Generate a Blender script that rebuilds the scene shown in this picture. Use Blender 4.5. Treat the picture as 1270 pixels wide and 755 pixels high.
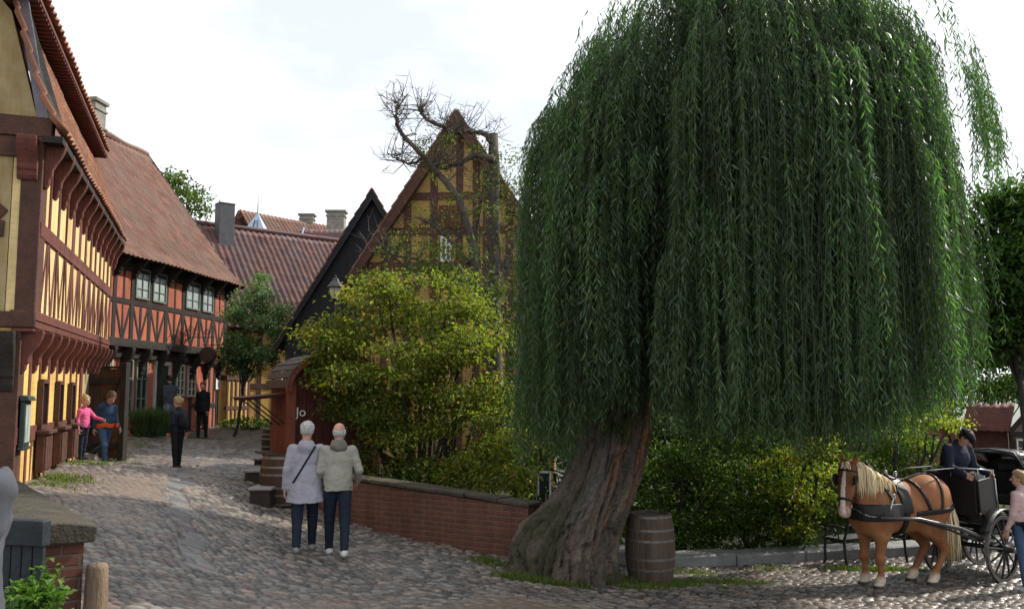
import bpy, math, random
import numpy as np
from mathutils import Vector, Matrix
for o in list(bpy.data.objects): bpy.data.objects.remove(o)
S = bpy.context.scene
C = S.collection
rng = np.random.default_rng(7); random.seed(7)
R_ = math.radians
# ---------------------------------------------------------------- camera
FPX, TH, CZ = 1100.0, R_(5.87), 2.8
cam = bpy.data.cameras.new('camera'); co = bpy.data.objects.new('camera', cam); C.objects.link(co)
co.location = (0, 0, CZ); co.rotation_euler = (R_(90)+TH, 0, 0)
cam.sensor_fit = 'HORIZONTAL'; cam.sensor_width = 36; cam.lens = 36*FPX/1270
cam.clip_start = .1; cam.clip_end = 3000
S.camera = co
# ---------------------------------------------------------------- light
SUN_AZ, SUN_EL = 62.0, 40.0       # azimuth from +Y towards +X
sl = bpy.data.lights.new('sun', 'SUN'); sl.energy = 5.0; sl.angle = R_(.5); sl.color = (1, .93, .82)
so = bpy.data.objects.new('sun', sl); C.objects.link(so)
sd = Vector((math.sin(R_(SUN_AZ))*math.cos(R_(SUN_EL)), math.cos(R_(SUN_AZ))*math.cos(R_(SUN_EL)), math.sin(R_(SUN_EL))))
so.rotation_euler = sd.to_track_quat('Z', 'Y').to_euler(); so.location = sd*60
w = bpy.data.worlds.new('World'); S.world = w; w.use_nodes = True
nt = w.node_tree; nt.nodes.clear()
wo = nt.nodes.new('ShaderNodeOutputWorld'); bg = nt.nodes.new('ShaderNodeBackground'); bg.inputs[1].default_value = .085
sky = nt.nodes.new('ShaderNodeTexSky'); sky.sky_type = 'NISHITA'; sky.sun_disc = False
sky.sun_elevation = R_(SUN_EL); sky.sun_rotation = R_(SUN_AZ); sky.dust_density = .4; sky.ozone_density = 2.5
tc = nt.nodes.new('ShaderNodeTexCoord'); mp = nt.nodes.new('ShaderNodeMapping'); mp.inputs['Scale'].default_value = (1.6, 1.6, 3.6)
mp.inputs['Location'].default_value = (.35, .1, .2)
nz = nt.nodes.new('ShaderNodeTexNoise'); nz.inputs['Scale'].default_value = 1.7; nz.inputs['Detail'].default_value = 8; nz.inputs['Roughness'].default_value = .55
rp = nt.nodes.new('ShaderNodeValToRGB'); rp.color_ramp.elements[0].position = .35; rp.color_ramp.elements[1].position = .58
mxw = nt.nodes.new('ShaderNodeMixRGB'); mxw.inputs[2].default_value = (13.6, 14.1, 14.6, 1)
mm = nt.nodes.new('ShaderNodeMath'); mm.operation = 'MULTIPLY_ADD'; mm.inputs[1].default_value = .36; mm.inputs[2].default_value = .62
L_ = nt.links.new
L_(tc.outputs['Generated'], mp.inputs[0]); L_(mp.outputs[0], nz.inputs[0]); L_(nz.outputs[0], rp.inputs[0]); L_(rp.outputs[0], mm.inputs[0])
L_(mm.outputs[0], mxw.inputs[0]); L_(sky.outputs[0], mxw.inputs[1]); L_(mxw.outputs[0], bg.inputs[0]); L_(bg.outputs[0], wo.inputs[0])
S.view_settings.view_transform = 'Standard'; S.view_settings.look = 'None'; S.view_settings.gamma = 1
S.view_settings.exposure = .22; S.view_settings.use_curve_mapping = False

# ---------------------------------------------------------------- geometry of the photo
def W(px, py, Y):
    u = (px-635)/FPX; v = (377.5-py)/FPX
    dy = math.cos(TH)-v*math.sin(TH); dz = math.sin(TH)+v*math.cos(TH)
    k = Y/dy
    return np.array([u*k, Y, CZ+dz*k])
CP = [(70,605,11.5),(20,612,10.2),(100,573,16),(130,579,17.2),(218,581,17.3),(248,544,28),(158,541,24.2),(265,530,30.6),(330,526,33),
      (310,548,27),(362,600,16.5),(323,579,18),(317,607,15.5),(320,636,14),(380,687,12),(418,688,12),(440,652,14.5),(640,696,12.8),
      (700,720,12.3),(640,712,12.3),(805,722,12.9),(1082,728,13.0),(1140,724,13.3),(1240,728,13.0),(1222,708,14.3),(1021,706,14.3),(830,706,14.1),(1010,697,14.9),
      (300,755,8.5),(600,755,9.5),(900,755,11.0),(1250,755,11.6),(150,755,7.0),(220,640,11.5),(270,605,14.5),(250,700,9.6),(470,725,10.8)]
cp = [W(*c) for c in CP]
cp += [np.array(p) for p in ((0,0,1.15),(-3,0,1.15),(-6,5,1.3),(6,5,.7),(12,6,0.),(0,40,1.4),(12,34,0.),(-14,34,1.7),(-14,20,1.7),(0,22,.3),(6,22,0.),(14,14,0.),(-11,8,1.7),(3,18,.05))]
cp = np.array(cp)
def _tk(r2): return np.where(r2 > 0, .5*r2*np.log(r2+1e-12), 0)
_n = len(cp); _d2 = ((cp[:, None, :2]-cp[None, :, :2])**2).sum(-1)
_A = np.zeros((_n+3, _n+3)); _A[:_n, :_n] = _tk(_d2)+np.eye(_n)*.25; _A[:_n, _n] = 1; _A[:_n, _n+1:] = cp[:, :2]; _A[_n:, :_n] = _A[:_n, _n:].T
_w = np.linalg.solve(_A, np.r_[cp[:, 2], 0, 0, 0])
def terr(x, y):
    x = np.clip(np.asarray(x, float), -14, 13); y = np.clip(np.asarray(y, float), 0, 38)
    sh = x.shape; x = x.ravel(); y = y.ravel(); out = np.empty(x.size)
    for i in range(0, x.size, 60000):
        a = x[i:i+60000]; b = y[i:i+60000]
        K = _tk((a[:, None]-cp[None, :, 0])**2+(b[:, None]-cp[None, :, 1])**2)
        out[i:i+60000] = K@_w[:_n]+_w[_n]+_w[_n+1]*a+_w[_n+2]*b
    return out.reshape(sh)
def G(x, y): return float(terr(np.array([x]), np.array([y]))[0])
def on_ground(px, Y, up=0):
    p = W(px, 600, Y); return np.array([p[0], Y, G(p[0], Y)+up])

# ---------------------------------------------------------------- noise
def _h(i, j, k, s):
    v = np.sin(i*127.1+j*311.7+k*74.7+s*53.3)*43758.5453
    return v-np.floor(v)
def vn(x, y, z=0., s=0):
    x, y, z = np.broadcast_arrays(np.asarray(x, float), np.asarray(y, float), np.asarray(z, float))
    i, j, k = np.floor(x), np.floor(y), np.floor(z); a, b, c = x-i, y-j, z-k
    a, b, c = a*a*(3-2*a), b*b*(3-2*b), c*c*(3-2*c); r = 0
    for di in (0, 1):
        for dj in (0, 1):
            for dk in (0, 1):
                r = r+_h(i+di, j+dj, k+dk, s)*(a if di else 1-a)*(b if dj else 1-b)*(c if dk else 1-c)
    return r*2-1
def fbm(x, y, z=0., s=0, o=3):
    r = 0; a = .5
    for q in range(o):
        r = r+a*vn(x*2**q, y*2**q, z*2**q, s+q); a *= .5
    return r

# ---------------------------------------------------------------- scene helpers
def tag(o, label, cat, group=None, kind=None):
    if label: o['label'] = label
    if cat: o['category'] = cat
    if group: o['group'] = group
    if kind: o['kind'] = kind
    return o
def thing(name, loc, label, cat, group=None, rz=0.):
    o = bpy.data.objects.new(name, None); C.objects.link(o); o.empty_display_size = .2
    o.location = [float(v) for v in loc]; o.rotation_euler = (0, 0, rz)
    return tag(o, label, cat, group)
def wloc(o):
    v = np.zeros(3)
    while o is not None:
        v += np.array(o.location); o = o.parent
    return v
def finish(name, me, mat, parent, smooth=False):
    if mat is not None:
        for m in (mat if isinstance(mat, (list, tuple)) else [mat]): me.materials.append(m)
    if smooth: me.polygons.foreach_set('use_smooth', [True]*len(me.polygons))
    o = bpy.data.objects.new(name, me); C.objects.link(o)
    if parent is not None: o.parent = parent
    return o
def np_mesh(name, V, Q, mat, parent=None, smooth=False, col=None, uv=None, world=True):
    V = np.asarray(V, float)
    if world and parent is not None: V = V-wloc(parent)
    Q = np.asarray(Q); n = Q.shape[1]
    me = bpy.data.meshes.new(name)
    me.vertices.add(len(V)); me.vertices.foreach_set('co', V.astype(np.float32).ravel())
    me.loops.add(Q.size); me.loops.foreach_set('vertex_index', Q.astype(np.int32).ravel())
    me.polygons.add(len(Q)); me.polygons.foreach_set('loop_start', np.arange(0, Q.size, n, dtype=np.int32))
    me.update(calc_edges=True)
    if col is not None:
        c = np.ones((len(V), 4), np.float32); c[:, :col.shape[1]] = col
        a = me.color_attributes.new('col', 'FLOAT_COLOR', 'POINT'); a.data.foreach_set('color', c.ravel())
    if uv is not None:
        u = me.uv_layers.new(name='uv'); u.data.foreach_set('uv', np.asarray(uv, np.float32)[Q.ravel()].ravel())
    me.validate()
    return finish(name, me, mat, parent, smooth)
class MB:
    def __init__(s): s.v = []; s.f = []
    def raw(s, vs, fs):
        b = len(s.v); s.v += [tuple(map(float, p)) for p in vs]; s.f += [tuple(b+i for i in q) for q in fs]; return s
    def ob(s, o, a, b, c):      # box from a corner and three edge vectors
        o, a, b, c = map(lambda t: np.asarray(t, float), (o, a, b, c))
        if np.dot(np.cross(a, b), c) < 0: a, b = b, a
        P = [o, o+a, o+a+b, o+b, o+c, o+a+c, o+a+b+c, o+b+c]
        return s.raw(P, [(0,3,2,1),(4,5,6,7),(0,1,5,4),(1,2,6,5),(2,3,7,6),(3,0,4,7)])
    def box(s, c, d, rz=0):
        cx, sx = math.cos(rz), math.sin(rz)
        a = np.array([cx, sx, 0])*d[0]; b = np.array([-sx, cx, 0])*d[1]; e = np.array([0, 0, d[2]])
        return s.ob(np.asarray(c, float)-a/2-b/2-e/2, a, b, e)
    def beam(s, p, q, w, h, up=(0, 0, 1)):
        p, q, up = map(lambda t: np.asarray(t, float), (p, q, up))
        d = q-p; x = np.cross(d, up); x /= np.linalg.norm(x)+1e-9; y = np.cross(x, d); y /= np.linalg.norm(y)+1e-9
        return s.ob(p-x*w/2-y*h/2, d, x*w, y*h)
    def tube(s, pts, r, n=8, cap=True):
        pts = np.asarray(pts, float); r = np.broadcast_to(np.asarray(r, float), (len(pts),))
        t = np.gradient(pts, axis=0); t /= np.linalg.norm(t, axis=1)[:, None]+1e-9
        u = np.cross(t[0], [0, 0, 1.]);
        if np.linalg.norm(u) < .1: u = np.cross(t[0], [1., 0, 0])
        u /= np.linalg.norm(u); V = []
        for i in range(len(pts)):
            u = u-t[i]*np.dot(u, t[i]); u /= np.linalg.norm(u)+1e-9; v = np.cross(t[i], u)
            for k in range(n):
                a = 2*math.pi*k/n; V.append(pts[i]+(u*math.cos(a)+v*math.sin(a))*r[i])
        Fs = [(i*n+k, i*n+(k+1) % n, (i+1)*n+(k+1) % n, (i+1)*n+k) for i in range(len(pts)-1) for k in range(n)]
        if cap: Fs += [tuple(range(n))[::-1], tuple((len(pts)-1)*n+k for k in range(n))]
        return s.raw(V, Fs)
    def lathe(s, prof, o=(0, 0, 0), n=28, cap=True):
        V = []; o = np.asarray(o, float)
        for r, z in prof:
            for k in range(n):
                a = 2*math.pi*k/n; V.append(o+np.array([r*math.cos(a), r*math.sin(a), z]))
        Fs = [(i*n+k, i*n+(k+1) % n, (i+1)*n+(k+1) % n, (i+1)*n+k) for i in range(len(prof)-1) for k in range(n)]
        if cap: Fs += [tuple(range(n))[::-1], tuple((len(prof)-1)*n+k for k in range(n))]
        return s.raw(V, Fs)
    def prism(s, poly, o, ax, ay, th):   # polygon in plane (ax, ay), extruded by vector th
        o, ax, ay, th = map(lambda t: np.asarray(t, float), (o, ax, ay, th)); n = len(poly)
        A = sum(poly[i][0]*poly[(i+1) % n][1]-poly[(i+1) % n][0]*poly[i][1] for i in range(n))
        if A*np.dot(np.cross(ax, ay), th) < 0: poly = poly[::-1]
        V = [o+ax*a+ay*b for a, b in poly]; V += [p+th for p in V]
        return s.raw(V, [tuple(range(n))[::-1], tuple(range(n, 2*n))]+[(i, (i+1) % n, n+(i+1) % n, n+i) for i in range(n)])
    def build(s, name, mat, parent=None, world=True, smooth=False, uvdir=None, bevel=0, jit=0):
        V = np.array(s.v, float).reshape(-1, 3)
        if jit: V = V+rng.normal(0, jit, V.shape)
        uv = None
        if uvdir is not None: uv = np.c_[V[:, 0]*uvdir[0]+V[:, 1]*uvdir[1], V[:, 2]]
        if world and parent is not None: V = V-wloc(parent)
        me = bpy.data.meshes.new(name); me.from_pydata(V.tolist(), [], s.f); me.update()
        if uv is not None:
            l = me.uv_layers.new(name='uv'); li = np.empty(len(me.loops), np.int32); me.loops.foreach_get('vertex_index', li)
            l.data.foreach_set('uv', uv[li].astype(np.float32).ravel())
        o = finish(name, me, mat, parent, smooth)
        if bevel:
            m = o.modifiers.new('bevel', 'BEVEL'); m.width = bevel; m.segments = 1; m.limit_method = 'ANGLE'
        return o

# ---------------------------------------------------------------- materials
def mat(name, c1, c2=None, scale=4., rough=.8, bump=.2, bscale=None, spec=.3, stretch=(1, 1, 1), metallic=0., c3=None, contrast=(.35, .65)):
    m = bpy.data.materials.new(name); m.use_nodes = True; t = m.node_tree; p = t.nodes['Principled BSDF']
    p.inputs['Roughness'].default_value = rough; p.inputs['Specular IOR Level'].default_value = spec; p.inputs['Metallic'].default_value = metallic
    c2 = c2 or tuple(v*.72 for v in c1)
    tc = t.nodes.new('ShaderNodeTexCoord'); mp = t.nodes.new('ShaderNodeMapping'); mp.inputs['Scale'].default_value = stretch
    nz = t.nodes.new('ShaderNodeTexNoise'); nz.inputs['Scale'].default_value = scale; nz.inputs['Detail'].default_value = 6; nz.inputs['Roughness'].default_value = .65
    rp = t.nodes.new('ShaderNodeValToRGB'); e = rp.color_ramp.elements
    e[0].position, e[1].position = contrast; e[0].color = (*c2, 1); e[1].color = (*c1, 1)
    if c3: n = e.new(min(.98, contrast[1]+.15)); n.color = (*c3, 1)
    t.links.new(tc.outputs['Object'], mp.inputs[0]); t.links.new(mp.outputs[0], nz.inputs[0]); t.links.new(nz.outputs[0], rp.inputs[0])
    t.links.new(rp.outputs[0], p.inputs['Base Color'])
    if bump:
        n2 = t.nodes.new('ShaderNodeTexNoise'); n2.inputs['Scale'].default_value = bscale or scale*4; n2.inputs['Detail'].default_value = 5
        b = t.nodes.new('ShaderNodeBump'); b.inputs['Strength'].default_value = bump; b.inputs['Distance'].default_value = .03
        t.links.new(mp.outputs[0], n2.inputs[0]); t.links.new(n2.outputs[0], b.inputs['Height']); t.links.new(b.outputs[0], p.inputs['Normal'])
    return m
def stain(m, amt=.34, sc=.9):
    """weathering: broad blotches and rain streaks of dirt over the wall"""
    t = m.node_tree; p = t.nodes['Principled BSDF']; src = p.inputs['Base Color'].links[0].from_socket; l = t.links.new
    tc = t.nodes.new('ShaderNodeTexCoord'); mp = t.nodes.new('ShaderNodeMapping'); mp.inputs['Scale'].default_value = (1.6, 1.6, .45)
    nz = t.nodes.new('ShaderNodeTexNoise'); nz.inputs['Scale'].default_value = sc*2; nz.inputs['Detail'].default_value = 9; nz.inputs['Roughness'].default_value = .72
    rp = t.nodes.new('ShaderNodeValToRGB'); rp.color_ramp.elements[0].position = .36; rp.color_ramp.elements[1].position = .60; v = 1-amt; rp.color_ramp.elements[0].color = (v, v*.94, v*.86, 1)
    mx = t.nodes.new('ShaderNodeMixRGB'); mx.blend_type = 'MULTIPLY'; mx.inputs[0].default_value = 1
    l(tc.outputs['Object'], mp.inputs[0]); l(mp.outputs[0], nz.inputs[0]); l(nz.outputs[0], rp.inputs[0]); l(src, mx.inputs[1]); l(rp.outputs[0], mx.inputs[2]); l(mx.outputs[0], p.inputs['Base Color'])
def mat_brick(name, c1, c2, mortar, bw=.26, bh=.085, ms=.012, rough=.9, bump=.5, fade=.5):
    """painted or bare brick work laid by the wall's own uv (metres)"""
    m = mat(name, c1, c2, 3., rough, 0); t = m.node_tree; p = t.nodes['Principled BSDF']
    uv = t.nodes.new('ShaderNodeUVMap'); uv.uv_map = 'uv'
    wv = t.nodes.new('ShaderNodeTexNoise'); wv.inputs['Scale'].default_value = 2.5
    ad = t.nodes.new('ShaderNodeMixRGB'); ad.blend_type = 'ADD'; ad.inputs[0].default_value = .03
    br = t.nodes.new('ShaderNodeTexBrick'); br.inputs['Scale'].default_value = 1; br.inputs['Brick Width'].default_value = bw; br.inputs['Row Height'].default_value = bh
    br.inputs['Mortar Size'].default_value = ms; br.inputs['Mortar Smooth'].default_value = .4; br.inputs['Bias'].default_value = 0
    br.inputs['Color1'].default_value = (*c1, 1); br.inputs['Color2'].default_value = (*c2, 1); br.inputs['Mortar'].default_value = (*mortar, 1)
    mx = t.nodes.new('ShaderNodeMixRGB'); mx.inputs[0].default_value = fade
    rp = [n for n in t.nodes if n.type == 'VALTORGB'][0]
    l = t.links.new
    l(uv.outputs[0], ad.inputs[1]); l(uv.outputs[0], wv.inputs[0]); l(wv.outputs['Color'], ad.inputs[2]); l(ad.outputs[0], br.inputs['Vector'])
    l(br.outputs['Color'], mx.inputs[1]); l(rp.outputs[0], mx.inputs[2]); l(mx.outputs[0], p.inputs['Base Color'])
    b = t.nodes.new('ShaderNodeBump'); b.inputs['Strength'].default_value = bump; b.inputs['Distance'].default_value = .012; b.invert = True
    l(br.outputs['Fac'], b.inputs['Height']); l(b.outputs[0], p.inputs['Normal'])
    stain(m); return m
def mat_tile(name, cs, moss=(.12, .1, .07), mossamt=.35, rough=.75):
    m = bpy.data.materials.new(name); m.use_nodes = True; t = m.node_tree; p = t.nodes['Principled BSDF']
    p.inputs['Roughness'].default_value = rough; p.inputs['Specular IOR Level'].default_value = .35
    uv = t.nodes.new('ShaderNodeUVMap'); uv.uv_map = 'uv'
    fl = t.nodes.new('ShaderNodeVectorMath'); fl.operation = 'FLOOR'
    wn = t.nodes.new('ShaderNodeTexWhiteNoise'); wn.noise_dimensions = '2D'
    rp = t.nodes.new('ShaderNodeValToRGB'); e = rp.color_ramp.elements
    for i, c in enumerate(cs):
        q = e[i] if i < 2 else e.new(i/(len(cs)-1)); q.position = i/(len(cs)-1); q.color = (*c, 1)
    nz = t.nodes.new('ShaderNodeTexNoise'); nz.inputs['Scale'].default_value = .22; nz.inputs['Detail'].default_value = 8; nz.inputs['Roughness'].default_value = .7
    r2 = t.nodes.new('ShaderNodeValToRGB'); r2.color_ramp.elements[0].position = .45; r2.color_ramp.elements[1].position = .72
    mu = t.nodes.new('ShaderNodeMath'); mu.operation = 'MULTIPLY'; mu.inputs[1].default_value = mossamt*2
    mx = t.nodes.new('ShaderNodeMixRGB'); mx.inputs[2].default_value = (*moss, 1)
    l = t.links.new
    l(uv.outputs[0], fl.inputs[0]); l(fl.outputs[0], wn.inputs['Vector']); l(wn.outputs['Value'], rp.inputs[0])
    l(uv.outputs[0], nz.inputs[0]); l(nz.outputs[0], r2.inputs[0]); l(r2.outputs[0], mu.inputs[0]); l(mu.outputs[0], mx.inputs[0]); l(rp.outputs[0], mx.inputs[1])
    l(mx.outputs[0], p.inputs['Base Color'])
    n3 = t.nodes.new('ShaderNodeTexNoise'); n3.inputs['Scale'].default_value = 4; b = t.nodes.new('ShaderNodeBump'); b.inputs['Strength'].default_value = .25
    l(uv.outputs[0], n3.inputs[0]); l(n3.outputs[0], b.inputs['Height']); l(b.outputs[0], p.inputs['Normal'])
    return m
def mat_leaf(name, trans=.4, rough=.45, spec=.4, tint=(1.5, 1.7, .6)):
    m = bpy.data.materials.new(name); m.use_nodes = True; t = m.node_tree; p = t.nodes['Principled BSDF']; out = t.nodes['Material Output']
    p.inputs['Roughness'].default_value = rough; p.inputs['Specular IOR Level'].default_value = spec
    a = t.nodes.new('ShaderNodeAttribute'); a.attribute_name = 'col'
    mu = t.nodes.new('ShaderNodeMixRGB'); mu.blend_type = 'MULTIPLY'; mu.inputs[0].default_value = 1; mu.inputs[2].default_value = (*tint, 1)
    tr = t.nodes.new('ShaderNodeBsdfTranslucent'); mx = t.nodes.new('ShaderNodeMixShader'); mx.inputs[0].default_value = trans
    l = t.links.new
    l(a.outputs['Color'], p.inputs['Base Color']); l(a.outputs['Color'], mu.inputs[1]); l(mu.outputs[0], tr.inputs[0])
    l(p.outputs[0], mx.inputs[1]); l(tr.outputs[0], mx.inputs[2]); l(mx.outputs[0], out.inputs[0])
    return m
def mat_col(name, rough=.7, bump=.3, bscale=40., spec=.4, var=.25, vscale=14.):
    """colour from the mesh's own colour attribute (stone by stone, coat markings)"""
    m = bpy.data.materials.new(name); m.use_nodes = True; t = m.node_tree; p = t.nodes['Principled BSDF']
    p.inputs['Roughness'].default_value = rough; p.inputs['Specular IOR Level'].default_value = spec
    a = t.nodes.new('ShaderNodeAttribute'); a.attribute_name = 'col'
    tc = t.nodes.new('ShaderNodeTexCoord'); nz = t.nodes.new('ShaderNodeTexNoise'); nz.inputs['Scale'].default_value = vscale; nz.inputs['Detail'].default_value = 6
    mr = t.nodes.new('ShaderNodeMapRange'); mr.inputs[1].default_value = .3; mr.inputs[2].default_value = .7; mr.inputs[3].default_value = 1-var; mr.inputs[4].default_value = 1+var
    mu = t.nodes.new('ShaderNodeVectorMath'); mu.operation = 'SCALE'
    n2 = t.nodes.new('ShaderNodeTexNoise'); n2.inputs['Scale'].default_value = bscale; b = t.nodes.new('ShaderNodeBump'); b.inputs['Strength'].default_value = bump; b.inputs['Distance'].default_value = .02
    l = t.links.new
    l(tc.outputs['Object'], nz.inputs[0]); l(nz.outputs[0], mr.inputs[0]); l(a.outputs['Color'], mu.inputs[0]); l(mr.outputs[0], mu.inputs['Scale']); l(mu.outputs[0], p.inputs['Base Color'])
    l(tc.outputs['Object'], n2.inputs[0]); l(n2.outputs[0], b.inputs['Height']); l(b.outputs[0], p.inputs['Normal'])
    return m
M = {}
M['yellow'] = mat_brick('pale_yellow_limewash', (.74, .58, .29), (.68, .52, .24), (.62, .48, .23), fade=.5, bump=.2)
M['yellow_low'] = mat_brick('yellow_limewash', (.72, .49, .16), (.64, .42, .13), (.58, .39, .14), fade=.5, bump=.25)
M['yellow_old'] = mat_brick('weathered_yellow_limewash', (.42, .34, .19), (.36, .27, .12), (.37, .30, .17), fade=.78, bump=.15)
M['yellow_deep'] = mat_brick('ochre_limewash', (.62, .40, .12), (.52, .32, .09), (.48, .31, .11), fade=.5)
M['red_plaster'] = mat('red_limewash', (.46, .145, .088), (.34, .105, .068), 2.2, .9, .2)
stain(M['red_plaster'])
M['yellow_dull'] = mat_brick('dull_ochre_limewash', (.44, .30, .11), (.36, .24, .085), (.34, .24, .10), fade=.5)
M['brick'] = mat_brick('old_red_brick', (.165, .062, .045), (.095, .045, .036), (.15, .125, .10), bw=.24, bh=.078, ms=.014, fade=.45, bump=.9)
M['timber_red'] = mat('oxblood_timber', (.15, .045, .032), (.085, .032, .025), 6, .75, .5, 40, stretch=(1, 1, .35))
M['timber_dark'] = mat('tarred_timber', (.030, .022, .018), (.016, .012, .011), 6, .7, .5, 40)
M['timber_brown'] = mat('brown_timber', (.10, .042, .028), (.055, .028, .02), 6, .75, .5, 40)
M['timber_grey'] = mat('weathered_grey_timber', (.22, .21, .24), (.15, .14, .16), 5, .85, .4, 30)
M['timber_black'] = mat('black_boarding', (.016, .02, .026), (.010, .012, .016), 5, .6, .5, 40)
M['tile_a'] = mat_tile('orange_pantile', [(.22, .095, .058), (.40, .165, .095), (.31, .125, .072), (.27, .14, .10), (.46, .21, .125)], (.16, .115, .08), .5)
M['tile_b'] = mat_tile('rose_grey_pantile', [(.12, .062, .046), (.215, .10, .07), (.16, .088, .068), (.15, .06, .042), (.24, .125, .09)], (.15, .115, .09), .55)
M['tile_c'] = mat_tile('purple_brown_pantile', [(.085, .045, .048), (.18, .085, .075), (.12, .07, .072), (.20, .10, .085), (.10, .06, .065)], (.13, .105, .11), .5)
M['glass'] = mat('window_glass', (.02, .024, .026), (.012, .015, .017), 1.5, .12, .05, 6, spec=.6)
M['glass_pale'] = mat('leaded_glass_painted_sky', (.34, .39, .39), (.22, .26, .26), 3, .25, .2, 20, spec=.5)  # pale base colour stands in for sky reflected in the leaded panes
M['frame_white'] = mat('pale_window_paint', (.42, .42, .36), (.34, .34, .29), 8, .6, .1)
M['frame_green'] = mat('grey_green_window_paint', (.16, .19, .16), (.10, .12, .10), 8, .6, .1)
M['stone'] = mat('granite', (.24, .21, .18), (.14, .12, .105), 5, .85, .6, 18)
M['slab'] = mat('mossy_sandstone', (.075, .062, .046), (.04, .037, .027), 4, .9, .7, 30)
M['chimney'] = mat('grey_render', (.26, .25, .22), (.17, .16, .14), 4, .9, .3)
M['chimney_dark'] = mat('lead_grey_sheet', (.10, .10, .11), (.07, .07, .08), 4, .7, .2)
M['iron'] = mat('black_iron', (.012, .012, .013), (.018, .016, .015), 12, .45, .2, spec=.5)
M['barrel'] = mat('grey_oak_staves', (.12, .085, .062), (.06, .043, .032), 7, .8, .5, 30, stretch=(1, 1, .12))
M['barrel_dark'] = mat('dark_oak_staves', (.045, .032, .026), (.022, .017, .015), 7, .7, .5, 30, stretch=(1, 1, .12))
M['barrel_brown'] = mat('brown_oak_staves', (.075, .040, .024), (.035, .02, .014), 7, .75, .5, 30, stretch=(1, 1, .12))
M['hoop'] = mat('galvanised_hoop', (.20, .19, .18), (.12, .10, .09), 15, .5, .3, metallic=.5)
M['white'] = mat('white_paint', (.72, .72, .70), (.62, .62, .60), 8, .6, .05)
M['blue_paint'] = mat('pale_blue_paint', (.40, .50, .60), (.33, .42, .52), 5, .7, .1)
M['gate_blue'] = mat('slate_blue_paint', (.020, .027, .034), (.013, .017, .022), 5, .6, .3)
M['gold'] = mat('gilded_sign', (.50, .33, .06), (.32, .2, .04), 8, .4, .1, metallic=.6)
M['booth_red'] = mat('dark_red_boards', (.075, .018, .013), (.045, .012, .010), 6, .7, .5, 30)
M['booth_post'] = mat('rust_red_boards', (.20, .055, .032), (.13, .04, .026), 6, .7, .5, 30)
M['booth_roof'] = mat('weathered_roof_boards', (.085, .062, .064), (.05, .037, .04), 8, .8, .4)
M['leaf'] = mat_leaf('leaf', rough=.55, spec=.22)
M['leaf_bright'] = mat_leaf('thin_leaf', trans=.5, rough=.55, spec=.22)
M['leaf_willow'] = mat_leaf('willow_leaf', trans=.45, rough=.42, spec=.32, tint=(1.4, 1.9, .55))
M['bark'] = mat('bark', (.075, .06, .048), (.04, .033, .027), 6, .9, .7, 30)
M['bark_dark'] = mat('dark_bark', (.05, .045, .04), (.03, .027, .024), 6, .9, .7, 30)
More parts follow.
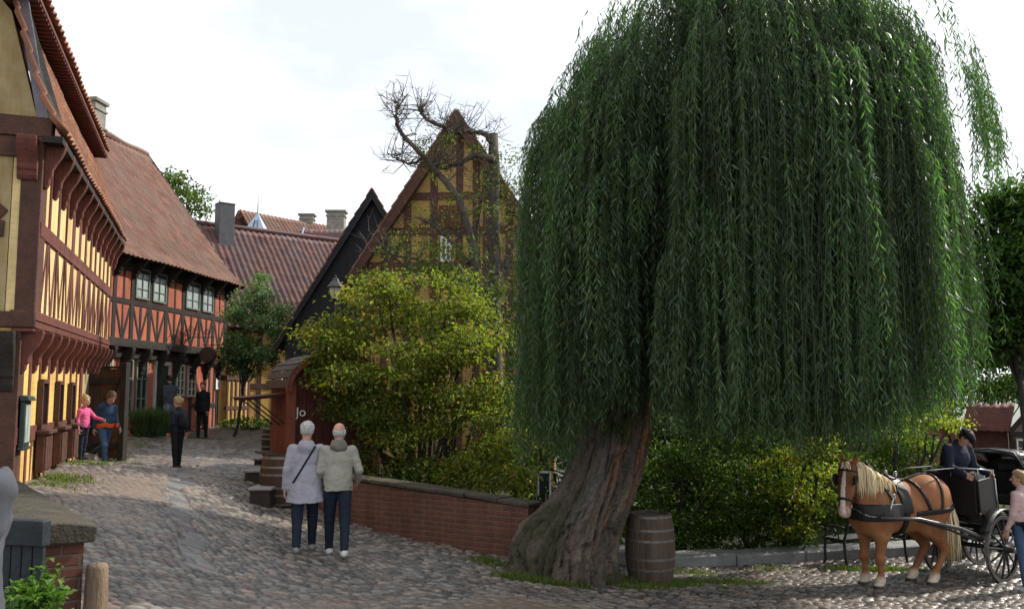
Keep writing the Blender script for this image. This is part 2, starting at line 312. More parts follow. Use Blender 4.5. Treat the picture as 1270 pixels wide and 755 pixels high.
# ---------------------------------------------------------------- smooth bodies from blended volumes
def smin(a, b, k):
    if k <= 0: return np.minimum(a, b)
    h = np.maximum(k-np.abs(a-b), 0)/k
    return np.minimum(a, b)-h*h*k*.25
class Sdf:
    def __init__(s, lo, hi, h):
        s.h = h; s.lo = np.asarray(lo, float); n = np.ceil((np.asarray(hi)-s.lo)/h).astype(int)+1
        s.ax = [s.lo[i]+h*np.arange(n[i]) for i in range(3)]; s.F = np.full(n, 9., np.float32)
    def sub(s, lo, hi):
        sl = []
        for i in range(3):
            a = int(np.clip(np.floor((lo[i]-s.lo[i])/s.h), 0, s.F.shape[i])); b = int(np.clip(np.ceil((hi[i]-s.lo[i])/s.h)+1, 0, s.F.shape[i]))
            sl.append(slice(a, b))
        X = s.ax[0][sl[0]][:, None, None]; Y = s.ax[1][sl[1]][None, :, None]; Z = s.ax[2][sl[2]][None, None, :]
        return tuple(sl), X, Y, Z
    def put(s, sl, d, k, op):
        if op == 'add': s.F[sl] = smin(s.F[sl], d, k)
        else: s.F[sl] = -smin(-s.F[sl], d, k)
    def cap(s, a, b, ra, rb=None, k=.02, sc=(1, 1, 1), op='add', Rm=None):
        """tapered capsule; sc squashes it along the axes"""
        a = np.asarray(a, float); b = np.asarray(b, float); rb = ra if rb is None else rb; sc = np.asarray(sc, float)
        pad = max(ra, rb)*max(1, sc.max())+k+s.h*2
        sl, X, Y, Z = s.sub(np.minimum(a, b)-pad, np.maximum(a, b)+pad)
        if min(q.stop-q.start for q in sl) <= 0: return s
        if Rm is not None:
            c = a; X, Y, Z = X-c[0], Y-c[1], Z-c[2]
            X, Y, Z = (Rm[0, i]*X+Rm[1, i]*Y+Rm[2, i]*Z for i in range(3)) if False else (Rm[0, 0]*X+Rm[1, 0]*Y+Rm[2, 0]*Z, Rm[0, 1]*X+Rm[1, 1]*Y+Rm[2, 1]*Z, Rm[0, 2]*X+Rm[1, 2]*Y+Rm[2, 2]*Z)
            b = Rm.T@(b-a); a = np.zeros(3)
        X, Y, Z = X/sc[0], Y/sc[1], Z/sc[2]; A = a/sc; D = b/sc-A; L = (D@D)+1e-12
        t = np.clip(((X-A[0])*D[0]+(Y-A[1])*D[1]+(Z-A[2])*D[2])/L, 0, 1)
        d = (np.sqrt((X-A[0]-t*D[0])**2+(Y-A[1]-t*D[1])**2+(Z-A[2]-t*D[2])**2)-(ra+(rb-ra)*t))*sc.min()
        s.put(sl, d.astype(np.float32), k, op); return s
    def ell(s, c, r, k=.02, Rm=None, op='add'):
        c = np.asarray(c, float); r = np.asarray(r, float); pad = r.max()+k+s.h*2
        sl, X, Y, Z = s.sub(c-pad, c+pad)
        if min(q.stop-q.start for q in sl) <= 0: return s
        X, Y, Z = X-c[0], Y-c[1], Z-c[2]
        if Rm is not None:
            X, Y, Z = (Rm[0, 0]*X+Rm[1, 0]*Y+Rm[2, 0]*Z, Rm[0, 1]*X+Rm[1, 1]*Y+Rm[2, 1]*Z, Rm[0, 2]*X+Rm[1, 2]*Y+Rm[2, 2]*Z)
        k0 = np.sqrt((X/r[0])**2+(Y/r[1])**2+(Z/r[2])**2); k1 = np.sqrt((X/r[0]**2)**2+(Y/r[1]**2)**2+(Z/r[2]**2)**2)+1e-6
        s.put(sl, (k0*(k0-1)/k1).astype(np.float32), k, op); return s
    def plane(s, p, n):      # keep the side the normal points away from
        p = np.asarray(p, float); n = np.asarray(n, float)/np.linalg.norm(n)
        X, Y, Z = s.ax[0][:, None, None], s.ax[1][None, :, None], s.ax[2][None, None, :]
        s.F = np.maximum(s.F, ((X-p[0])*n[0]+(Y-p[1])*n[1]+(Z-p[2])*n[2]).astype(np.float32)); return s
    def wrinkle(s, amp, f, seed=0, st=(1, 1, 1)):
        near = np.abs(s.F) < .06
        i, j, k = np.nonzero(near)
        s.F[i, j, k] += (amp*fbm(s.ax[0][i]*f*st[0], s.ax[1][j]*f*st[1], s.ax[2][k]*f*st[2], seed, 2)).astype(np.float32); return s
    def mesh(s): return nets(s.F, s.lo, s.h)
def nets(Fd, org, h):
    Fd = np.pad(Fd, 1, constant_values=9.); org = org-h
    Sg = Fd < 0; n = np.array(Fd.shape)-1; cnt = np.zeros(n, np.int8); corners = [(i, j, k) for i in (0, 1) for j in (0, 1) for k in (0, 1)]
    for i, j, k in corners: cnt += Sg[i:n[0]+i, j:n[1]+j, k:n[2]+k]
    m = (cnt > 0) & (cnt < 8); I = np.argwhere(m); idx = np.full(n, -1, np.int64); idx[m] = np.arange(len(I))
    val = np.stack([Fd[I[:, 0]+i, I[:, 1]+j, I[:, 2]+k] for i, j, k in corners], 1); cc = np.array(corners, float)
    acc = np.zeros((len(I), 3)); num = np.zeros(len(I))
    for a in range(8):
        for b in range(a+1, 8):
            if np.abs(cc[a]-cc[b]).sum() == 1:
                x = (val[:, a] < 0) != (val[:, b] < 0); t = val[x, a]/(val[x, a]-val[x, b])
                acc[x] += cc[a]+t[:, None]*(cc[b]-cc[a]); num[x] += 1
    V = (I+acc/num[:, None])*h+org; Q = []
    for ax in range(3):
        u, v = (ax+1) % 3, (ax+2) % 3
        A = np.take(Sg, range(0, n[ax]), ax); B = np.take(Sg, range(1, n[ax]+1), ax)
        E = np.argwhere(A != B); ok = (E[:, u] > 0) & (E[:, v] > 0) & (E[:, u] < n[u]) & (E[:, v] < n[v]); E = E[ok]
        s = A[E[:, 0], E[:, 1], E[:, 2]]; q = []
        for du, dv in ((-1, -1), (0, -1), (0, 0), (-1, 0)):
            P = E.copy(); P[:, u] += du; P[:, v] += dv; q.append(idx[P[:, 0], P[:, 1], P[:, 2]])
        q = np.stack(q, 1); q[~s] = q[~s][:, ::-1]; Q.append(q)
    return V, np.concatenate(Q)
def sdf_obj(s, name, m, parent, xf=None, extra=None, col=None):
    V, Q = s.mesh()
    if extra is not None:
        for V2, Q2 in extra: Q = np.vstack([Q, Q2+len(V)]); V = np.vstack([V, V2])
    return np_mesh(name, V, Q, m, parent, True, world=False, col=None if col is None else col(V))
def rotx(a): c, s = math.cos(a), math.sin(a); return np.array([[1, 0, 0], [0, c, -s], [0, s, c]])
def roty(a): c, s = math.cos(a), math.sin(a); return np.array([[c, 0, s], [0, 1, 0], [-s, 0, c]])
def rotz(a): c, s = math.cos(a), math.sin(a); return np.array([[c, -s, 0], [s, c, 0], [0, 0, 1]])

# ---------------------------------------------------------------- hand: palm, four unequal bent fingers, side thumb
def _hand(curl):
    s = Sdf((-.07, -.06, -.21), (.07, .08, .04), .0046)
    s.cap((0, 0, .03), (0, 0, -.01), .026, .027, .012, (1, .7, 1))
    s.cap((-.018, 0, -.035), (-.022, .002, -.085), .022, .017, .02, (1, .7, 1)); s.cap((.016, 0, -.03), (.022, .002, -.082), .022, .017, .02, (1, .7, 1))
    for i, (x, L) in enumerate(((-.033, .062), (-.012, .074), (.010, .080), (.031, .072))):
        p = np.array([x, .002, -.088]); a = curl*.5; sp = x*.9
        for seg, f in enumerate((.44, .32, .24)):
            q = p+L*f*np.array([math.sin(sp), math.sin(a)*math.cos(sp), -math.cos(a)]); s.cap(p, q, .0092-.0009*seg, .0084-.0009*seg, .004); p = q; a += curl*(.75+.1*i)
    p = np.array([.024, .004, -.03]); d = np.array([.75, .45, -.55])
    for L, r in ((.036, .0115), (.028, .0098), (.022, .009)):
        q = p+L*d/np.linalg.norm(d); s.cap(p, q, r, r*.92, .01); p = q; d = d*np.array([.45, 1.2, 1.15])
    return s.mesh()
HAND = _hand(.42); GRIP = _hand(1.0)

SKIN = mat('skin', (.52, .30, .22), (.46, .25, .18), 9, .55, .05)
EYE = mat('eye', (.02, .016, .014), (.015, .012, .01), 9, .25, 0, spec=.6)
def cloth(name, c, rough=.85, b=.15): return mat(name, c, tuple(v*.8 for v in c), 9, rough, b*.6, 90)

def person(loc, face, H, label, top, legs, shoes, hair, hairstyle='short', lean=0., legp=((.1, .1), (-.1, .1)), armp=((.1, .15, .2), (-.1, .15, .2)),
           yaw=0., nod=0., coat=None, hood=False, head=1.0, seated=False, build=1.0, group=None, hands=(HAND, HAND), hoodmat=None, roll=0., z_lift=None, hem=-.02, girth=1.0):
    """legp: (hip swing, knee bend) right, left; armp: (swing, spread, elbow) right, left. x right, y forward."""
    s = H/1.75; b = build
    rt = thing('person', loc, label, 'person', group, rz=face-math.pi/2)
    Rt = rotx(-lean)@roty(roll)
    P = np.array([0, 0, .93])
    J = {}
    for i, sx in ((0, 1), (1, -1)):
        a, kn = legp[i]; hp = P+np.array([sx*.09, 0, -.02]); k_ = hp+.43*np.array([sx*.03, math.sin(a), -math.cos(a)]); an = k_+.42*np.array([0, math.sin(a-kn), -math.cos(a-kn)])
        J['hip', i], J['knee', i], J['ank', i] = hp, k_, an; J['foot', i] = (a-kn)*.6 if kn > .5 or seated else 0
    dz = .075-min(J['ank', 0][2], J['ank', 1][2])
    if z_lift is not None: dz = z_lift
    P = P+[0, 0, dz]
    for k in list(J):
        if k[0] != 'foot': J[k] = J[k]+[0, 0, dz]
    T = lambda x, y, z: P+Rt@np.array([x, y, z], float)
    N = T(0, -.005, .53); Rh = Rt@rotz(-yaw)@rotx(-nod); Hd = N+Rt@np.array([0, .015, .06])+Rh@np.array([0, .02, .115])*head
    hw = .175*b
    for i, sx in ((0, 1), (1, -1)):
        a, sp, el = armp[i]; sh = T(sx*hw, 0, .475)
        Ra = Rt@roty(-sx*sp)@rotx(a) if False else Rt
        d1 = np.array([sx*math.sin(sp), math.sin(a)*math.cos(sp), -math.cos(a)*math.cos(sp)])
        d2 = np.array([sx*math.sin(sp)*(.55-.9*math.sin(el)), math.sin(a+el)*math.cos(sp), -math.cos(a+el)*math.cos(sp)]); d2 /= np.linalg.norm(d2)
        J['sh', i] = sh; J['el', i] = sh+Rt@d1*.285; J['wr', i] = J['el', i]+Rt@d2*.25; J['hd', i] = Rt@d2
    allp = np.array([J[k] for k in J if k[0] not in ('foot', 'hd')]+[Hd, Hd])
    lo = (allp.min(0)-.3)*s; hi = (allp.max(0)+.3)*s; hi[2] = max(hi[2], (Hd[2]+.2*head)*s); lo[2] = min(lo[2], -.05)
    def mk(h=.0125): return Sdf(lo, hi, h*max(s, .75))
    def E(o, c, r, k=.02, R=None, op='add'): o.ell(np.asarray(c)*s, np.asarray(r)*s, k*s, R, op)
    def K(o, p, q, ra, rb, k=.02, sc=(1, 1, 1), R=None): o.cap(np.asarray(p)*s, np.asarray(q)*s, ra*s, rb*s, k*s, sc, 'add', R)
    hp = lambda x, y, z: Hd+Rh@(np.array([x, y, z])*head)
    # body: one surface
    o = mk(.0105)
    E(o, hp(0, -.008, .025), np.array([.074, .092, .095])*head, .02, Rh); E(o, hp(0, .022, -.05), np.array([.054, .062, .066])*head, .045, Rh)
    K(o, hp(0, .088, .012), hp(0, .108, -.022), .009*head, .014*head, .014); E(o, hp(0, .078, -.062), np.array([.022, .012, .009])*head, .012, Rh)
    for sx in (1, -1):
        E(o, hp(sx*.076, -.006, -.004), np.array([.012, .022, .034])*head, .008, Rh); E(o, hp(sx*.03, .086, .018), np.array([.014, .01, .009])*head, .006, Rh, 'sub')
    K(o, N-Rt@np.array([0, 0, .06]), hp(0, -.015, -.05), .055, .053, .03)
    K(o, T(0, 0, .05), T(0, 0, .30), .10*b, .11*b, .06, (1.2, .8, 1)); K(o, T(-hw+.04, 0, .44), T(hw-.04, 0, .44), .048, .048, .04)
    for i in (0, 1):
        K(o, J['sh', i], J['el', i], .046*b, .038*b, .03); K(o, J['el', i], J['wr', i], .038*b, .026, .02)
        K(o, J['hip', i], J['knee', i], .085*b, .056*b, .04); K(o, J['knee', i], J['ank', i], .054*b, .036, .02)
    ext = []
    for i, sx in ((0, 1), (1, -1)):
        zv = -J['hd', i]; xv = Rt@np.array([0, 1., 0]); xv = xv-zv*np.dot(xv, zv)
        if np.linalg.norm(xv) < .2: xv = Rt@np.array([0, 0, 1.]); xv = xv-zv*np.dot(xv, zv)
        xv /= np.linalg.norm(xv); yv = np.cross(zv, xv)
        Vh, Qh = hands[i]; Vh = Vh.copy()*(.95+.05*b)
        if sx > 0: pass
        else: Vh[:, 1] *= -1; Qh = Qh[:, ::-1]
        ext.append(((J['wr', i]+Vh[:, :1]*xv+Vh[:, 1:2]*yv*1+Vh[:, 2:]*zv)*s, Qh))
    sdf_obj(o, 'body', SKIN, rt, extra=ext)
    for sx in (1, -1):
        e = MB(); e.lathe([(.0001, -.009), (.006, -.007), (.009, 0), (.006, .007), (.0001, .009)], (0, 0, 0), 8); eo = e.build('eye', EYE, rt, world=False, smooth=True)
        eo.location = [float(v) for v in hp(sx*.03, .079, .018)*s]; eo.scale = (s*head*1.1,)*3
    # trousers
    o = mk(); E(o, P+Rt@np.array([0, -.01, .02]), (.158*b*girth, .104*b*girth, .12), .03, Rt)
    for i in (0, 1):
        K(o, J['hip', i], J['knee', i], .098*b, .07*b, .045); K(o, J['knee', i], J['ank', i]+[0, 0, .015], .07*b, .052*b, .025)
    o.wrinkle(.010, 14, 3, (1, 1, 1.8)); sdf_obj(o, 'trousers', legs, rt)
    # shoes
    for i in (0, 1):
        a = J['ank', i]; f = J['foot', i]; d = np.array([0, math.cos(f), math.sin(f)]); u = np.array([0, -math.sin(f), math.cos(f)])
        q = Sdf((a-.3)*s, (a+.3)*s, .009*max(s, .75)); hl = a-u*.035
        q.cap((hl-d*.05)*s, (hl+d*.04)*s, .042*s, .043*s, .02*s); q.cap((hl+d*.03-u*.006)*s, (hl+d*.145-u*.010)*s, .041*s, .033*s, .03*s, (1, 1, .85)); q.plane((a-u*.073)*s, -u); q.cap((a+u*.03)*s, (a-u*.03)*s, .048*s, .05*s, .02*s)
        q.plane((a+u*.02)*s, u); sdf_obj(q, 'shoe', shoes, rt)
    # upper garment
    o = mk()
    E(o, T(0, .0, .33), (.178*b, .128*b*girth, .20), .03, Rt); E(o, T(0, .01, .12), (.162*b*girth, .128*b*girth, .21), .05, Rt)
    K(o, T(-hw+.02, -.01, .46), T(hw-.02, -.01, .46), .068, .068, .06, (1, .95, 1)); K(o, T(0, -.01, .47), T(0, -.005, .57), .085*b, .070, .04)
    for i in (0, 1):
        K(o, J['sh', i], J['el', i], .066*b, .053*b, .035); K(o, J['el', i], J['wr', i]-J['hd', i]*.0, .053*b, .041*b, .02)
        o.plane(np.array([9., 9, 9]), (1, 0, 0))
    if not coat and not seated: K(o, T(0, 0, .16), T(0, -.005, -.08), .165*b*girth, .168*b*girth, .04, (1.06, .82, 1))
    if coat:
        K(o, T(0, 0, .12), T(0, -.01, coat-.25), .168*b*girth, .262*b*girth, .05, (1.06, .78, 1), None); 
        o.F = np.maximum(o.F, (-(o.ax[2][None, None, :]-(P[2]+coat)*s)-np.maximum(0, (np.abs(o.ax[0][:, None, None])-.30*s)*3)).astype(np.float32))
    else:
        o.F = np.maximum(o.F, (-(o.ax[2][None, None, :]-(P[2]+hem)*s)-np.maximum(0, (np.abs(o.ax[0][:, None, None])-.20*b*s)*4) - np.maximum(0, (o.ax[1][None, :, None]-.2*s)*4)).astype(np.float32)) if not seated else o.F
    if hood:
        E(o, N+Rt@np.array([0, -.075, -.035]), (.125, .075, .095), .03, Rt); E(o, N+Rt@np.array([0, -.03, .025]), (.105, .10, .055), .02, Rt); E(o, N+Rt@np.array([0, -.045, .10]), (.07, .075, .07), .015, Rt, 'sub')
    for i in (0, 1): # open the cuffs where the hand leaves
        pass
    o.wrinkle(.013, 7, 5, (1.6, 1.2, 1.0)); o.wrinkle(.007, 24, 8, (.7, .7, 1.9)); TOPSDF = [o]; tp = sdf_obj(o, 'coat' if coat else 'jacket', top, rt)
    # hair
    if hairstyle != 'none':
        o = mk(.010)
        if hairstyle == 'fringe':
            E(o, hp(0, -.012, .0), np.array([.080, .096, .070])*head, .01, Rh)
            o.plane(hp(0, 0, .03)*s, Rh@np.array([0, .2, 1.]))
        else:
            E(o, hp(0, -.014, .036), np.array([.088, .108, .104])*head, .01, Rh)
        if hairstyle == 'long':
            K(o, hp(0, -.07, .03), hp(0, -.085, -.22), .072*head, .05*head, .04, (1.15, .8, 1)); 
        if hairstyle == 'bob': E(o, hp(0, -.03, -.02), np.array([.09, .085, .10])*head, .03, Rh)
        if hairstyle == 'bun': E(o, hp(0, -.045, .145), np.array([.034, .034, .032])*head, .015, Rh)
        fy = .035 if hairstyle != 'long' else .03
        cut = hp(0, fy, .02); n1 = Rh@np.array([0, 1., -.75 if hairstyle != 'fringe' else -.2]); o.plane(cut*s, n1)
        o.wrinkle(.018, 22, 9, (1, 1, .6)); o.wrinkle(.014, 60, 19, (1, 1, .35)); sdf_obj(o, 'hair', hair, rt)
    rt['_'] = 0; del rt['_']
    return rt, dict(o=TOPSDF[0], J=J, P=P, T=T, N=N, Hd=Hd, hp=hp, s=s, Rt=Rt, Rh=Rh)
# ---------------------------------------------------------------- ground: one cobbled sheet reaching the horizon
def grow(a, b, s0, k):
    o = [a]; s = s0; sg = 1 if b > a else -1
    while (b-o[-1])*sg > 0: o.append(o[-1]+sg*s); s *= k
    return np.array(o[1:])
def stones(x, y, cx, cy, s):
    """edge distance, cell hash for jittered rows of setts"""
    gx, gy = x/cx, y/cy; i, j = np.floor(gx), np.floor(gy); f1 = np.full(x.shape, 9.); f2 = np.full(x.shape, 9.); h = np.zeros(x.shape); h2 = np.zeros(x.shape)
    for a in (-1, 0, 1):
        for b in (-1, 0, 1):
            ii, jj = i+a, j+b; px = ii+.5+.62*(_h(ii, jj, 0, s)-.5)+.5*(jj % 2); py = jj+.5+.5*(_h(ii, jj, 1, s)-.5)
            d = np.sqrt((gx-px)**2+(gy-py)**2); n = d < f1
            f2 = np.where(n, f1, np.minimum(f2, d)); h = np.where(n, _h(ii, jj, 2, s), h); h2 = np.where(n, _h(ii, jj, 3, s), h2); f1 = np.where(n, d, f1)
    return f2-f1, f1, h, h2
def sst(a, b, x): t = np.clip((x-a)/(b-a), 0, 1); return t*t*(3-2*t)
def build_ground():
    xs = np.r_[grow(-10.5, -900, .12, 1.28)[::-1], np.arange(-10.5, 9.0, .026), 9.0, grow(9.0, 900, .12, 1.28)]
    ys = np.r_[grow(6.8, -300, .12, 1.3)[::-1], np.arange(6.8, 15.2, .022), grow(15.2, 34, .023, 1.005), grow(35.5, 1200, .3, 1.25)]
    X, Y = np.meshgrid(xs, ys); x, y = X.ravel(), Y.ravel(); z = terr(x, y)
    wx = x+.03*vn(x*3, y*3, 0, 4); wy = y+.03*vn(x*3, y*3, 5, 4)
    e, f, h, h2 = stones(wx, wy, .135, .098, 1)
    # the flat-stone gutter running up the street
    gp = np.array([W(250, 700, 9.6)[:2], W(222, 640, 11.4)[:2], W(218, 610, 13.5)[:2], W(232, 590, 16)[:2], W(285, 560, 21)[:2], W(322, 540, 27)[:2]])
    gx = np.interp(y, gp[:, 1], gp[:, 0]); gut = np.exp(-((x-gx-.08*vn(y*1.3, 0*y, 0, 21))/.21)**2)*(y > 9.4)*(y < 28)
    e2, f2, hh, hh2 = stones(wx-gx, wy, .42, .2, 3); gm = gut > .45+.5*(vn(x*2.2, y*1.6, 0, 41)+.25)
    dist = (y > 5) & (y < 36) & (x > -11) & (x < 9.5)
    sand = .24+.85*fbm(x*.55, y*.55, 0, 11, 4)+.30*sst(11.5, 9.2, y)*sst(4, 0, np.abs(x+.8))-.35*gut
    sand += .22*np.exp(-((x+5.2-(y-12)*-.12)/.9)**2)*(y < 19)-.25*sst(12, 14, y)*sst(3, 4, x)
    sand = np.clip(sand, 0, 1); sm = sst(.45, .95, sand)*(.80+.2*fbm(x*6, y*6, 0, 17, 2))
    he = sst(.02, .26, e)*.033*(1-.35*np.clip(f, 0, 1))+.016*(h-.5)
    hg = sst(.0, .10, e2)*.020+.012*(hh-.5)-.02
    relief = np.where(gm, hg, he)*(1-.62*sm)+.012*sm+.02*fbm(x*1.3, y*1.3, 3, 2, 2)
    z = z+np.where(dist, relief, 0)
    hs = np.where(gm, hh, h)[:, None]; hb = np.where(gm, hh2, h2)[:, None]
    st = np.array([.062, .060, .062])*(1-hs)+np.array([.205, .180, .158])*hs; st = st*(1-.5*(hb > .75))+np.array([.03, .0, -.01])*(hb < .22)
    st = np.where(gm[:, None], st*.92+np.array([.008, .012, .018]), st)  # bluish tint on the gutter slabs stands in for sky sheen
    soil = np.array([.036, .026, .018]); tan = np.array([.165, .118, .082])*(1+.25*fbm(x*9, y*9, 0, 6, 3))[:, None]
    ed = np.where(gm, sst(.0, .08, e2), sst(.05, .20, e))[:, None]
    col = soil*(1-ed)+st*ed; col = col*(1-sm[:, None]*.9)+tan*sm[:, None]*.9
    kl = 13.75+.42*(x-1.4); bank = (sst(.35, .7, y-kl)*(x > .3)+sst(.25, .6, y-12.8-(.1-x)*.637)*(x <= .3)*(x > -3.0))[:, None]; bank = np.clip(bank, 0, 1)*(y > 12.9)[:, None]*(y < 60)[:, None]; col = col*(1-bank)+np.array([.035, .042, .016])*(1+.4*fbm(x*3, y*3, 0, 12, 3))[:, None]*bank
    far = sst(34, 60, y)[:, None]; col = col*(1-far)+np.array([.10, .11, .06])*far
    nx, ny = len(xs), len(ys); i = np.arange(nx*ny).reshape(ny, nx); Q = np.stack([i[:-1, :-1], i[:-1, 1:], i[1:, 1:], i[1:, :-1]], -1).reshape(-1, 4)
    m = mat_col('cobbles', .40, .25, 60, .5, .2, 30)
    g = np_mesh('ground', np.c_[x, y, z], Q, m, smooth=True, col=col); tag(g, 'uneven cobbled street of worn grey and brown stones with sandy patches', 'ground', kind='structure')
build_ground()
# ---------------------------------------------------------------- wall frames and house pieces
class WF:
    """vertical wall from A to B (ground points); outside is on the right walking A to B; shear tilts the courses"""
    def __init__(s, A, B, shear=0.):
        s.A = np.asarray(A[:2], float); s.B = np.asarray(B[:2], float); d = s.B-s.A; s.L = np.linalg.norm(d); d = d/s.L
        s.d = np.array([d[0], d[1], 0]); s.n = np.array([d[1], -d[0], 0]); s.sh = shear
    def p(s, u, z, n=0.): return np.array([*s.A, 0])+s.d*u+s.n*n+np.array([0, 0, z+s.sh*u])
    def u_at(s, px, py=None):      # where the view ray through column px meets the wall
        t = (px-635)/FPX*1.0
        # account for the lens tilt using a height close to the horizon unless py is given
        q = W(px, 490 if py is None else py, 10.); r = q[0]/q[1]
        return (s.A[0]-r*s.A[1])/(r*s.d[1]-s.d[0])
    def z_at(s, px, py):
        u = s.u_at(px, py); Yv = s.A[1]+s.d[1]*u; return W(px, py, Yv)[2]-s.sh*u
    def box(s, mb, u0, u1, z0, z1, n0, n1):
        o = s.p(u0, z0, n0); return mb.ob(o, s.p(u1, z0, n0)-o, s.n*(n1-n0), np.array([0, 0, z1-z0]))
    def bar(s, mb, u0, z0, u1, z1, w, n0, n1):
        p, q = s.p(u0, z0, n0), s.p(u1, z1, n0); d = (q-p)/np.linalg.norm(q-p); x = np.cross(s.n, d)
        return mb.ob(p-x*w/2, q-p, x*w, s.n*(n1-n0))
    def poly(s, mb, pts, n0, n1):
        V = [s.p(u, z, n0) for u, z in pts]; n = len(V); V += [p+s.n*(n1-n0) for p in V]
        A = sum(pts[i][0]*pts[(i+1) % n][1]-pts[(i+1) % n][0]*pts[i][1] for i in range(n))
        f = [tuple(range(n)), tuple(range(n, 2*n))[::-1]]+[((i+1) % n, i, n+i, n+(i+1) % n) for i in range(n)]
        if (A > 0) == (n1 > n0): f = [q[::-1] for q in f]
        return mb.raw(V, f)
def window(par, wf, u0, u1, z0, z1, nx=2, ny=3, n=.0, fm='frame_white', fw=.06, mw=.028, name='window', glass='glass'):
    b = MB(); wf.box(b, u0, u0+fw, z0, z1, n, n+.05); wf.box(b, u1-fw, u1, z0, z1, n, n+.05); wf.box(b, u0+fw, u1-fw, z0, z0+fw, n, n+.052); wf.box(b, u0+fw, u1-fw, z1-fw, z1, n, n+.052)
    for i in range(1, nx): u = u0+(u1-u0)*i/nx; wf.box(b, u-mw, u+mw, z0+fw, z1-fw, n, n+.045)
    for j in range(1, ny): z = z0+(z1-z0)*j/ny; wf.box(b, u0+fw, u1-fw, z-mw*.6, z+mw*.6, n, n+.04)
    f = b.build(name, M[fm], par)
    g = MB(); wf.box(g, u0+fw*.5, u1-fw*.5, z0+fw*.5, z1-fw*.5, n-.03, n+.014); g.build('pane', M[glass], f)
    return f
def tiles(name, par, wf, prof, u0, u1, m, tw=.24, th=.33, amp=.024, step=.03, wob=.03, seed=0, per=5, t0=0):
    """pantile roof following prof = [(inset t, z)...] from eave to ridge above wall frame wf"""
    prof = np.asarray(prof, float); sl = np.r_[0, np.cumsum(np.linalg.norm(np.diff(prof, axis=0), axis=1))]
    nr = max(1, int(round(sl[-1]/th))); th = sl[-1]/nr; ss = np.sort(np.r_[np.arange(nr)*th+1e-4, (np.arange(nr)+.97)*th]); ss[-1] = sl[-1]
    us = np.arange(u0, u1+tw/per/2, tw/per); t = np.interp(ss, sl, prof[:, 0]); z = np.interp(ss, sl, prof[:, 1])
    dt = np.gradient(t, ss); dz = np.gradient(z, ss); dt = np.convolve(np.pad(dt, 2, 'edge'), np.ones(5)/5, 'valid'); dz = np.convolve(np.pad(dz, 2, 'edge'), np.ones(5)/5, 'valid')
    U, I = np.meshgrid(us, np.arange(len(ss))); Sv = ss[I]; fr = Sv/th-np.floor(Sv/th); row = np.floor(Sv/th)
    jit = _h(np.floor(U/tw), row, 0, seed)-.5
    hgt = amp*np.sin(2*math.pi*U/tw)+step*(1-fr)+.012*jit+wob*fbm(U*.5, Sv*.5, 0, seed, 2)
    nn = np.stack([dz[I], dt[I]], -1); nn /= np.linalg.norm(nn, axis=-1, keepdims=True)
    T = t[I]-nn[..., 0]*hgt; Z = z[I]+nn[..., 1]*hgt+wf.sh*U-wob*1.2*np.sin(np.pi*(U-u0)/(u1-u0))*(Sv/sl[-1])
    V = np.array([*wf.A, 0])+wf.d*U[..., None]-wf.n*T[..., None]; V[..., 2] = Z
    ny, nx = U.shape; i = np.arange(ny*nx).reshape(ny, nx); Q = np.stack([i[:-1, :-1], i[:-1, 1:], i[1:, 1:], i[1:, :-1]], -1).reshape(-1, 4)
    o = np_mesh(name, V.reshape(-1, 3), Q, m, par, False, uv=np.c_[(U/tw).ravel(), (Sv/th+.001).ravel()])
    sm = o.modifiers.new('thickness', 'SOLIDIFY'); sm.thickness = .03; sm.offset = -1
    return o
def lumpy(mb, c, d, rz=0, seed=0, n=5, k=.18):
    """rough boulder: a rounded, dented box"""
    V = []; Fs = []; g = np.linspace(-1, 1, n); idx = {}
    def vid(p):
        q = tuple(np.round(p, 4))
        if q not in idx:
            idx[q] = len(V); v = np.array(q); v = v/np.linalg.norm(v)**.72 if np.linalg.norm(v) else v; v = v*(1+k*fbm(v[0]*1.5+seed*7, v[1]*1.5, v[2]*1.5, seed, 2)); v = v*np.array(d)/2
            V.append((c[0]+v[0]*math.cos(rz)-v[1]*math.sin(rz), c[1]+v[0]*math.sin(rz)+v[1]*math.cos(rz), c[2]+v[2]))
        return idx[q]
    for ax in range(3):
        for sg in (-1, 1):
            for i in range(n-1):
                for j in range(n-1):
                    q = []
                    for a, b in ((i, j), (i+1, j), (i+1, j+1), (i, j+1)):
                        p = np.zeros(3); p[ax] = sg; p[(ax+1) % 3] = g[a]; p[(ax+2) % 3] = g[b]; q.append(vid(p))
                    Fs.append(q if sg > 0 else q[::-1])
    mb.raw(V, Fs)

# ================================================================ yellow house with the double jetty
A1 = W(41, 400, 10.5); B1 = W(133, 430, 18.9)
wu = WF(A1, B1, .022); L1 = wu.L
wl = WF(wu.p(0, 0, -.13), wu.p(L1, 0, -.13)); LL1 = 5.75
yh = thing('half_timbered_house', [*wu.p(L1/2, 0, -4)[:2], 1.4], 'yellow half-timbered house with oxblood brackets under two jetties at the left edge', 'house', 'half-timbered houses along the street')
D1 = 8.0; ZS, ZE = 3.60, 5.92
gf = WF(wu.p(0, 0, -D1), wu.p(0, 0, 0)); gfl = WF(wl.p(0, 0, -D1+.3), wl.p(0, 0, 0))
b = MB(); wu.box(b, 0, L1, ZS+.02, ZE+.1, -.3, 0); b.build('wall', M['yellow'], yh, uvdir=wu.d); b = MB(); wl.box(b, 0, LL1, 1.0, ZS+.0, -.3, 0); b.build('wall', M['yellow_low'], yh, uvdir=wu.d)
g = MB(); gf.box(g, .0, D1-.31, ZS+.02, ZE, -.3, -.004); gfl.box(g, 0, D1-.72, .9, ZS, -.3, -.004)
prof1 = [(-.27, 5.95), (-.07, 6.22), (.08, 6.6), (.50, 7.95)]
gf.poly(g, [(0, ZE), (D1, ZE), (D1-.12, 6.3), (D1-.42, 7.45), (D1/2, 11.6), (.42, 7.45)], -.3, -.006)
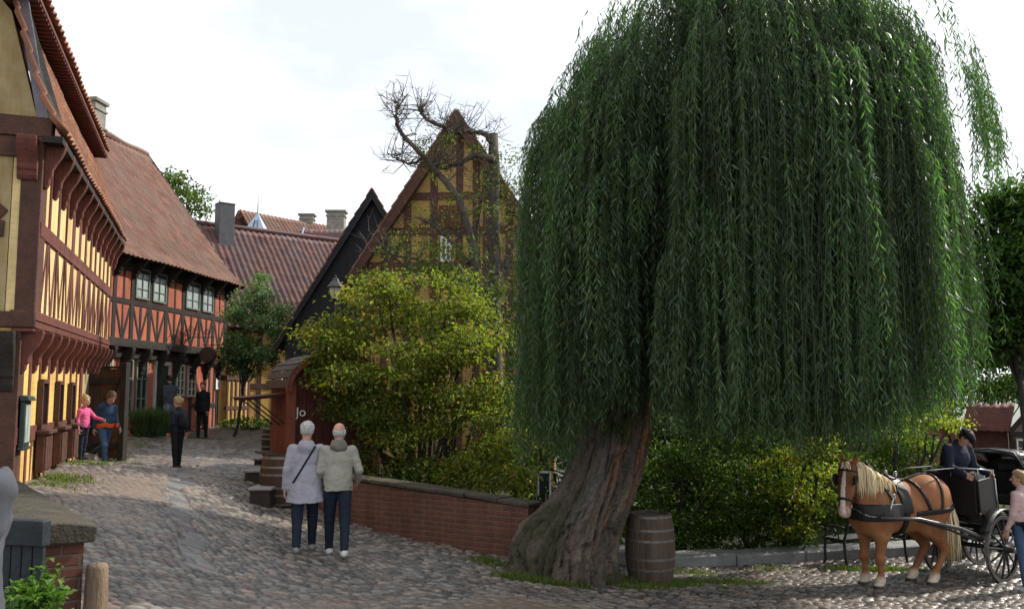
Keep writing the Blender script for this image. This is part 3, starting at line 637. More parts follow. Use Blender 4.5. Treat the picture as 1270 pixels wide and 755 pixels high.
wg = g.build('gable_wall', M['yellow_old'], yh, uvdir=gf.d)
bk = MB(); wu.box(bk, .3, L1, .8, ZE, -D1, -.32); bk.build('rear_block', M['yellow_old'], yh, uvdir=wu.d)
# timbers of the street wall
t = MB(); nb = 12; us = [L1*i/nb for i in range(nb+1)]
for i, u in enumerate(us):
    w_ = .115 if i not in (0, 4) else .24
    wu.box(t, max(0, u-w_/2), min(L1, u+w_/2), ZS+.2, ZE, -.02, .022+.002*(i % 2)); (wl.box(t, max(0, u-.055), min(LL1, u+.055), 1.42, ZS, -.02, .02) if u < LL1-.1 else None)
    if i < nb: 
        um = u+L1/nb/2; zm = 4.75
        wu.bar(t, um, ZS+.22, u+.09, zm-.06, .058, -.02, .014); wu.bar(t, um, ZS+.22, u+L1/nb-.09, zm-.06, .058, -.02, .015)
        if um < LL1: wl.box(t, um-.03, um+.03, 1.45, 2.22, -.02, .012)
wu.box(t, 0, L1, 4.70, 4.89, -.02, .028); wl.box(t, 0, LL1, 2.22, 2.42, -.02, .024); wl.box(t, LL1-.1, LL1+.12, 1.2, ZS, -.3, .03); wu.box(t, -.02, L1, ZE-.12, ZE+.06, -.02, .05)
t.build('timber_frame', M['timber_red'], yh, bevel=.008, jit=.006)
t = MB(); wu.box(t, -.03, L1+.02, ZS, ZS+.20, -.25, .035); wu.box(t, -.032, L1+.02, ZS+.075, ZS+.105, -.02, .052); wu.box(t, -.034, L1+.02, ZS-.05, ZS-.002, -.22, .015)
t.build('jetty_sill', M['timber_red'], yh, bevel=.01, jit=.004)
t = MB(); wl.box(t, -.01, LL1, 1.17, 1.42, -.05, .03); t.build('sole_plate', M['timber_grey'], yh, bevel=.01, jit=.006)
# timbers of the gable
t = MB(); gf.box(t, D1-.21, D1+.02, ZS, ZE, -.36, .03); gfl.box(t, D1-.66, D1-.28, 1.0, ZS-.05, -.3, .03)
for q in (.75, 1.6): gf.box(t, D1-q-.42, D1-q-.24, ZS+.2, ZE, -.05, .02)
gf.box(t, -.2, D1+.03, ZS, ZS+.2, -.25, .045); gf.box(t, -.2, D1+.10, ZE-.02, ZE+.24, -.2, .05); gf.box(t, -.2, D1, ZE-.26, ZE-.04, -.2, .03)
gf.bar(t, D1-1.3, ZS+.3, D1-.4, ZS+1.45, .2, -.02, .024); gf.box(t, D1-2, D1-.36, 4.68, 4.86, -.02, .026)
gf.box(t, .5, D1-.75, 6.86, 7.03, -.02, .03); gf.bar(t, D1-1.6, 7.05, D1-.72, 7.65, .17, -.02, .022); gf.box(t, .4, D1-.75, 8.2, 8.4, -.02, .03)
t.build('gable_timber', M['timber_dark'] if False else M['timber_brown'], yh, bevel=.01, jit=.006)
t = MB(); gf.bar(t, D1+.0, 6.12, D1-.52, 8.7, .13, -.02, .045); t.build('gable_board', M['timber_grey'], yh, bevel=.006, jit=.006)
t = MB(); gf.poly(t, [(D1+.06, 6.13), (D1+.20, 6.12), (D1+.02, 6.5), (D1-.34, 7.6), (D1-.46, 8.3), (D1-.42, 8.3)], -.02, .03); t.build('gable_plank', M['blue_paint'] if False else mat('lichen_grey_board', (.24, .26, .24), (.17, .19, .18), 7, .9, .3), yh)
t = MB(); wq = WF(wl.p(LL1, 0, -.9), wl.p(L1, 0, -.9))
for i in range(14): wq.box(t, wq.L*i/14+.004, wq.L*(i+1)/14-.004, 1.0, ZS+.1, -.06, .004*rng.random())
wr_ = WF(wl.p(LL1, 0, -.3), wl.p(LL1, 0, -1.0)); wr_.box(t, 0, .6, 1.0, ZS+.1, -.1, 0); t.build('passage_boards', M['timber_brown'], yh)
# curved consoles
def console(par, wf, u, z, m, proj=.42, h=.55, th=.15, n0=0.):
    pr = [(0, 0), (proj, 0), (proj, -.10*h), (proj*.93, -.22*h), (proj*.80, -.34*h), (proj*.55, -.50*h), (proj*.42, -.62*h), (proj*.40, -.74*h), (proj*.30, -.80*h), (proj*.27, -.9*h), (proj*.14, -1.0*h), (0, -h)]
    b = MB(); b.prism(pr, wf.p(u-th/2, z, n0), wf.n, np.array([0, 0, 1.]), wf.d*th); return b.build('bracket', m, par, bevel=.008)
def repeat(o, par, n, vec):
    for i in range(1, n):
        c = o.copy(); C.objects.link(c); c.parent = par; c.location = Vector(o.location)+Vector([float(v) for v in np.asarray(vec)*i])
st1 = wu.d*(L1/nb)
o = console(yh, wu, .09, ZE-.02, M['timber_red'], .23, .60, .105, .02); repeat(o, yh, nb+1, st1+np.array([0, 0, wu.sh*L1/nb-.0])*1.0)
o = console(yh, wl, .09, ZS-.02, M['timber_red'], .24, .52, .105, .0); repeat(o, yh, nb+1, st1+np.array([0, 0, wu.sh*L1/nb]))
gu = WF(gf.A, gf.B); o = console(yh, gf, D1-.14, ZE-.05, M['timber_red'], .22, .5, .22, .03); o = console(yh, gfl, D1-.45, ZS-.05, M['timber_dark'], .16, .7, .24, .03)
# roof: steep foot, then the overhanging upper eave
tiles('roof', yh, wu, prof1, -.18, L1+.22, M['tile_a'], .22, .26, seed=1, wob=.04)
up = [(.10, 7.80), (.8, 8.5), (D1/2, 11.75)]
tiles('upper_roof', yh, wu, up, -.5, L1-.35, M['tile_a'], .22, .30, seed=2)
b = MB(); o_ = wu.p(-.5, 7.66, -.13); b.ob(o_, wu.d*(L1+.15)+[0, 0, wu.sh*(L1+.15)], -wu.n*.4, np.array([0, 0, .05])); b.ob(wu.p(-.5, 7.55, -.42), wu.d*(L1+.15)+[0, 0, wu.sh*(L1+.15)], -wu.n*.08, np.array([0, 0, .14]))
for i in range(58):
    q = wu.p(-.45+i*.155, 7.62, -.14); b.ob(q, wu.d*.055, -wu.n*.30, np.array([0, 0, .05]))
b.build('upper_eave', M['timber_red'], yh)
b = MB(); wu.poly(b, [(-.18, 5.82), (L1+.2, 5.82), (L1+.2, 5.90), (-.18, 5.90)], .02, .24); b.build('eave_soffit', M['timber_dark'], yh)
wb = WF(wu.p(L1, 0, -D1), wu.p(0, 0, -D1)); tiles('rear_roof', yh, wb, [(-.2, 5.8), (.3, 7.3), (D1/2, 11.75)], 0, L1, M['tile_a'], .44, .6, seed=3, per=3)
# windows with let-down shutters, notice case
for px, wid in ((50, .50), (70.5, .46), (86, .46)):
    u = wl.u_at(px, 480); f = window(yh, wl, u-wid/2, u+wid/2, 2.36, 3.02, 1, 1, .025, 'timber_brown', .055)
    s_ = MB(); wl.box(s_, u-wid/2-.05, u+wid/2+.05, 1.80, 2.30, .03, .13); wl.box(s_, u-wid/2-.09, u+wid/2+.09, 2.30, 2.35, .03, .19)
    for q in range(4): wl.box(s_, u-wid/2-.03+q*(wid+.06)/4, u-wid/2-.05+(q+1)*(wid+.06)/4, 1.84, 2.26, .131, .15)
    s_.build('shutter', M['timber_brown'], f, bevel=.006)
nc = thing('notice_case', wl.p(wl.u_at(30, 515), 1.8, .05), 'green glazed notice case hung on the yellow house wall near its corner', 'notice case')
u = wl.u_at(26, 515)-.10; b = MB(); wl.box(b, u-.19, u+.19, 2.20, 2.74, .035, .09); b.prism([(0, 0), (.11, 0), (.09, .05), (0, .07)], wl.p(u-.22, 2.74, .03), wl.n, np.array([0, 0, 1.]), wl.d*.44); wl.box(b, u-.21, u+.21, 2.16, 2.198, .03, .10); b.build('case', mat('bottle_green_paint', (.035, .055, .05), (.02, .03, .028), 8, .5, .1), nc, bevel=.006)
b = MB(); wl.box(b, u-.16, u-.012, 2.25, 2.69, .091, .096); wl.box(b, u+.012, u+.16, 2.25, 2.69, .091, .096); b.build('notice_sheet', mat('faded_paper', (.38, .42, .38), (.28, .33, .30), 6, .5, .05), nc)
# plinth of field stones
rs = np.random.default_rng(3); b = MB(); u = .1
while u < LL1-.5:
    l = rs.uniform(.45, .95); q = wl.p(u+l/2, 0, .10); z1 = 1.20; z0 = G(q[0]+.15, q[1])-.2
    lumpy(b, [q[0], q[1], (z1+z0)/2], [l*1.02, .5+rs.uniform(0, .12), z1-z0+.03], math.atan2(wl.d[1], wl.d[0]), int(u*10), 7); u += l
b.build('plinth', mat('pink_field_stone', (.27, .19, .155), (.17, .12, .10), 2.2, .9, .6, 14, c3=(.30, .27, .24)), yh, smooth=True)
q = on_ground(105, 17.0); b = MB(); lumpy(b, [0, 0, .08], [.75, .45, .3], 0, 4, 7, .08); o = b.build('door_stone', M['stone'], None, smooth=True); o.location = [float(v) for v in q]; o.rotation_euler = (0, 0, 1.9)
tag(o, 'flat grey doorstep stone by the plank gate under the pink girl', 'step')

# ================================================================ red plastered house
A2 = W(137, 430, 24.0); B2 = W(279, 442, 31.0); wr = WF(A2, B2); L2 = wr.L; wr2 = WF(wr.p(0, 0, -.22), wr.p(L2, 0, -.22))
rh = thing('half_timbered_house', [*wr.p(L2/2, 0, -3)[:2], 1.6], 'red plastered half-timbered house with black timbers and two rows of windows', 'house', 'half-timbered houses along the street')
ZJ, ZT, D2 = 4.18, 6.72, 6.6
b = MB(); wr.box(b, -3.5, L2, ZJ, ZT, -.3, 0); wr2.box(b, -3.5, L2, 1.2, ZJ+.1, -.3, 0); b.build('wall', M['red_plaster'], rh)
b = MB(); wr.box(b, -3, L2-.02, 1.0, ZT, -D2, -.56); e = WF(wr.p(L2, 0, 0), wr.p(L2, 0, -D2)); e.poly(b, [(.1, ZT-.1), (D2/2, 11.2), (D2-.1, ZT-.1)], -.3, -.02); b.build('rear_block', M['red_plaster'], rh)
pxs = (148, 161, 183, 204, 225, 246, 263); up_ = [.08]+[wr.u_at(p, 430) for p in pxs[1:]]+[L2-.08]
t = MB()
for i, u in enumerate(up_): wr.box(t, u-.085, u+.085, ZJ+.2, ZT, -.02, .024); wr2.box(t, u-.09, u+.09, 1.7, ZJ, -.02, .026)
wr.box(t, -3.5, L2+.01, ZT-.42, ZT-.12, -.02, .06); zmid = 5.42; wr.box(t, -3.5, L2, zmid-.08, zmid+.08, -.02, .03)
for u in np.arange(-3.2, 0, 1.1): wr.box(t, u-.08, u+.08, ZJ+.2, ZT, -.02, .022)
for i in range(len(up_)-1):
    a, c = up_[i]+.08, up_[i+1]-.08; m_ = (a+c)/2
    wr.bar(t, m_-.03, ZJ+.22, a, zmid-.1, .09, -.02, .016); wr.bar(t, m_+.03, ZJ+.22, c, zmid-.1, .09, -.02, .018)
    wr.box(t, m_-.05, m_+.05, ZJ+.2, zmid-.1, -.02, .013)
    if i not in (1, 2, 4, 5): wr.box(t, m_-.05, m_+.05, zmid, ZT-.4, -.02, .013)
wr2.box(t, up_[5], L2, 2.4, 2.55, -.02, .02); wr2.box(t, up_[5], L2, 1.55, 1.7, -.02, .03)
for u in (L2-.7, L2-.35): wr2.box(t, u-.05, u+.05, 1.7, ZJ, -.02, .018)
t.build('timber_frame', M['timber_dark'], rh, bevel=.008, jit=.005)
t = MB(); wr.box(t, -3.5, L2+.02, ZJ-.03, ZJ+.21, -.24, .05); wr2.box(t, -3.5, L2+.02, ZJ-.32, ZJ-.1, -.02, .10); t.build('jetty_sill', M['timber_dark'], rh, bevel=.01, jit=.006)
for i, u in enumerate(up_):
    console(rh, wr2, u, ZJ-.04, M['timber_dark'], .36, .8, .15, .0); console(rh, wr, u, ZT-.06, M['timber_dark'], .42, .55, .14, .02)
t = MB(); wr.box(t, -3.5, L2+.1, ZT-.08, ZT, .02, .42); t.build('eave_soffit', M['timber_dark'], rh)
tiles('roof', rh, wr, [(-.52, 6.62), (-.1, 7.0), (.5, 7.75), (D2/2, 11.45)], -3.6, L2+.22, M['tile_b'], .23, .30, seed=5, wob=.05)
wb = WF(wr.p(L2, 0, -D2), wr.p(0, 0, -D2)); tiles('rear_roof', rh, wb, [(-.4, 6.7), (D2/2, 11.4)], -.2, L2+3.5, M['tile_b'], .46, .6, seed=6, per=3)
t = MB(); pr = [(L2+.23, 7.0, .1), (L2+.23, 7.75, -.5), (L2+.23, 11.5, -D2/2)]
for i in range(2): t.beam(wr.p(pr[i][0], pr[i][1]-.06, pr[i][2]), wr.p(pr[i+1][0], pr[i+1][1]-.06, pr[i+1][2]), .05, .16)
t.beam(wr.p(L2+.23, 6.58, .5), wr.p(L2+.23, 6.96, .1), .05, .16); t.build('bargeboard', M['timber_dark'], rh)
t = MB(); t.tube([wr.p(u, 11.5+.03*math.sin(u*3), -D2/2) for u in np.arange(-3.6, L2+.3, .4)], .11, 7); t.build('ridge_tile', M['tile_b'], rh, uvdir=wr.d)
for a, c in ((174, 'x'), (193.5, 'x'), (235, 'x'), (252, 'x')):
    u = wr.u_at(a, 370); k = min(range(len(up_)-1), key=lambda i: abs((up_[i]+up_[i+1])/2-u)); a_, c_ = up_[k]+.10, up_[k+1]-.10
    window(rh, wr, a_, c_, zmid+.14, zmid+1.02, 2, 3, .012, 'frame_green', .05, .012, glass='glass_pale')
def px_win(x0, x1, y0, y1, nx, ny, fm='frame_white', **kw):
    u0, u1 = wr2.u_at(x0, y0), wr2.u_at(x1, y0); um = (x0+x1)/2; return window(rh, wr2, u0, u1, wr2.z_at(um, y1), wr2.z_at(um, y0), nx, ny, .012, fm, **kw)
px_win(131.5, 138.5, 443, 457, 2, 2); px_win(150, 164, 444, 520, 2, 3, 'frame_green'); px_win(168, 182, 446, 518, 2, 3, 'frame_green')
px_win(218, 228, 452, 491, 2, 4); px_win(232, 242, 454, 492, 2, 4)
u0, u1 = wr2.u_at(193, 455), wr2.u_at(208, 455); b = MB(); wr2.box(b, u0, u1, 1.55, 3.72, .0, .02); d_ = b.build('door', mat('dark_green_door', (.02, .035, .03), (.012, .02, .018), 6, .5, .2), rh)
b = MB(); wr2.box(b, u0-.1, u0, 1.55, 3.8, .0, .06); wr2.box(b, u1, u1+.1, 1.55, 3.8, .0, .06); wr2.box(b, u0-.1, u1+.1, 3.72, 3.84, .002, .07); b.build('door_frame', M['frame_white'], d_)
b = MB(); b.tube([wr2.p(u1-.12, 2.55, .02), wr2.p(u1-.12, 2.55, .08), wr2.p(u1-.2, 2.55, .08)], .012, 6); b.build('handle', M['iron'], d_)
b = MB(); wr2.box(b, -.5, up_[2]+.1, .9, 1.72, -.1, .05); wr2.box(b, up_[2]+.1, L2, .9, 1.56, -.1, .04); b.build('plinth', M['brick'], rh, uvdir=wr.d)
b = MB(); wr2.box(b, u0-.15, u1+.15, .9, 1.55, .05, .55); wr2.box(b, u0-.15, u1+.15, .9, 1.36, .55, .85); b.build('door_step', M['stone'], rh, bevel=.02)
# chimneys
def chimney(par, c, wx, wy, z0, z1, m, rz=0., cap=True):
    b = MB(); b.box([c[0], c[1], (z0+z1)/2], [wx, wy, z1-z0], rz)
    if cap: b.box([c[0], c[1], z1-.05], [wx*1.22, wy*1.22, .12], rz); b.box([c[0], c[1], z1-.33], [wx*1.12, wy*1.12, .09], rz); b.box([c[0], c[1], z0+(z1-z0)*.36], [wx*1.2, wy*1.2, .08], rz)
    else: b.box([c[0], c[1], z1+.02], [wx*1.06, wy*1.06, .05], rz)
    return b.build('chimney', m, par, bevel=.012)
rzr = math.atan2(wr.d[1], wr.d[0])
q = wr.p(3.6, 0, -D2/2+.1); chimney(rh, q, .62, .62, 10.9, W(133, 125, q[1])[2], M['chimney'], rzr)
# hanging signs on the red house
hs = thing('hanging_sign', wr.p(wr.u_at(232, 440), ZJ, .3), 'round wooden barrel-end sign on a scrolled iron bracket over the street', 'sign', 'trade signs on the red house')
u = wr.u_at(230, 440); zz = wr.z_at(230, 440); b = MB(); c0 = wr.p(u, zz, .75); b.lathe([(.0, -.10), (.24, -.10), (.27, 0), (.24, .10), (.0, .10)], (0, 0, 0), 20)
V = np.array(b.v); Rm = np.stack([wr.n, np.array([0, 0, 1.]), wr.d], 1); b.v = [tuple(c0+Rm@v) for v in V]; b.build('barrel_end', M['barrel_brown'], hs, smooth=False)
b = MB(); b.tube([wr.p(u, zz+.55, .05), wr.p(u, zz+.55, .95)], .015, 6); th_ = np.linspace(0, 4.2*math.pi, 40)
for cx, cz, rr in ((.35, .72, .17), (.7, .70, .12)): b.tube([wr.p(u, zz+cz+rr*(1-a/16)*math.sin(a), cx+rr*(1-a/16)*math.cos(a)) for a in th_], .010, 5)
b.tube([wr.p(u, zz+.55, .75), wr.p(u, zz+.26, .75)], .008, 5); b.build('sign_bracket', M['iron'], hs)
hs = thing('hanging_sign', wr.p(wr.u_at(250, 441), ZJ, .3), 'small gilded pretzel-shaped sign under the jetty of the red house', 'sign', 'trade signs on the red house')
u = wr.u_at(250, 441); zz = wr.z_at(250, 441); a = np.linspace(0, 2*math.pi, 30); b = MB()
b.tube([wr.p(u+.02*math.sin(3*q), zz+.15*math.sin(q)+.05*math.sin(2*q), .55+.14*math.cos(q)) for q in a], .035, 6); b.tube([wr.p(u, zz-.12, .45), wr.p(u, zz+.12, .65)], .03, 6); b.build('sign_ring', M['gold'], hs, smooth=True)
b = MB(); b.tube([wr.p(u, zz+.35, .02), wr.p(u, zz+.35, .7)], .013, 6); b.tube([wr.p(u, zz+.35, .55), wr.p(u, zz+.15, .55)], .006, 5); b.build('sign_bracket', M['iron'], hs)

# ================================================================ plank gate between the two houses
pg = W(97, 570, 19.0); pe = W(146, 570, 18.7); wg_ = WF(pg, pe); gz0 = G(*pe[:2])+.06; gz1 = wg_.z_at(122, 457)
gt = thing('plank_gate', [pe[0], pe[1], gz0], 'dark brown plank gate standing open between the yellow and the red house', 'gate')
b = MB(); n = 6
for i in range(n): wg_.box(b, wg_.L*i/n+.006, wg_.L*(i+1)/n-.006, gz0, gz1-.02*rng.random(), -.02, .015+.004*rng.random())
b.build('plank_panel', M['timber_brown'], gt, bevel=.004)
b = MB(); wg_.box(b, 0, wg_.L, gz1-.32, gz1-.2, .02, .06); wg_.box(b, 0, wg_.L, gz0+.2, gz0+.32, .02, .06); wg_.bar(b, .08, gz0+.34, wg_.L-.08, gz1-.34, .12, .02, .055); wg_.box(b, -.02, wg_.L+.02, gz1, gz1+.05, -.04, .07); b.build('brace', M['timber_dark'], gt, bevel=.006)
b = MB(); wg_.box(b, wg_.L+.02, wg_.L+.16, gz0-.1, gz1+.12, -.08, .06); b.build('gate_post', M['timber_dark'], gt, bevel=.01)

# ================================================================ yard wall, then the long purple roof
fa = W(279, 530, 31.1); fb = W(308, 530, 32.4); wf_ = WF(fa, fb); z0 = 1.3; zt = wf_.z_at(294, 468)
fw_ = thing('yard_wall', [*wf_.p(wf_.L/2, 0)[:2], z0], 'low yellow half-timbered yard wall joining the red house to the next one', 'wall')
b = MB(); wf_.box(b, 0, wf_.L, z0, zt, -.2, 0); b.build('wall_panel', M['yellow_deep'], fw_, uvdir=wf_.d)
b = MB(); wf_.box(b, -.05, wf_.L+.05, zt-.1, zt+.08, -.24, .05); wf_.box(b, 0, wf_.L, z0, z0+.18, -.1, .035); zm = (z0+zt)/2; wf_.box(b, 0, wf_.L, zm-.06, zm+.07, -.1, .03)
for q in np.linspace(.06, wf_.L-.06, 6): wf_.box(b, q-.055, q+.055, z0+.18, zt-.1, -.1, .024)
b.build('timber_frame', M['timber_brown'], fw_, bevel=.006, jit=.004)
nb_ = thing('notice', wf_.p(-.2, 2.9, .1), 'small white paper notice pinned at the right end of the red house', 'notice'); u = wr2.u_at(269, 476); zz = wr2.z_at(269, 476)
b = MB(); wr2.box(b, u-.16, u+.16, zz-.18, zz+.18, .03, .045); b.build('sheet', M['white'], nb_); b = MB(); wr2.box(b, u-.19, u+.19, zz-.21, zz+.21, .012, .03); b.build('backboard', M['timber_brown'], nb_)
R3a, R3b = np.array([-12.6, 34.3]), np.array([-6.6, 39.4]); d3 = (R3b-R3a)/np.linalg.norm(R3b-R3a); n3 = np.array([d3[1], -d3[0]]); HD = 3.4
w3 = WF(R3a+n3*HD, R3b+n3*HD); L3 = w3.L
h3 = thing('half_timbered_house', [*w3.p(L3/2, 0, -3)[:2], 1.5], 'ochre half-timbered house under a long purple-brown tiled roof closing the street', 'house', 'half-timbered houses along the street')
b = MB(); w3.box(b, .2, L3+4, 1.0, 5.3, -.3, 0); b.build('wall', M['yellow_deep'], h3, uvdir=w3.d); b = MB(); w3.box(b, .3, L3+4, 1.0, 5.2, -2*HD, -.31); b.build('rear_block', M['yellow_deep'], h3, uvdir=w3.d)
t = MB(); q = np.linspace(.3, L3, 14)
for u in q: w3.box(t, u-.08, u+.08, 1.75, 5.3, -.02, .025)
for z in (1.55, 3.05, 5.1): w3.box(t, .2, L3+4, z, z+.2, -.02, .03)
t.build('timber_frame', M['timber_brown'], h3, bevel=.008, jit=.005)
b = MB(); w3.box(b, .2, L3+4, .9, 1.55, -.05, .06); b.build('plinth', M['stone'], h3)
tiles('roof', h3, w3, [(-.45, 5.25), (.2, 5.85), (HD, 9.55)], -1.6, L3+1.0, M['tile_c'], .25, .33, seed=8, wob=.06)
wb = WF(w3.p(L3, 0, -2*HD), w3.p(0, 0, -2*HD)); tiles('rear_roof', h3, wb, [(-.3, 5.4), (HD, 9.5)], -1.0, L3+1.6, M['tile_c'], .5, .66, seed=9, per=3)
t = MB(); t.tube([w3.p(u, 9.6, -HD) for u in np.arange(-1.6, L3+1.1, .5)], .10, 7); t.build('ridge_tile', M['tile_c'], h3, uvdir=w3.d)
window(h3, w3, w3.u_at(347.5, 490), w3.u_at(355, 490)+.1, 2.4, 4.1, 2, 4, .02, 'white')
r3 = math.atan2(w3.d[1], w3.d[0]); u = .9; q = w3.p(1.15, 0, -HD+.5); chimney(h3, q, .62, .5, 8.6, W(266, 254, q[1])[2], M['chimney_dark'], r3, False)

# ================================================================ roofs further back
a4, b4 = W(322, 264, 50), W(446, 289, 55.5); w4 = WF(a4+[1.8, -3.2, 0], b4+[1.8, -3.2, 0]); zr4 = a4[2]
h4 = thing('distant_house', [*w4.p(2, 0, -3)[:2], 1.5], 'distant house with orange-brown tile ridge and a pale blue pointed dormer', 'house', 'roofs beyond the street')
tiles('roof', h4, w4, [(-.3, zr4-4.2), (3.6, zr4)], 0, w4.L+1, M['tile_c'] if False else M['tile_b'], .26, .36, seed=10); b = MB(); w4.box(b, .2, w4.L+1, 1.0, zr4-4, -6.5, -.2); b.build('wall', M['yellow_old'], h4, uvdir=w4.d)
wb = WF(w4.p(w4.L+1, 0, -7.2), w4.p(0, 0, -7.2)); tiles('rear_roof', h4, wb, [(-.3, zr4-4.2), (3.55, zr4-.02)], 0, w4.L+1, M['tile_b'], .5, .7, seed=11, per=3)
q = W(319, 287, 47.5); b = MB(); wd = .52
b.raw([q+[-wd, -wd, -1.2], q+[wd, -wd, -1.2], q+[wd, wd, -1.2], q+[-wd, wd, -1.2], q+[-wd, -wd, 0], q+[wd, -wd, 0], q+[wd, wd, 0], q+[-wd, wd, 0], q+[0, 0, 1.05]], [(0,1,5,4),(1,2,6,5),(2,3,7,6),(3,0,4,7),(4,5,8),(5,6,8),(6,7,8),(7,4,8)])
dm = b.build('dormer', M['blue_paint'], h4); b = MB(); b.tube([q+[0, 0, .95], q+[0, 0, 2.0]], [.035, .012], 6); b.build('spike', M['chimney'], dm)
b = MB(); b.beam(q+[-.12, -wd-.02, -.1], q+[-.05, -.25, .55], .05, .1); b.beam(q+[.14, -wd-.02, -.1], q+[.07, -.25, .55], .05, .1); b.build('dormer_board', M['chimney_dark'], dm)
q = W(381, 277, 53); chimney(h4, q, .82, .6, q[2]-1.2, W(381, 266, 53)[2], M['chimney'], 0); q = W(417, 284, 52); chimney(h4, q, 1.02, .7, q[2]-1.2, W(417, 262, 52)[2], M['chimney'], 0)
a5, b5 = W(377, 284, 44), W(450, 284, 44); w5 = WF(a5+[0, -2.2, 0], b5+[0, -2.2, 0]); zr5 = W(400, 284, 44)[2]
h5 = thing('distant_house', [*w5.p(1.5, 0, -2)[:2], 1.5], 'distant lower house with dark tiles and a pale verge below the grey chimneys', 'house', 'roofs beyond the street')
tiles('roof', h5, w5, [(-.3, zr5-3), (2.3, zr5)], 0, w5.L, M['tile_c'], .26, .36, seed=12); b = MB(); w5.box(b, .1, w5.L, 1, zr5-2.9, -4.6, 0); wz = WF(w5.p(.12, 0, -4.6), w5.p(.12, 0, 0)); wz.poly(b, [(0, zr5-2.9), (4.6, zr5-2.9), (2.3, zr5-.05)], -.2, 0); b.build('wall', M['yellow_old'], h5, uvdir=w5.d)
b = MB(); b.beam(w5.p(-.02, zr5-3, .3), w5.p(-.02, zr5+.05, -2.35), .06, .18); b.build('bargeboard', M['blue_paint'], h5)
wb = WF(w5.p(w5.L, 0, -4.6), w5.p(0, 0, -4.6)); tiles('rear_roof', h5, wb, [(-.3, zr5-3), (2.3, zr5)], 0, w5.L, M['tile_c'], .5, .7, seed=13, per=3)

# ================================================================ black boarded gable and the big ochre gable behind the trees
def gable_house(name, label, apx, apy, lpx, lpy, Y, wallm, group, depth=7., rz=0., tile='tile_b', inset=.28, z0=0., boards=True, bmat='timber_dark', seed=20, bw=.3):
    ap = W(apx, apy, Y); lf = W(lpx, lpy, Y); hw = ap[0]-lf[0]; cr, sr = math.cos(rz), math.sin(rz)
    wf = WF((ap[0]-hw*cr, Y-hw*sr), (ap[0]+hw*cr, Y+hw*sr)); ze, zr = lf[2], ap[2]; k = (zr-ze)/hw
    h = thing(name, [ap[0], Y+depth/2, z0], label, 'house', group)
    b = MB(); wf.poly(b, [(inset*1.2, z0), (2*hw-inset*1.2, z0), (2*hw-inset*1.2, ze+inset), (hw, zr-inset*.9), (inset*1.2, ze+inset)], -.3, 0); b.build('wall', wallm, h, uvdir=wf.d)
    b = MB(); wf.box(b, inset*1.2+.02, 2*hw-inset*1.2-.02, z0, ze+inset, -depth, -.31); b.build('rear_block', wallm, h, uvdir=wf.d)
    b = MB(); wf.poly(b, [(0, ze), (hw, zr), (hw, zr-bw*1.7), (bw*.5, ze-bw*.85+.12), (.02, ze-.14)], -.05, .28); wf.poly(b, [(2*hw, ze), (hw, zr), (hw, zr-bw*1.7), (2*hw-bw*.5, ze-bw*.85+.12), (2*hw-.02, ze-.14)], -.05, .283)
    b.build('bargeboard', M[bmat], h)
    for sgn, nm in ((-1, 'roof'), (1, 'rear_roof')):
        ws = WF(wf.p(0 if sgn < 0 else 2*hw, 0, .3 if sgn > 0 else -depth), wf.p(0 if sgn < 0 else 2*hw, 0, -depth if sgn > 0 else .3))
        tiles(nm, h, ws, [(0, ze), (hw, zr)], 0, depth+.3, M[tile], .25, .34, seed=seed, per=4)
    return h, wf, hw, ze, zr, k
h6, w6, hw6, ze6, zr6, k6 = gable_house('boarded_gable_house', 'house with a black boarded gable and a steep bare verge left of the ochre gable', 462, 236, 344, 431, 27.5, M['timber_black'], 'half-timbered houses along the street', 4.5, .12, z0=-.2, bmat='timber_black', seed=21, bw=.2)
b = MB()
for i in range(int(2*hw6/.2)): u = .3+i*.2; zt_ = min(ze6+.2+(u-.2)*k6, zr6-.3-(u-hw6)*k6 if u > hw6 else 99)-.3; w6.box(b, u, u+.03, 0, max(1, zt_), -.01, .022)
b.build('cover_strip', M['timber_black'], h6)
h7, w7, hw7, ze7, zr7, k7 = gable_house('half_timbered_house', 'tall ochre half-timbered gable with dark verge behind the bare old tree', 568, 140, 432, 345, 24.5, M['yellow_dull'], 'half-timbered houses along the street', 6., -.06, z0=-.2, seed=22, bmat='timber_brown')
t = MB()
def zmax(u): return zr7-.5-abs(u-hw7)*k7
for py, wd in ((243, .2), (286, .22), (330, .22), (380, .2)):
    z = W(568, py, 24.5)[2]; hwz = min(hw7-.4, (zr7-.35-z)/k7); w7.box(t, hw7-hwz, hw7+hwz, z-wd/2, z+wd/2, -.02, .03)
for px in (455, 475, 503, 536, 568, 590, 603, 632, 661):
    u = w7.u_at(px); 
    if .3 < u < 2*hw7-.3: w7.box(t, u-.1, u+.1, -.1, zmax(u)+.1, -.02, .024)
w7.bar(t, w7.u_at(478), W(0, 330, 24.5)[2], w7.u_at(503), W(0, 290, 24.5)[2], .16, -.02, .018); w7.bar(t, w7.u_at(500), W(0, 380, 24.5)[2], w7.u_at(530), W(0, 335, 24.5)[2], .16, -.02, .018)
t.build('timber_frame', M['timber_brown'], h7, bevel=.01, jit=.01)
b = MB(); u0, u1 = w7.u_at(540), w7.u_at(572); w7.box(b, u0, u1, W(0, 284, 24.5)[2], W(0, 255, 24.5)[2], .0, .06)
for i in range(6): w7.box(b, u0+i*(u1-u0)/6+.005, u0+(i+1)*(u1-u0)/6-.015, W(0, 283, 24.5)[2], W(0, 256, 24.5)[2], .06, .075)
b.build('hatch', M['timber_red'], h7)
window(h7, w7, w7.u_at(545), w7.u_at(559), W(0, 325, 24.5)[2], W(0, 293, 24.5)[2], 2, 3, .02, 'white')
bpy.context.view_layer.update()

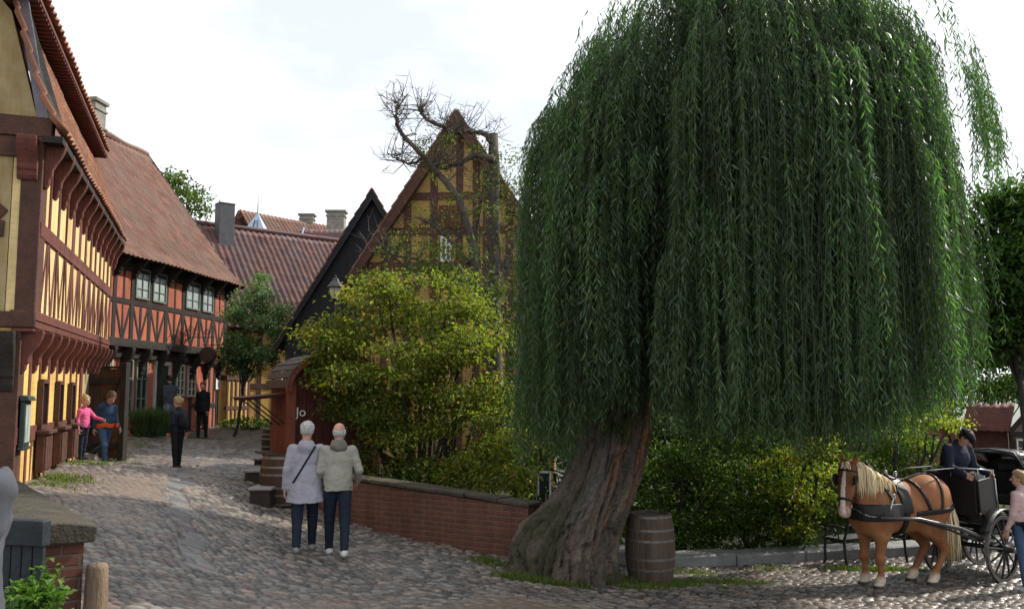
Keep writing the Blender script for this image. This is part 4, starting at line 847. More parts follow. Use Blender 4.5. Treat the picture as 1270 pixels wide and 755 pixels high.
# ================================================================ houses glimpsed on the right
q = W(1188, 560, 24); w8 = WF((q[0]-3.6, 24.8), (q[0], 24)); h8 = thing('red_house', [*w8.p(1.8, 0, -2)[:2], 0], 'brick-red wall with a steep gable glimpsed through the willow tips', 'house', 'houses across the square')
ztp = W(1172, 455, 24)[2]; b = MB(); w8.poly(b, [(0, -.2), (w8.L, -.2), (w8.L, 1.6), (w8.L-.55, ztp), (w8.L-.9, ztp+.3), (0, 1.7)], -.3, 0); w8.box(b, .1, w8.L-.1, -.2, 1.7, -5, -.31); b.build('wall', mat('red_lead_paint', (.22, .045, .038), (.16, .036, .032), 3, .8, .3), h8)
b = MB(); b.beam(w8.p(w8.L+.06, 1.3, .1), w8.p(w8.L-.58, ztp+.1, .1), .3, .12, up=w8.n); b.beam(w8.p(w8.L-.58, ztp+.1, .1), w8.p(w8.L-1.2, ztp+.9, .1), .3, .12, up=w8.n); b.build('bargeboard', M['timber_red'], h8)
a9, b9 = W(1193, 531, 28), W(1254, 540, 27.2); w9 = WF(a9, b9); ze9, zr9 = W(1215, 533, 27.6)[2]-.03, W(1215, 501, 28.2)[2]
h9 = thing('half_timbered_house', [*w9.p(.8, 0, -1.5)[:2], 0], 'small brick-filled half-timbered house with red tiles behind the carriage', 'house', 'houses across the square')
tiles('roof', h9, w9, [(-.2, ze9), (1.3, zr9)], 0, w9.L, mat_tile('red_pantile', [(.07, .02, .018), (.12, .035, .026), (.09, .032, .026)], (.06, .036, .034), .3), .24, .30, seed=30)
b = MB(); w9.box(b, .1, w9.L-.1, -.2, ze9, -2.6, 0); b.build('wall', M['timber_brown'], h9)
wz = WF(w9.p(w9.L, 0, .1), w9.p(w9.L+2.2, 0, -.7)); b = MB(); wz.poly(b, [(0, -.2), (2.3, -.2), (2.3, ze9+.1), (1.15, zr9+.5), (0, ze9)], -.25, 0); b.build('gable_wall', mat_brick('grey_rubble_infill', (.22, .18, .13), (.16, .13, .10), (.26, .22, .17), .2, .08), h9, uvdir=wz.d)
t = MB(); wz.bar(t, -.05, ze9-.05, 1.15, zr9+.55, .14, .0, .05); wz.bar(t, 2.35, ze9-.05, 1.15, zr9+.55, .14, .0, .053); wz.box(t, 0, 2.3, ze9-.16, ze9, -.02, .03); wz.box(t, 1.1, 1.22, -.1, zr9+.4, -.02, .025)
for u in (.05, .6, 1.75, 2.25): wz.box(t, u-.05, u+.05, -.1, ze9-.16, -.02, .024)
t.build('timber_frame', M['timber_dark'], h9)
window(h9, wz, .14, .52, ze9-.75, ze9-.22, 2, 2, .02, 'white', .04, .02); window(h9, wz, .68, 1.05, ze9-.75, ze9-.22, 2, 2, .02, 'white', .04, .02)
# ---------------------------------------------------------------- leaves as real blades
def unit(v): return v/(np.linalg.norm(v, axis=-1, keepdims=True)+1e-9)
def leaves(name, P, D, L, Wd, col, m, parent, fold=.25, up=None):
    n = len(P); D = unit(D); r = rng.normal(size=(n, 3)) if up is None else up+rng.normal(0, .45, (n, 3)); Sd = unit(np.cross(D, r)); Nn = np.cross(Sd, D)
    L = np.broadcast_to(L, (n,))[:, None]; Wd = np.broadcast_to(Wd, (n,))[:, None]
    mid = P+D*L*.45+Nn*L*.06
    V = np.stack([P, mid+Sd*Wd*.5+Nn*Wd*fold, P+D*L-Nn*L*.08, mid-Sd*Wd*.5+Nn*Wd*fold], 1).reshape(-1, 3)
    return np_mesh(name, V, np.arange(4*n).reshape(n, 4), m, parent, False, col=np.repeat(col, 4, 0))
def twigs(clumps, per_area, leaves_per, tr, shell=.55):
    """twig centres spread through ellipsoid clumps, leaves round each twig"""
    P, O, K = [], [], []
    for ci, (c, r) in enumerate(clumps):
        r = np.broadcast_to(np.asarray(r, float), (3,)); n = max(4, int(per_area*(r[0]*r[1]+r[0]*r[2]+r[1]*r[2])))
        d = unit(rng.normal(size=(n, 3))); rad = shell+(1-shell)*rng.random(n)**.6; rad *= 1+.22*fbm(d[:, 0]*2.2+ci, d[:, 1]*2.2, d[:, 2]*2.2, ci)
        tp = np.asarray(c)+d*rad[:, None]*r; m = leaves_per; q = np.repeat(tp, m, 0)+rng.normal(0, tr, (n*m, 3))*[1, 1, .55]
        P.append(q); O.append(np.repeat(d, m, 0)); K.append(np.repeat(rng.random(n), m))
    return np.concatenate(P), np.concatenate(O), np.concatenate(K)
def pick(cols, k, var=.18):
    cols = np.asarray(cols); n = len(k); t = np.clip(k*(len(cols)-1), 0, len(cols)-1.001); i = t.astype(int); f = (t-i)[:, None]
    c = cols[i]*(1-f)+cols[i+1]*f; return np.clip(c*(1+rng.normal(0, var, (n, 1)))*(1+rng.normal(0, var*.4, (n, 3))), .004, 1)
def split(clumps, n=5, f=.5, flat=.62):
    out = []
    for c, r in clumps:
        r = np.broadcast_to(np.asarray(r, float), (3,))
        for _ in range(n):
            d = unit(rng.normal(size=3))*rng.uniform(.45, .95); s = rng.uniform(.75, 1.3)*f; out.append((np.asarray(c)+d*r, r*s*np.array([1.1, 1.1, flat])))
    return out
def crown(parent, clumps, cols, dens=60, lp=9, tr=.13, ls=.085, lw=.55, droop=.35, m='leaf', shell=.5, kmix=.55, name='foliage', autumn=None, sub=5):
    if sub: clumps = split(clumps, sub)
    P, O, K = twigs(clumps, dens*(.75 if sub else 1), lp, tr, shell); n = len(P)
    D = O*.7+rng.normal(0, .65, (n, 3))+[0, 0, -droop]; k = np.clip(K*kmix+rng.random(n)*(1-kmix), 0, 1)
    col = pick(cols, k)
    if autumn is not None:
        a = (rng.random(n) < autumn[0]*np.clip(K*2, 0, 1.6)) ; col[a] = pick(autumn[1], rng.random(a.sum()))
    L = ls*rng.uniform(.6, 1.25, n)
    return leaves(name, P, D, L, L*lw, col, M[m], parent, up=np.array([0, 0, 1.]))
def limb(b, pts, r0, r1, n=7, wob=.04):
    pts = np.asarray(pts, float); k = max(6, len(pts)*4); t = np.linspace(0, len(pts)-1, k); q = np.stack([np.interp(t, np.arange(len(pts)), pts[:, i]) for i in range(3)], 1)
    ker = np.array([1, 2, 3, 2, 1])/9.
    q2 = np.stack([np.convolve(np.pad(q[:, i], 2, 'edge'), ker, 'valid') for i in range(3)], 1); q2[0], q2[-1] = q[0], q[-1]; q2[1:-1] += rng.normal(0, wob*.4, (k-2, 3))
    b.tube(q2, np.linspace(r0, r1, k)*(1+.08*rng.normal(size=k)), n); return q2

# ================================================================ the weeping willow
WY = 12.9
base = W(700, 717, 12.55); base[2] = G(base[0], base[1])
wt = thing('willow_tree', base, 'great weeping willow with a leaning furrowed trunk beside the brick wall', 'tree')
# trunk
ax = [(693,728,12.55,108), (700,690,12.6,97), (716,650,12.65,90), (743,605,12.75,80), (759,555,12.85,75), (772,505,12.95,74), (786,450,13.05,74), (802,400,13.15,78), (822,340,13.25,60)]
pts = np.array([W(a, b_, c) for a, b_, c, d in ax]); rad = np.array([d/2/FPX*c for a, b_, c, d in ax])
nv, na = 260, 220; tt = np.linspace(0, len(ax)-1, nv); cpt = np.stack([np.interp(tt, np.arange(len(ax)), pts[:, i]) for i in range(3)], 1); rr = np.interp(tt, np.arange(len(ax)), rad)
for i in range(3): cpt[:, i] = np.convolve(np.pad(cpt[:, i], 15, 'edge'), np.ones(31)/31, 'valid')
th = np.linspace(0, 2*math.pi, na, endpoint=False); TT, AA = np.meshgrid(th, np.arange(nv)); hgt = cpt[AA, 2]-base[2]
cx_, sx_ = np.cos(TT), np.sin(TT)
rad2 = rr[AA]*(1+.05*np.cos(2*TT+.5)+.04*np.cos(3*TT+1+hgt))
fl = np.exp(-np.clip(hgt, 0, 9)/.38); lob = np.clip(np.cos(TT*5.0+.6+.5*np.sin(TT*2)), -.3, 1); rad2 = rad2*(1+fl*(.04+.15*lob))
left = np.exp(-((((TT-math.pi*1.08+math.pi) % (2*math.pi))-math.pi)/.55)**2); rad2 = rad2+left*np.exp(-((hgt-.35)/.55)**2)*.27*(1+.5*vn(hgt*4, cx_*4, sx_*4, 2))
burl = np.exp(-((((TT-4.9+math.pi) % (2*math.pi))-math.pi)/.22)**2)*np.exp(-((hgt-.45)/.28)**2); rad2 = rad2+burl*.16*(1+.5*vn(TT*9, hgt*9, 0, 3))
tw = TT+.25*hgt; fur = np.abs(fbm(np.cos(tw)*6.2, np.sin(tw)*6.2, hgt*.9+.8*vn(TT*3, hgt*2, 0, 8), 5, 3)); fine = np.abs(fbm(np.cos(tw)*13, np.sin(tw)*13, hgt*2.6, 15, 3))
rad2 = rad2+(np.minimum(fur, .24)-.1)*.42+(np.minimum(fine, .2)-.1)*.20
V = np.stack([cpt[AA, 0]+rad2*cx_, cpt[AA, 1]+rad2*sx_*.92, cpt[AA, 2]+.02*vn(TT*6, hgt*6, 0, 4)], -1).reshape(-1, 3)
i = np.arange(nv*na).reshape(nv, na); Q = np.stack([i[:-1], np.roll(i[:-1], -1, 1), np.roll(i[1:], -1, 1), i[1:]], -1).reshape(-1, 4)
bk = np.array([.098, .078, .062]); dk = np.array([.022, .017, .014]); f_ = sst(.02, .14, fur*.6+fine*.8)[..., None]; col = dk*(1-f_)+bk*f_*(1+.35*vn(TT*7, hgt*3, 0, 6))[..., None]
ms = sst(.05, .35, fbm(cx_*2.2, sx_*2.2, hgt*1.3, 31, 4)+.12*np.exp(-((TT-4.2)/.5)**2)-.10*sst(2.0, 3.0, hgt))[..., None]*.75; col = col*(1-ms)+np.array([.030, .031, .014])*ms*(.6+.6*f_)
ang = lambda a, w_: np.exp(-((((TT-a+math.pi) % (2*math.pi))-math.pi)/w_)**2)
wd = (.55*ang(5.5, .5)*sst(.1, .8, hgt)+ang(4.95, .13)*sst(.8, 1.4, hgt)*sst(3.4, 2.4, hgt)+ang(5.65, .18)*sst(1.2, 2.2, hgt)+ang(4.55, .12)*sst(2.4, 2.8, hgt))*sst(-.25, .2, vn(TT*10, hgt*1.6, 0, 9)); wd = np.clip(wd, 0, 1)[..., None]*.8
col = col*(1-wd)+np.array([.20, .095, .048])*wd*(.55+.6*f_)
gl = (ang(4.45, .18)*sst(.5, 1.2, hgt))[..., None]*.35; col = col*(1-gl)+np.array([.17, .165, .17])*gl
M['willow_bark'] = mat_col('willow_bark', .9, .55, 55, .2, .3, 22)
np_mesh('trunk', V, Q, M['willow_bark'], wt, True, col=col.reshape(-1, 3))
b = MB(); fork = cpt[-30]; WC = np.array([3.34, 13.5, 0]); limbs = []
for k in range(15):
    a = 2*math.pi*k/15+.2*rng.normal(); R = rng.uniform(.55, .92); tip = np.array([WC[0]+3.3*R*math.cos(a), WC[1]+2.7*R*math.sin(a), 5.9+2.3*math.sqrt(max(0, 1-R*R))-.3])
    m1 = fork+(tip-fork)*.35+[0, 0, 1.1]; m2 = fork+(tip-fork)*.7+[0, 0, .75]; limb(b, [fork-[0, 0, .4], m1, m2, tip], .19, .03, 8, .08)
b.build('limb', M['bark_dark'], wt, smooth=True)
# hanging strands, gathered in curtains
RX, RY = 2.82, 2.5
def willow_strands():
    starts, bots, tint, outs = [], [], [], []
    hem = lambda px: np.interp(px, [620, 650, 700, 735, 770, 830, 900, 1000, 1080, 1130, 1165, 1200, 1225, 1245], [1.75, 1.45, 1.35, 2.0, 2.5, 2.15, 1.85, 1.75, 1.9, 2.3, 2.9, 3.7, 4.9, 5.4])
    for c in range(270):
        tier = rng.random(); a = rng.uniform(0, 2*math.pi)
        if c % 3 == 0: a = rng.uniform(math.pi*1.02, math.pi*1.98)
        R = rng.uniform(.78, 1.02) if c % 2 else math.sqrt(rng.random())*.98
        right = .5+.5*math.cos(a); p = 2.1+3.6*right*right; rx = RX*(1+.03*right)
        cx, cy = rx*R*math.cos(a), RY*R*math.sin(a); X, Y = WC[0]+cx, WC[1]+cy; px = 635+FPX*X/Y
        ztop = 6.2+3.30*max(0., 1-min(R, 1)**p)**.5+.12*rng.normal()
        if c % 4 == 1: ztop -= rng.uniform(.3, 2.3); s_ = 1+rng.uniform(.02, .09); X, Y = WC[0]+cx*s_, WC[1]+cy*s_
        tn = float(np.clip(rng.normal(0, .34), -.55, .9)); short = rng.uniform(.5, 2.4) if rng.random() < .30 else abs(rng.normal(0, .22))
        bot = hem(px)+short; k = int(rng.uniform(10, 26)); sp = rng.uniform(.06, .15); fan = rng.uniform(.5, 2.2); sk = rng.normal(0, .045, 2)
        for _ in range(k):
            d = rng.normal(0, sp, 2); e = float(np.hypot(*d))
            starts.append([X+d[0], Y+d[1], ztop-.45*rng.random()*(R < .9)-.1*rng.random()]); bots.append(bot+e*fan+abs(rng.normal(0, .16))+(rng.uniform(.3, 1.6) if rng.random() < .12 else 0)); tint.append(tn+rng.normal(0, .06)); outs.append([math.cos(a)*R, math.sin(a)*R, sk[0]+d[0]*.10-.018*math.cos(a), sk[1]+d[1]*.10])
    for c in range(20):
        px = rng.uniform(1190, 1232); Y = WC[1]+rng.uniform(-.8, .8); t = W(px, 30+max(0, px-1185)*2.6+rng.uniform(-8, 20), Y)
        for _ in range(int(rng.uniform(2, 6))): starts.append(t+rng.normal(0, .10, 3)); bots.append(W(px, rng.uniform(150, 258), Y)[2]); tint.append(.1); outs.append([.55, 0., rng.normal(0, .06), 0])
    for c in range(40):
        px = rng.uniform(735, 1185); Y = WC[1]+rng.uniform(-1.4, 1.2); t = W(px, np.interp(px, [735, 800, 900, 1000, 1100, 1185], [4, -48, -95, -95, -55, 8]), Y); starts.append(t+rng.normal(0, .05, 3)); bots.append(t[2]-rng.uniform(.5, 1.4)); tint.append(.05); outs.append([(px-935)/350*.9, 0., 0, 0])
    return np.array(starts), np.array(bots), np.array(tint), np.array(outs)
ST, BT, TN, OU = willow_strands()
PP, DD, CC, LL = [], [], [], []
b = MB()
for s_, zb, tn, ou in zip(ST, BT, TN, OU):
    H_ = s_[2]-zb
    if H_ < .4: continue
    step = .040; n = int(H_/step); z = np.arange(n)*step; t = z/max(H_, .1); ph = rng.uniform(0, 6.28, 2); sw = .05+.05*rng.random()
    arch = .34*(1-np.exp(-z/.35))
    x = s_[0]+ou[0]*arch+sw*np.sin(z*1.1+ph[0])*t+(ou[2]+rng.normal(0, .02))*z*.8; y = s_[1]+ou[1]*arch+sw*np.sin(z*1.3+ph[1])*t+ou[3]*z*.8
    P = np.stack([x, y, s_[2]-z+.10*(1-np.exp(-z/.2))-.1], 1); az = rng.uniform(0, 6.28)+np.arange(n)*2.4
    D = np.stack([np.cos(az)*.50, np.sin(az)*.50, -np.ones(n)*rng.uniform(.65, 1.15, n)], 1)+rng.normal(0, .14, (n, 3))
    keep = rng.random(n) < .93; taper = np.where(t > .9, 1-(t-.9)*5, 1)
    PP.append(P[keep]); DD.append(D[keep]); LL.append((.148*rng.uniform(.6, 1.2, n)*taper)[keep])
    g = rng.random(n); c = np.array([.030, .062, .036])*(1-g[:, None])+np.array([.080, .135, .060])*g[:, None]; c = c*(1+tn); c[rng.random(n) < .006] = [.16, .15, .03]; CC.append(c[keep])
    if n > 24: b.tube(P[::8], [.0032]*len(P[::8]), 3, False)
PP, DD, CC, LL = map(np.concatenate, (PP, DD, CC, LL))
leaves('foliage', PP, DD, LL, LL*.15, CC, M['leaf_willow'], wt, fold=.12)
b.build('twig', mat('willow_twig', (.06, .075, .03), (.04, .05, .022), 9, .7, 0), wt)
print('willow leaves', len(PP))
# shoots sprouting from the trunk
c_ = [(W(788, 500, 12.6), (.18, .12, .25)), (W(770, 530, 12.5), (.14, .1, .2)), (W(800, 470, 12.6), (.2, .12, .2))]
P, O, K = twigs(c_, 900, 7, .06); leaves('shoot', P, O*.4+[0, 0, -.8]+rng.normal(0, .3, P.shape), .10, .015, pick([(.04, .08, .03), (.07, .13, .04)], K), M['leaf_willow'], wt)

# ================================================================ shrubs and trees
def blobs(spec):     # (px, py, Y, rx_px, ry_px, depth_m)
    return [(W(px, py, Y), (rx/FPX*Y, dm, ry/FPX*Y)) for px, py, Y, rx, ry, dm in spec]
def stems(b, root, tips, r0, r1, bow=.4):
    for t in tips: t = np.asarray(t); m_ = (root+t)/2+[rng.normal(0, .15), rng.normal(0, .1), bow*rng.random()]; limb(b, [root+rng.normal(0, .1, 3)*[1, 1, 0], m_, t], r0, r1, 5)
YG = [(.055, .08, .02), (.12, .15, .034), (.18, .205, .045), (.27, .26, .06)]; AUT = [(.36, .20, .05), (.32, .11, .04), (.36, .27, .05)]
sp = [(420,420,16.6,45,35,.7),(470,385,16.7,55,38,.8),(535,380,16.8,60,36,.9),(590,400,16.8,45,38,.8),(450,455,16.3,62,38,.8),(520,440,16.2,62,42,.9),(590,455,16.3,52,42,.9),(625,480,16.2,30,40,.7),
      (430,500,16.2,52,38,.7),(500,500,15.9,66,42,.9),(570,510,15.8,60,42,.9),(615,540,15.7,42,40,.8),(470,560,15.9,52,35,.7),(540,570,15.6,64,35,.8),(605,585,15.4,50,30,.7),(650,595,15.3,20,18,.4),(400,440,16.5,28,22,.4),
      (480,355,16.9,32,14,.5),(560,350,17,34,14,.5),(500,470,15.6,45,26,.5),(390,410,16.5,22,12,.3)]
root = on_ground(520, 16.4); sh = thing('shrub', root, 'big yellow-green shrub turning orange at its tips behind the brick wall', 'shrub')
b = MB(); bl = blobs(sp); stems(b, root, [c for c, r in bl], .055, .014); b.build('stem', M['bark_dark'], sh, smooth=True)
crown(sh, bl, YG, 135, 11, .13, .085, .62, .45, 'leaf_bright', .35, .6, autumn=(.05, AUT))
sp = [(432,470,16.2,30,26,.5),(425,505,16.1,24,30,.4),(448,525,15.7,40,34,.6),(455,580,15.5,40,30,.6),(510,600,15.3,40,20,.5)]
root = on_ground(425, 16.1); s2 = thing('shrub', root, 'dark green shrub spilling round the red market booth', 'shrub'); b = MB(); bl = blobs(sp); stems(b, root, [c for c, r in bl], .04, .012); b.build('stem', M['bark_dark'], s2)
crown(s2, bl, [(.03, .055, .015), (.06, .10, .02), (.10, .14, .03)], 110, 10, .12, .075, .6, .35, 'leaf', .4)
# bushes under the willow
def bush(spec, px, Y, label, cols, dens=95, lp=10, ls=.08, group='bushes beyond the stone kerb', m='leaf', autumn=None, tr=.12, lw=.6):
    root = on_ground(px, Y); s_ = thing('shrub', root, label, 'shrub', group); b = MB(); bl = blobs(spec); stems(b, root, [c for c, r in bl], .045, .012); b.build('stem', M['bark_dark'], s_); crown(s_, bl, cols, dens, lp, tr, ls, lw, .35, m, .35, autumn=autumn); return s_
DG = [(.03, .06, .018), (.06, .105, .025), (.10, .15, .035)]
bush([(800,590,16.2,40,40,.8),(840,560,16.4,48,40,.8),(830,640,15.9,48,40,.7),(880,610,16,44,46,.8),(880,550,16.6,46,36,.8),(860,670,15.6,44,22,.5),(790,660,16,30,34,.5),(820,690,15.4,30,14,.4),(880,688,15.4,34,14,.4)], 840, 16.2, 'dark green bush directly behind the grey oak barrel', DG)
bush([(930,560,16.5,44,40,.8),(925,620,16,44,44,.8),(960,590,16.2,40,44,.8),(920,670,15.7,40,20,.5),(975,640,15.8,36,38,.6),(1000,668,15.7,26,16,.4),(940,688,15.4,34,13,.4),(990,684,15.5,30,13,.4)], 935, 16.3, 'mixed green bush between the barrel and the horse', [(.03, .06, .015), (.06, .10, .02), (.11, .15, .03)])
bush([(1000,560,15.6,34,22,.5),(1015,590,15.5,30,14,.4),(990,610,15.4,34,18,.5),(1005,635,15.4,26,16,.4),(965,570,15.7,24,16,.4),(1020,545,15.6,24,12,.4),(980,650,15.3,26,14,.4),(1030,610,15.5,16,10,.3)], 985, 15.6, 'bright yellow spray of leaves just left of the horse head', [(.10, .15, .03), (.19, .22, .035), (.30, .29, .05)], 120, 9, .075, m='leaf_bright', autumn=(.05, AUT), tr=.09)
bush([(1050,560,17.5,46,36,.8),(1095,570,17.5,44,40,.8),(1060,520,17.8,44,34,.8),(1110,530,17.8,40,34,.8),(1135,585,17.3,26,36,.6),(1080,620,17.2,50,36,.7),(1130,630,17.2,30,30,.5),(1030,620,17,30,50,.6)], 1085, 17.5, 'soft mid-green bush behind the horse', [(.04, .075, .02), (.07, .12, .025), (.11, .16, .035)])
bush([(1150,520,16.5,34,12,.4),(1180,525,16.4,26,8,.3),(1120,505,16.6,30,14,.4),(1165,505,16.6,24,8,.3),(1140,540,16.5,22,10,.3)], 1120, 16.9, 'yellow-green branch reaching out above the coachman', [(.14, .19, .03), (.22, .26, .04), (.30, .30, .05)], 120, 9, .075, m='leaf_bright', tr=.09)
bush([(1205,480,31,26,26,.8),(1235,475,31,30,22,.8),(1185,470,31,22,20,.7),(1255,470,31,20,24,.7),(1220,495,31,40,16,.8),(1195,440,31,24,24,1),(1225,440,31,26,24,1),(1258,440,31,30,26,1),(1285,470,31,30,34,1),(1240,405,31,30,20,1)], 1215, 31, 'small rounded green trees above the little tiled house', [(.05, .10, .03), (.09, .16, .04), (.13, .2, .05)], 60, 10, .14, 'trees across the square', tr=.2)
def tree(spec, px, Y, label, cols, dens, lp, ls, group, trunk=.22, m='leaf', tr=.22, name='tree', autumn=None, shell=.45):
    root = on_ground(px, Y); t_ = thing(name, root, label, 'tree', group); b = MB(); bl = blobs(spec); top = np.mean([c for c, r in bl], 0); cr = root+(top-root)*.55; limb(b, [root-[0, 0, .2], root+(cr-root)*.5+[.08, 0, 0], cr], trunk, trunk*.6, 9)
    for c, r in bl: limb(b, [cr-[0, 0, .2], (cr+c)/2+[0, 0, .15], c], trunk*.45, .02, 5)
    b.build('trunk', M['bark_dark'], t_, smooth=True); crown(t_, bl, cols, dens, lp, tr, ls, .62, .3, m, shell, autumn=autumn); return t_
tree([(1235,300,23,36,46,1.3),(1265,280,23,40,50,1.4),(1285,330,23,50,60,1.5),(1240,370,23,40,46,1.4),(1215,340,23.5,22,40,1),(1270,410,23,44,40,1.4),(1225,410,23.4,30,36,1.1),(1300,420,23,50,50,1.5),(1235,250,23,26,26,.9),(1280,245,23,36,34,1)], 1274, 23, 'dense dark broad-leaved tree with bright top at the right edge', [(.025, .055, .02), (.045, .095, .025), (.085, .15, .035)], 70, 11, .17, 'trees across the square', .11)
tree([(900,560,25,60,40,1.5),(980,550,25,60,45,1.5),(1060,500,25,60,45,1.5),(830,540,25,60,50,1.5),(760,560,25,50,50,1.4),(1130,480,26,46,40,1.3),(690,500,25,40,60,1.3),(720,440,26,50,40,1.3),(860,480,26,70,40,1.5),(960,470,26,70,40,1.5)], 900, 25, 'dark tree mass filling the gap behind the hanging willow', [(.02, .04, .012), (.035, .065, .018), (.05, .085, .02)], 70, 9, .26, 'trees across the square', .2)
tree([(215,232,60,18,16,1.6),(232,248,60,20,18,1.8),(205,222,60,12,10,1),(245,262,60,14,14,1.2),(220,262,60,22,20,2)], 222, 60, 'round dark tree showing above the red house roof', [(.04, .07, .02), (.07, .11, .03), (.10, .13, .04)], 12, 10, .28, 'trees behind the street', .3, tr=.35)
tree([(318,372,28.6,24,20,.6),(300,400,28.4,24,22,.6),(335,395,28.5,22,24,.6),(310,430,28.4,30,22,.7),(338,425,28.4,18,18,.5),(295,430,28.5,16,18,.5),(322,350,28.8,14,10,.4),(300,448,28.4,20,14,.5),(328,446,28.4,16,12,.4),(300,462,28.4,18,10,.4),(285,440,28.4,10,20,.4)], 287, 28.6, 'small dense pear tree against the right end of the red house', [(.07, .13, .065), (.12, .20, .10), (.19, .27, .13)], 110, 10, .11, 'trees along the street', .06, tr=.13)
rt_ = bpy.data.objects.get('tree')
# bare old tree before the ochre gable
root = on_ground(612, 20.5); ot = thing('old_tree', root, 'nearly bare gnarled old tree with pollarded limbs before the ochre gable', 'tree')
b = MB(); Y0 = 20.5; tips = []
def LP(seq, Yo, r0, r1): 
    q = limb(b, [W(x, y, Y0+Yo+rng.normal(0, .12)) for x, y in seq], r0, r1, 8, .03); tips.append(q); return q
LP([(618,600),(614,450),(612,330),(613,250),(612,166)], 0, .19, .12); LP([(600,420),(590,330),(574,250),(544,216),(526,194),(501,170),(492,155)], -.4, .11, .045); LP([(492,155),(492,140),(493,128)], -.4, .05, .015)
LP([(612,180),(600,164),(589,164),(574,163),(562,165)], .1, .075, .03); LP([(612,198),(589,192),(574,202),(559,205),(552,210)], -.1, .075, .03); LP([(552,158),(539,153),(527,146),(521,138),(519,134)], -.2, .06, .02); LP([(560,172),(552,158)], -.1, .07, .06)
LP([(545,216),(536,206),(556,198)], -.3, .06, .02); LP([(590,335),(560,300),(540,280),(520,270)], -.5, .055, .02); LP([(612,350),(640,300),(650,260)], .2, .06, .02); LP([(596,400),(560,360),(500,330),(470,300)], -.5, .06, .015); LP([(640,400),(660,360),(650,320),(655,280)], -.3, .07, .02)
LP([(526,194),(510,205),(498,200),(480,190)], -.4, .04, .012); LP([(600,400),(590,330),(592,280),(600,230)], .2, .07, .03); LP([(596,400),(560,345),(520,320),(460,312)], -.6, .06, .02); LP([(600,390),(622,350),(632,330)], -.8, .05, .02); LP([(620,420),(600,380),(582,360),(566,352)], -1, .06, .015)
for q in list(tips):
    for _ in range(26):
        p = q[rng.integers(len(q)//4, len(q))]; d = unit(rng.normal(size=3)*[1, .6, .7]+[0, 0, .55]); L = rng.uniform(.25, 1.0); m_ = p+d*L*.5+rng.normal(0, .05, 3); e = m_+unit(d+[0, 0, .5]+rng.normal(0, .3, 3))*L*.5; b.tube([p, m_, e], [.013, .008, .003], 4, False)
        for _ in range(3): s_ = p+(e-p)*rng.uniform(.3, .9); b.tube([s_, s_+unit(rng.normal(size=3)*[1, .5, .6]+[0, 0, .6])*rng.uniform(.12, .35)], [.008, .003], 3, False)
b.build('trunk', mat('grey_bark', (.11, .095, .08), (.055, .048, .042), 7, .9, .6, 40), ot, smooth=True)
bl = blobs([(575,245,20.2,22,14,.5),(590,262,20.1,20,12,.5),(558,172,20.2,16,10,.4),(530,185,20.2,18,14,.4),(598,230,20.2,14,14,.4),(610,205,20.3,12,18,.3),(505,300,20,30,16,.4),(480,310,20,24,14,.4),(540,320,19.8,32,20,.5),(600,310,20,26,26,.5),(640,250,20.5,16,40,.4),(470,340,19.6,26,16,.4),(555,345,19.5,40,16,.5),(560,270,20.3,30,24,.5),(600,190,20.4,18,22,.4),(620,220,20.4,16,40,.3),(520,270,20.2,26,22,.4),(635,310,20.4,22,36,.5),(545,215,20.3,16,16,.4),(640,190,20.6,16,26,.4),(625,260,20.3,20,40,.4),(650,230,20.6,14,40,.4),(620,370,19.5,30,26,.5)])
crown(ot, bl, [(.05, .075, .025), (.10, .13, .035), (.19, .20, .05)], 62, 6, .12, .075, .6, .3, 'leaf_bright', .1)
sp = [(505,330,18.6,40,22,.6),(545,325,18.6,34,26,.6),(590,350,18.5,40,26,.6),(625,390,18.2,26,40,.6),(470,345,18.5,24,14,.4),(560,310,18.8,26,12,.4)]
bush(sp, 560, 18.6, 'dark tangled bush behind the top of the yellow-green shrub', [(.03, .05, .018), (.055, .085, .025), (.10, .12, .04)], 45, 9, .085, 'bushes behind the brick wall', tr=.15)
hs_ = [(px_+rng.uniform(-12, 12), py_+rng.uniform(-10, 10), 19.5+rng.uniform(-.4, .6), 36, 26, .8) for px_ in range(655, 1220, 44) for py_ in ((520, 570, 620, 660) if px_ < 1140 else (600, 640))]
bush(hs_, 900, 19.6, 'long dark hedge of bushes on the far river bank behind the willow', [(.025, .045, .015), (.045, .08, .022), (.07, .11, .028)], 36, 9, .16, 'bushes beyond the stone kerb', tr=.18)
bush([(655,520,17.6,26,40,.6),(670,570,17.4,24,40,.6),(650,480,17.8,26,36,.6),(690,540,17.6,26,44,.6),(640,440,18,22,30,.6)], 665, 17.6, 'shaded green bush between the yellow-green shrub and the willow trunk', [(.03, .055, .016), (.05, .085, .022), (.09, .12, .03)], 80, 9, .09, 'bushes behind the brick wall')
